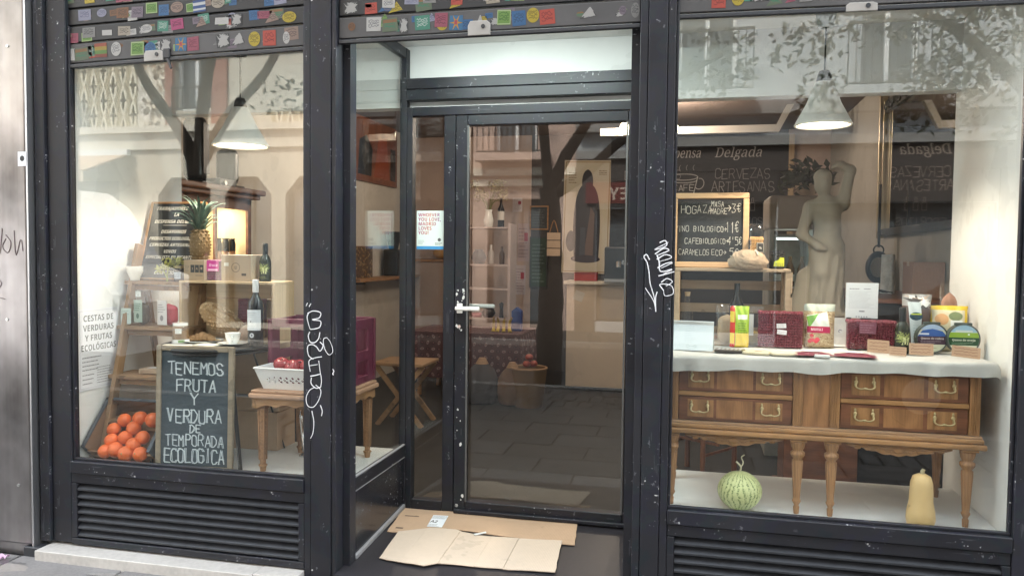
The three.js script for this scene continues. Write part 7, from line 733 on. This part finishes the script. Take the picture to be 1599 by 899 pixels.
{ // gilt mirror, oval mirror and low things on the right wall
  const t = thing('gilt_mirror', 'tall mirror in a carved gilt and dark frame on the side wall', 'mirror', [roomR, 1.7, -2.5]), gilt = mat([0.5, 0.42, 0.3], { metal: 0.9, rough: 0.3 }), dark = mat([0.06, 0.05, 0.045], { map: G.speck, bump: 0.006, rough: 0.35 }), Z0 = -0.95, Z1 = 0.95, H = 1.05;
  part('mirror_glass', bx(-0.016, -0.01, 0.04, H - 0.04, Z0 + 0.04, Z1 - 0.04), mat([0.78, 0.78, 0.76], { metal: 1, rough: 0.03 }), t);
  part('frame', [bx(-0.03, -0.002, H - 0.1, H, Z0, Z1, 0.008), bx(-0.05, -0.002, 0, 0.05, Z0, Z1, 0.008)], dark, t); part('gilt_edge', [bx(-0.05, -0.002, 0, H, Z0 - 0.06, Z0 - 0.03, 0.008), bx(-0.065, -0.002, -0.02, H + 0.08, Z0 - 0.029, Z0, 0.01), bx(-0.04, -0.002, 0.02, H, Z0 + 0.001, Z0 + 0.03, 0.006)], gilt, t); part('carving', [...Array(30)].map((_, k) => ball(0.028, -0.03, H - 0.05 + 0.014 * Math.sin(k * 1.7), lerp(Z0 + 0.05, Z1 - 0.05, k / 29), [0.7, 1.1, 1.1], 8)), dark, t);
  const o = thing('oval_mirror', 'small oval mirror in a black ring frame on the side wall', 'mirror', [1.335, 1.455, -3.1]); part('ring', flat(new THREE.TorusGeometry(0.085, 0.022, 10, 40).scale(0.85, 1.15, 1)), M.plasticBlack, o); part('mirror_glass', moved(flat(new THREE.CircleGeometry(0.075, 32).scale(0.85, 1.15, 1)), 0, 0, 0.006), mat([0.5, 0.48, 0.44], { metal: 0.9, rough: 0.15 }), o); part('loop', flat(new THREE.TorusGeometry(0.035, 0.006, 8, 24).translate(0, 0.13, 0)), M.plasticBlack, o); part('rod', bx(-0.008, 0.008, 0.15, 0.62, -0.008, 0.008), M.blackMetal, o); part('rear_plate', bx(-0.05, 0.05, -0.07, 0.07, -0.03, -0.004), M.blackMetal, o);
  const cs = thing('console_cabinet', 'dark polished cabinet against the right wall', 'cabinet', [1.2, 0.1, -2.5]); part('case', bx(-0.24, 0.248, 0, 1.16, -0.75, 0.75, 0.008), mat([0.035, 0.028, 0.025], { map: G.wood, rough: 0.25 }), cs); part('cabinet_top', bx(-0.27, 0.249, 1.161, 1.19, -0.78, 0.78, 0.006), M.mahogany, cs); part('cupboard_door', bx(-0.258, -0.241, 0.1, 1.1, 0.02, 0.72, 0.004), M.mahogany, cs);
  const bb = thing('cardboard_box', 'brown cardboard carton on the dark cabinet', 'box', [1.355, 1.2915, -1.95]); part('carton', bx(-0.09, 0.085, 0, 0.215, -0.12, 0.12, 0.003), mat([0.36, 0.22, 0.16], { map: G.card, rough: 0.9 }), bb); part('tape', bx(-0.0905, -0.09, 0.19, 0.215, -0.03, 0.03), M.cardPale, bb);
  const nw = thing('paper_roll', 'upright white paper roll on the dark cabinet', 'paper roll', [1.25, 1.2915, -2.4]); part('roll', cyl(0.045, 0.04, 0.26, 0, 0, 0, 20), M.paper, nw); part('core', cyl(0.015, 0.015, 0.003, 0, 0.26, 0, 12), M.cardboard, nw);
  const tw = thing('dried_twigs', 'little heap of dark twigs on the cabinet edge', 'twigs', [1.12, 1.2915, -2.2]); part('twig', [...Array(12)].map((_, k) => limb([[rr(-0.1, 0), 0.01, rr(-0.03, 0.03)], [rr(-0.02, 0.05), 0.03, rr(-0.03, 0.03)], [rr(0.05, 0.12), 0.015, rr(-0.03, 0.03)]], 0.006, 0.003, 6, 5)), M.plasticBlack, tw);
}
{ // drinks fridge
  const t = thing('drinks_fridge', 'glass fronted drinks fridge with a lit interior', 'fridge', [0.67, 0.1, -2.85]), fm = mat([0.42, 0.4, 0.36], { rough: 0.5, map: G.fine }); part('cabinet', [bx(-0.16, -0.13, 0, 1.62, -0.25, 0.25), bx(0.13, 0.16, 0, 1.62, -0.25, 0.25), bx(-0.13, 0.13, 0, 0.1, -0.25, 0.25), bx(-0.129, 0.129, 0.1, 1.6, -0.25, -0.22)], fm, t); part('sign_box', bx(-0.17, 0.17, 1.621, 1.86, -0.26, 0.27, 0.02), mat([0.36, 0.3, 0.25], { map: G.plaster, rough: 0.6 }), t); part('glass_door', bx(-0.128, 0.128, 0.1, 1.6, 0.235, 0.243), M.glass, t);
  for (const y of [0.5, 0.85, 1.2]) part('rack', bx(-0.128, 0.128, y, y + 0.012, -0.21, 0.2), M.tinMetal, t); part('light_strip', bx(-0.1, 0.1, 1.55, 1.565, 0.1, 0.2), mat([0.9, 0.95, 1], { emissive: new THREE.Color(0.85, 1, 0.97), emissiveIntensity: 0.45 }), t);
  const l = new THREE.RectAreaLight(0xd8fff4, 0.5, 0.2, 0.1); l.position.set(0.67, 1.645, -2.7); l.rotation.set(-PI / 2, 0, 0); scene.add(l);
  let b; for (const [r, y] of [0.11, 0.512, 0.862, 1.212].entries()) for (let k = 0; k < 3; k++) { const p = [0.59 + k * 0.08, 0.1 + y, -2.75]; if (!b) { b = thing('beer_bottle', `${['left', 'middle', 'right'][k]} brown bottle on the ${['bottom', 'second', 'third', 'top'][r]} rack of the lit fridge`, 'bottle', p, 0, 'bottles in the drinks fridge'); part('glass', lathe([[0, 0], [0.03, 0], [0.031, 0.13], [0.013, 0.18], [0.013, 0.22], [0, 0.22]], 18), mat([0.1, 0.05, 0.02], { rough: 0.1 }), b); part('label', cyl(0.0316, 0.0316, 0.05, 0, 0.04, 0, 18), M.paper, b); } else copy(b, `${['left', 'middle', 'right'][k]} brown bottle on the ${['bottom', 'second', 'third', 'top'][r]} rack of the lit fridge`, p); }
}
{ // plaster figure on a dark pedestal: one continuous surface
  const S = 0.93, N = 76, mc = new MarchingCubes(N, mat(0xffffff), false, false, 200000), cap = [];
  const B = (a, b, ra, rb) => cap.push([a, b, ra, rb]);
  B([-0.035, 0.75, 0.02], [-0.03, 0.8, 0.018], 0.047, 0.043); B([-0.012, 0.66, 0], [-0.028, 0.74, 0.012], 0.03, 0.027); B([-0.085, 0.63, 0], [0.075, 0.65, -0.005], 0.043, 0.045); B([-0.01, 0.61, 0.005], [0.005, 0.5, 0.005], 0.085, 0.068); B([0.005, 0.5, 0.005], [0.0, 0.41, 0], 0.066, 0.082); B([-0.035, 0.4, 0.0], [-0.03, 0.25, 0.04], 0.066, 0.05); B([0.04, 0.4, 0.0], [0.05, 0.24, 0.01], 0.062, 0.048); B([-0.03, 0.25, 0.04], [-0.01, 0.04, 0.0], 0.045, 0.028); B([0.05, 0.24, 0.01], [0.06, 0.04, 0], 0.044, 0.028); B([-0.01, 0.03, 0], [-0.03, 0.02, 0.06], 0.027, 0.018); B([0.06, 0.03, 0], [0.07, 0.02, 0.06], 0.027, 0.018);
  B([0.085, 0.65, 0], [0.115, 0.84, 0.02], 0.037, 0.029); B([0.115, 0.84, 0.02], [0.05, 0.875, 0.035], 0.029, 0.021); B([0.05, 0.875, 0.035], [0.01, 0.855, 0.045], 0.02, 0.012); B([-0.1, 0.62, 0], [-0.145, 0.47, 0.015], 0.036, 0.029); B([-0.145, 0.47, 0.015], [-0.065, 0.4, 0.08], 0.028, 0.02); B([-0.065, 0.4, 0.08], [-0.03, 0.385, 0.092], 0.019, 0.012);
  B([-0.12, 0.02, -0.03], [-0.1, 0.22, -0.04], 0.075, 0.05); B([-0.1, 0.22, -0.04], [-0.05, 0.3, -0.02], 0.045, 0.03);
  const smin = (a, b, k) => { const h = clamp(0.5 + 0.5 * (b - a) / k); return b + (a - b) * h - k * h * (1 - h); };
  const field = (x, y, z) => { let d = 1; for (const [a, b, ra, rb] of cap) { const ax = b[0] - a[0], ay = b[1] - a[1], az = b[2] - a[2], t = clamp(((x - a[0]) * ax + (y - a[1]) * ay + (z - a[2]) * az) / (ax * ax + ay * ay + az * az)); d = smin(d, Math.hypot(x - a[0] - ax * t, y - a[1] - ay * t, z - a[2] - az * t) - lerp(ra, rb, t), 0.022); }
    if (y < 0.44) { const a = Math.atan2(z, x), k = clamp((0.44 - y) / 0.1), r = 0.082 + 0.035 * (0.44 - y) + 0.006 * Math.sin(a * 9 + y * 16) * k + 0.004 * Math.sin(a * 17 - y * 9) * k; d = smin(d, Math.max(Math.hypot(x * 0.95, z * 1.1) - r, -y + 0.012, y - 0.44 + 0.05 * (1 + Math.sin(a * 2))), 0.015); } // a cloth wrapped round the hips
    const hx = x + 0.032, hy = y - 0.79, hz = z - 0.01; d = smin(d, Math.hypot(hx, hy - 0.012, hz + 0.012) - 0.05 - 0.004 * Math.sin(x * 260) * Math.sin(y * 240) * Math.sin(z * 250), 0.012); d = smin(d, Math.hypot(hx, hy + 0.015, (hz - 0.056)) - 0.011, 0.012); // hair and nose
    return smin(d, Math.max(Math.abs(x) - 0.17, Math.abs(z) - 0.12, Math.abs(y - 0.008) - 0.012), 0.01); };
  mc.isolation = 0; const half = N / 2; for (let k = 0; k < N; k++) for (let j = 0; j < N; j++) for (let i = 0; i < N; i++) { const x = ((i - half) / half) * S * 0.5, y = ((j - half) / half) * S * 0.5 + 0.45, z = ((k - half) / half) * S * 0.5; mc.field[i + j * N + k * N * N] = Math.abs(z) > 0.2 || Math.abs(x) > 0.24 ? -1 : -field(x, y, z); }
  mc.update(); const n = mc.count, g = new THREE.BufferGeometry(), p = new Float32Array(mc.positionArray.slice(0, n * 3)), q = new Float32Array(mc.normalArray.slice(0, n * 3)); for (let i = 0; i < n; i++) { p[i * 3] *= S * 0.5; p[i * 3 + 1] = p[i * 3 + 1] * S * 0.5 + 0.45; p[i * 3 + 2] *= S * 0.5; }
  g.setAttribute('position', new THREE.BufferAttribute(p, 3)); g.setAttribute('normal', new THREE.BufferAttribute(q, 3)); g.setAttribute('uv', new THREE.BufferAttribute(new Float32Array(n * 2).map((_, i) => p[Math.floor(i / 2) * 3 + (i % 2)]), 2));
  const st = thing('plaster_statue', 'cream plaster statue of a standing draped figure, one arm raised', 'statue', [0.74, 1.19, -1.6], 0.12); part('figure', g, mat([0.36, 0.32, 0.255], { map: G.plaster, rough: 0.7 }), st);
  const pd = thing('pedestal', 'dark wooden pedestal under the plaster statue', 'pedestal', [0.715, 0.1, -1.6]); part('shaft', bx(-0.2, 0.2, 0.08, 1.05, -0.16, 0.16, 0.006), M.mahogany, pd); part('base', bx(-0.23, 0.23, 0, 0.079, -0.19, 0.19, 0.008), M.mahogany, pd); part('cap', bx(-0.22, 0.22, 1.051, 1.087, -0.18, 0.18, 0.006), M.mahogany, pd);
  const pl = thing('trailing_plant', 'dark leafy plant behind the statue on top of the fridge', 'plant', [0.77, 1.961, -2.8]); part('leaf', leaves([[0, 0.16, 0.05, 0.12, 70], [-0.08, 0.1, 0.06, 0.1, 50], [0.1, 0.12, 0.05, 0.1, 50]], 0.04), mat([0.05, 0.06, 0.03], { rough: 0.5, side: THREE.DoubleSide }), pl); part('pot', cyl(0.06, 0.08, 0.1, 0, 0, 0, 20), M.kraft, pl);
}
{ // two chairs in the shop, seen under the sideboard
  let c; for (const [l, x, z, ry] of [['red brown wooden chair under the middle of the shop, right one', 0.85, -2.3, 0.3], ['red brown wooden chair seen behind the melon, left one', 0.02, -1.9, -0.6]]) { if (!c) { c = thing('wooden_chair', l, 'chair', [x, 0.1, z], ry, 'wooden chairs in the shop'); for (const [a, b] of [[-0.18, -0.18], [0.18, -0.18]]) part('leg', limb([[a, 0, b], [a, 0.45, b], [a, 0.92, b - 0.06]], 0.018, 0.016, 10, 8), M.mahogany, c); for (const [a, b] of [[-0.18, 0.18], [0.18, 0.18]]) part('leg', limb([[a, 0, b], [a, 0.2, b], [a, 0.44, b]], 0.014, 0.02, 8, 8), M.mahogany, c); part('seat', bx(-0.21, 0.21, 0.44, 0.48, -0.21, 0.21, 0.014), M.walnut, c); part('backrest', [bx(-0.18, 0.18, 0.84, 0.92, -0.25, -0.228, 0.008), bx(-0.18, 0.18, 0.64, 0.69, -0.225, -0.205, 0.006)], M.walnut, c); part('stretcher', [rod([-0.18, 0.2, 0.18], [-0.18, 0.2, -0.18], 0.016), rod([0.18, 0.2, 0.18], [0.18, 0.2, -0.18], 0.016), rod([-0.18, 0.24, 0], [0.18, 0.24, 0], 0.016)], M.mahogany, c); } else copy(c, l, [x, 0.1, z], ry); }
}
{ // small warm lamps at the back of the shop
  for (const [l, x, y, z] of [['warm bare bulb lamp hanging over the counter', -0.7, 2.76, -4.5], ['warm bare bulb lamp hanging near the chalk wall', -0.225, 2.7, -4.2], ['warm bare bulb lamp hanging over the patterned table', -2.1, 2.55, -3.4]]) {
    const t = thing('bulb_lamp', l, 'lamp', [x, y, z]); part('glowing_bulb', ball(0.045, 0, 0, 0, [1, 1.2, 1], 16), mat([0.9, 0.85, 0.7], { emissive: new THREE.Color(1, 0.85, 0.6), emissiveIntensity: LAMP.glow * 1.6 }), t); part('socket', cyl(0.02, 0.024, 0.06, 0, 0.052, 0, 14), M.brass, t); part('cord', cyl(0.004, 0.004, 2.955 - y - 0.112, 0, 0.112, 0, 6), M.plasticBlack, t);
    const p = new THREE.PointLight(0xffe8d2, LAMP.power * 0.5, 0, 2); p.position.set(x, y, z); p.shadow.radius = 2; p.castShadow = true; scene.add(p);
  }
}

{ // tube lamp under the entrance ceiling, behind the raised shutter
  const t = thing('tube_lamp', 'white tube lamp under the entrance ceiling behind the raised shutter', 'lamp', [-0.92, 2.64, -0.2]); part('housing', bx(-0.5, 0.5, -0.025, 0.018, -0.03, 0.03, 0.005), M.white, t); part('glowing_tube', moved(cyl(0.013, 0.013, 0.94), 0.47, -0.042, 0, 0, 0, PI / 2), mat([0.9, 0.95, 0.95], { emissive: new THREE.Color(0.85, 1, 0.98), emissiveIntensity: 0.6 }), t);
  const l = new THREE.RectAreaLight(0xf0fffb, 33, 0.94, 0.04); l.position.set(-0.92, 2.58, -0.2); l.rotation.set(-PI / 2 + 0.25, 0, 0); scene.add(l);
}

atlasTexture.needsUpdate = true;
renderer.render(scene, camera);
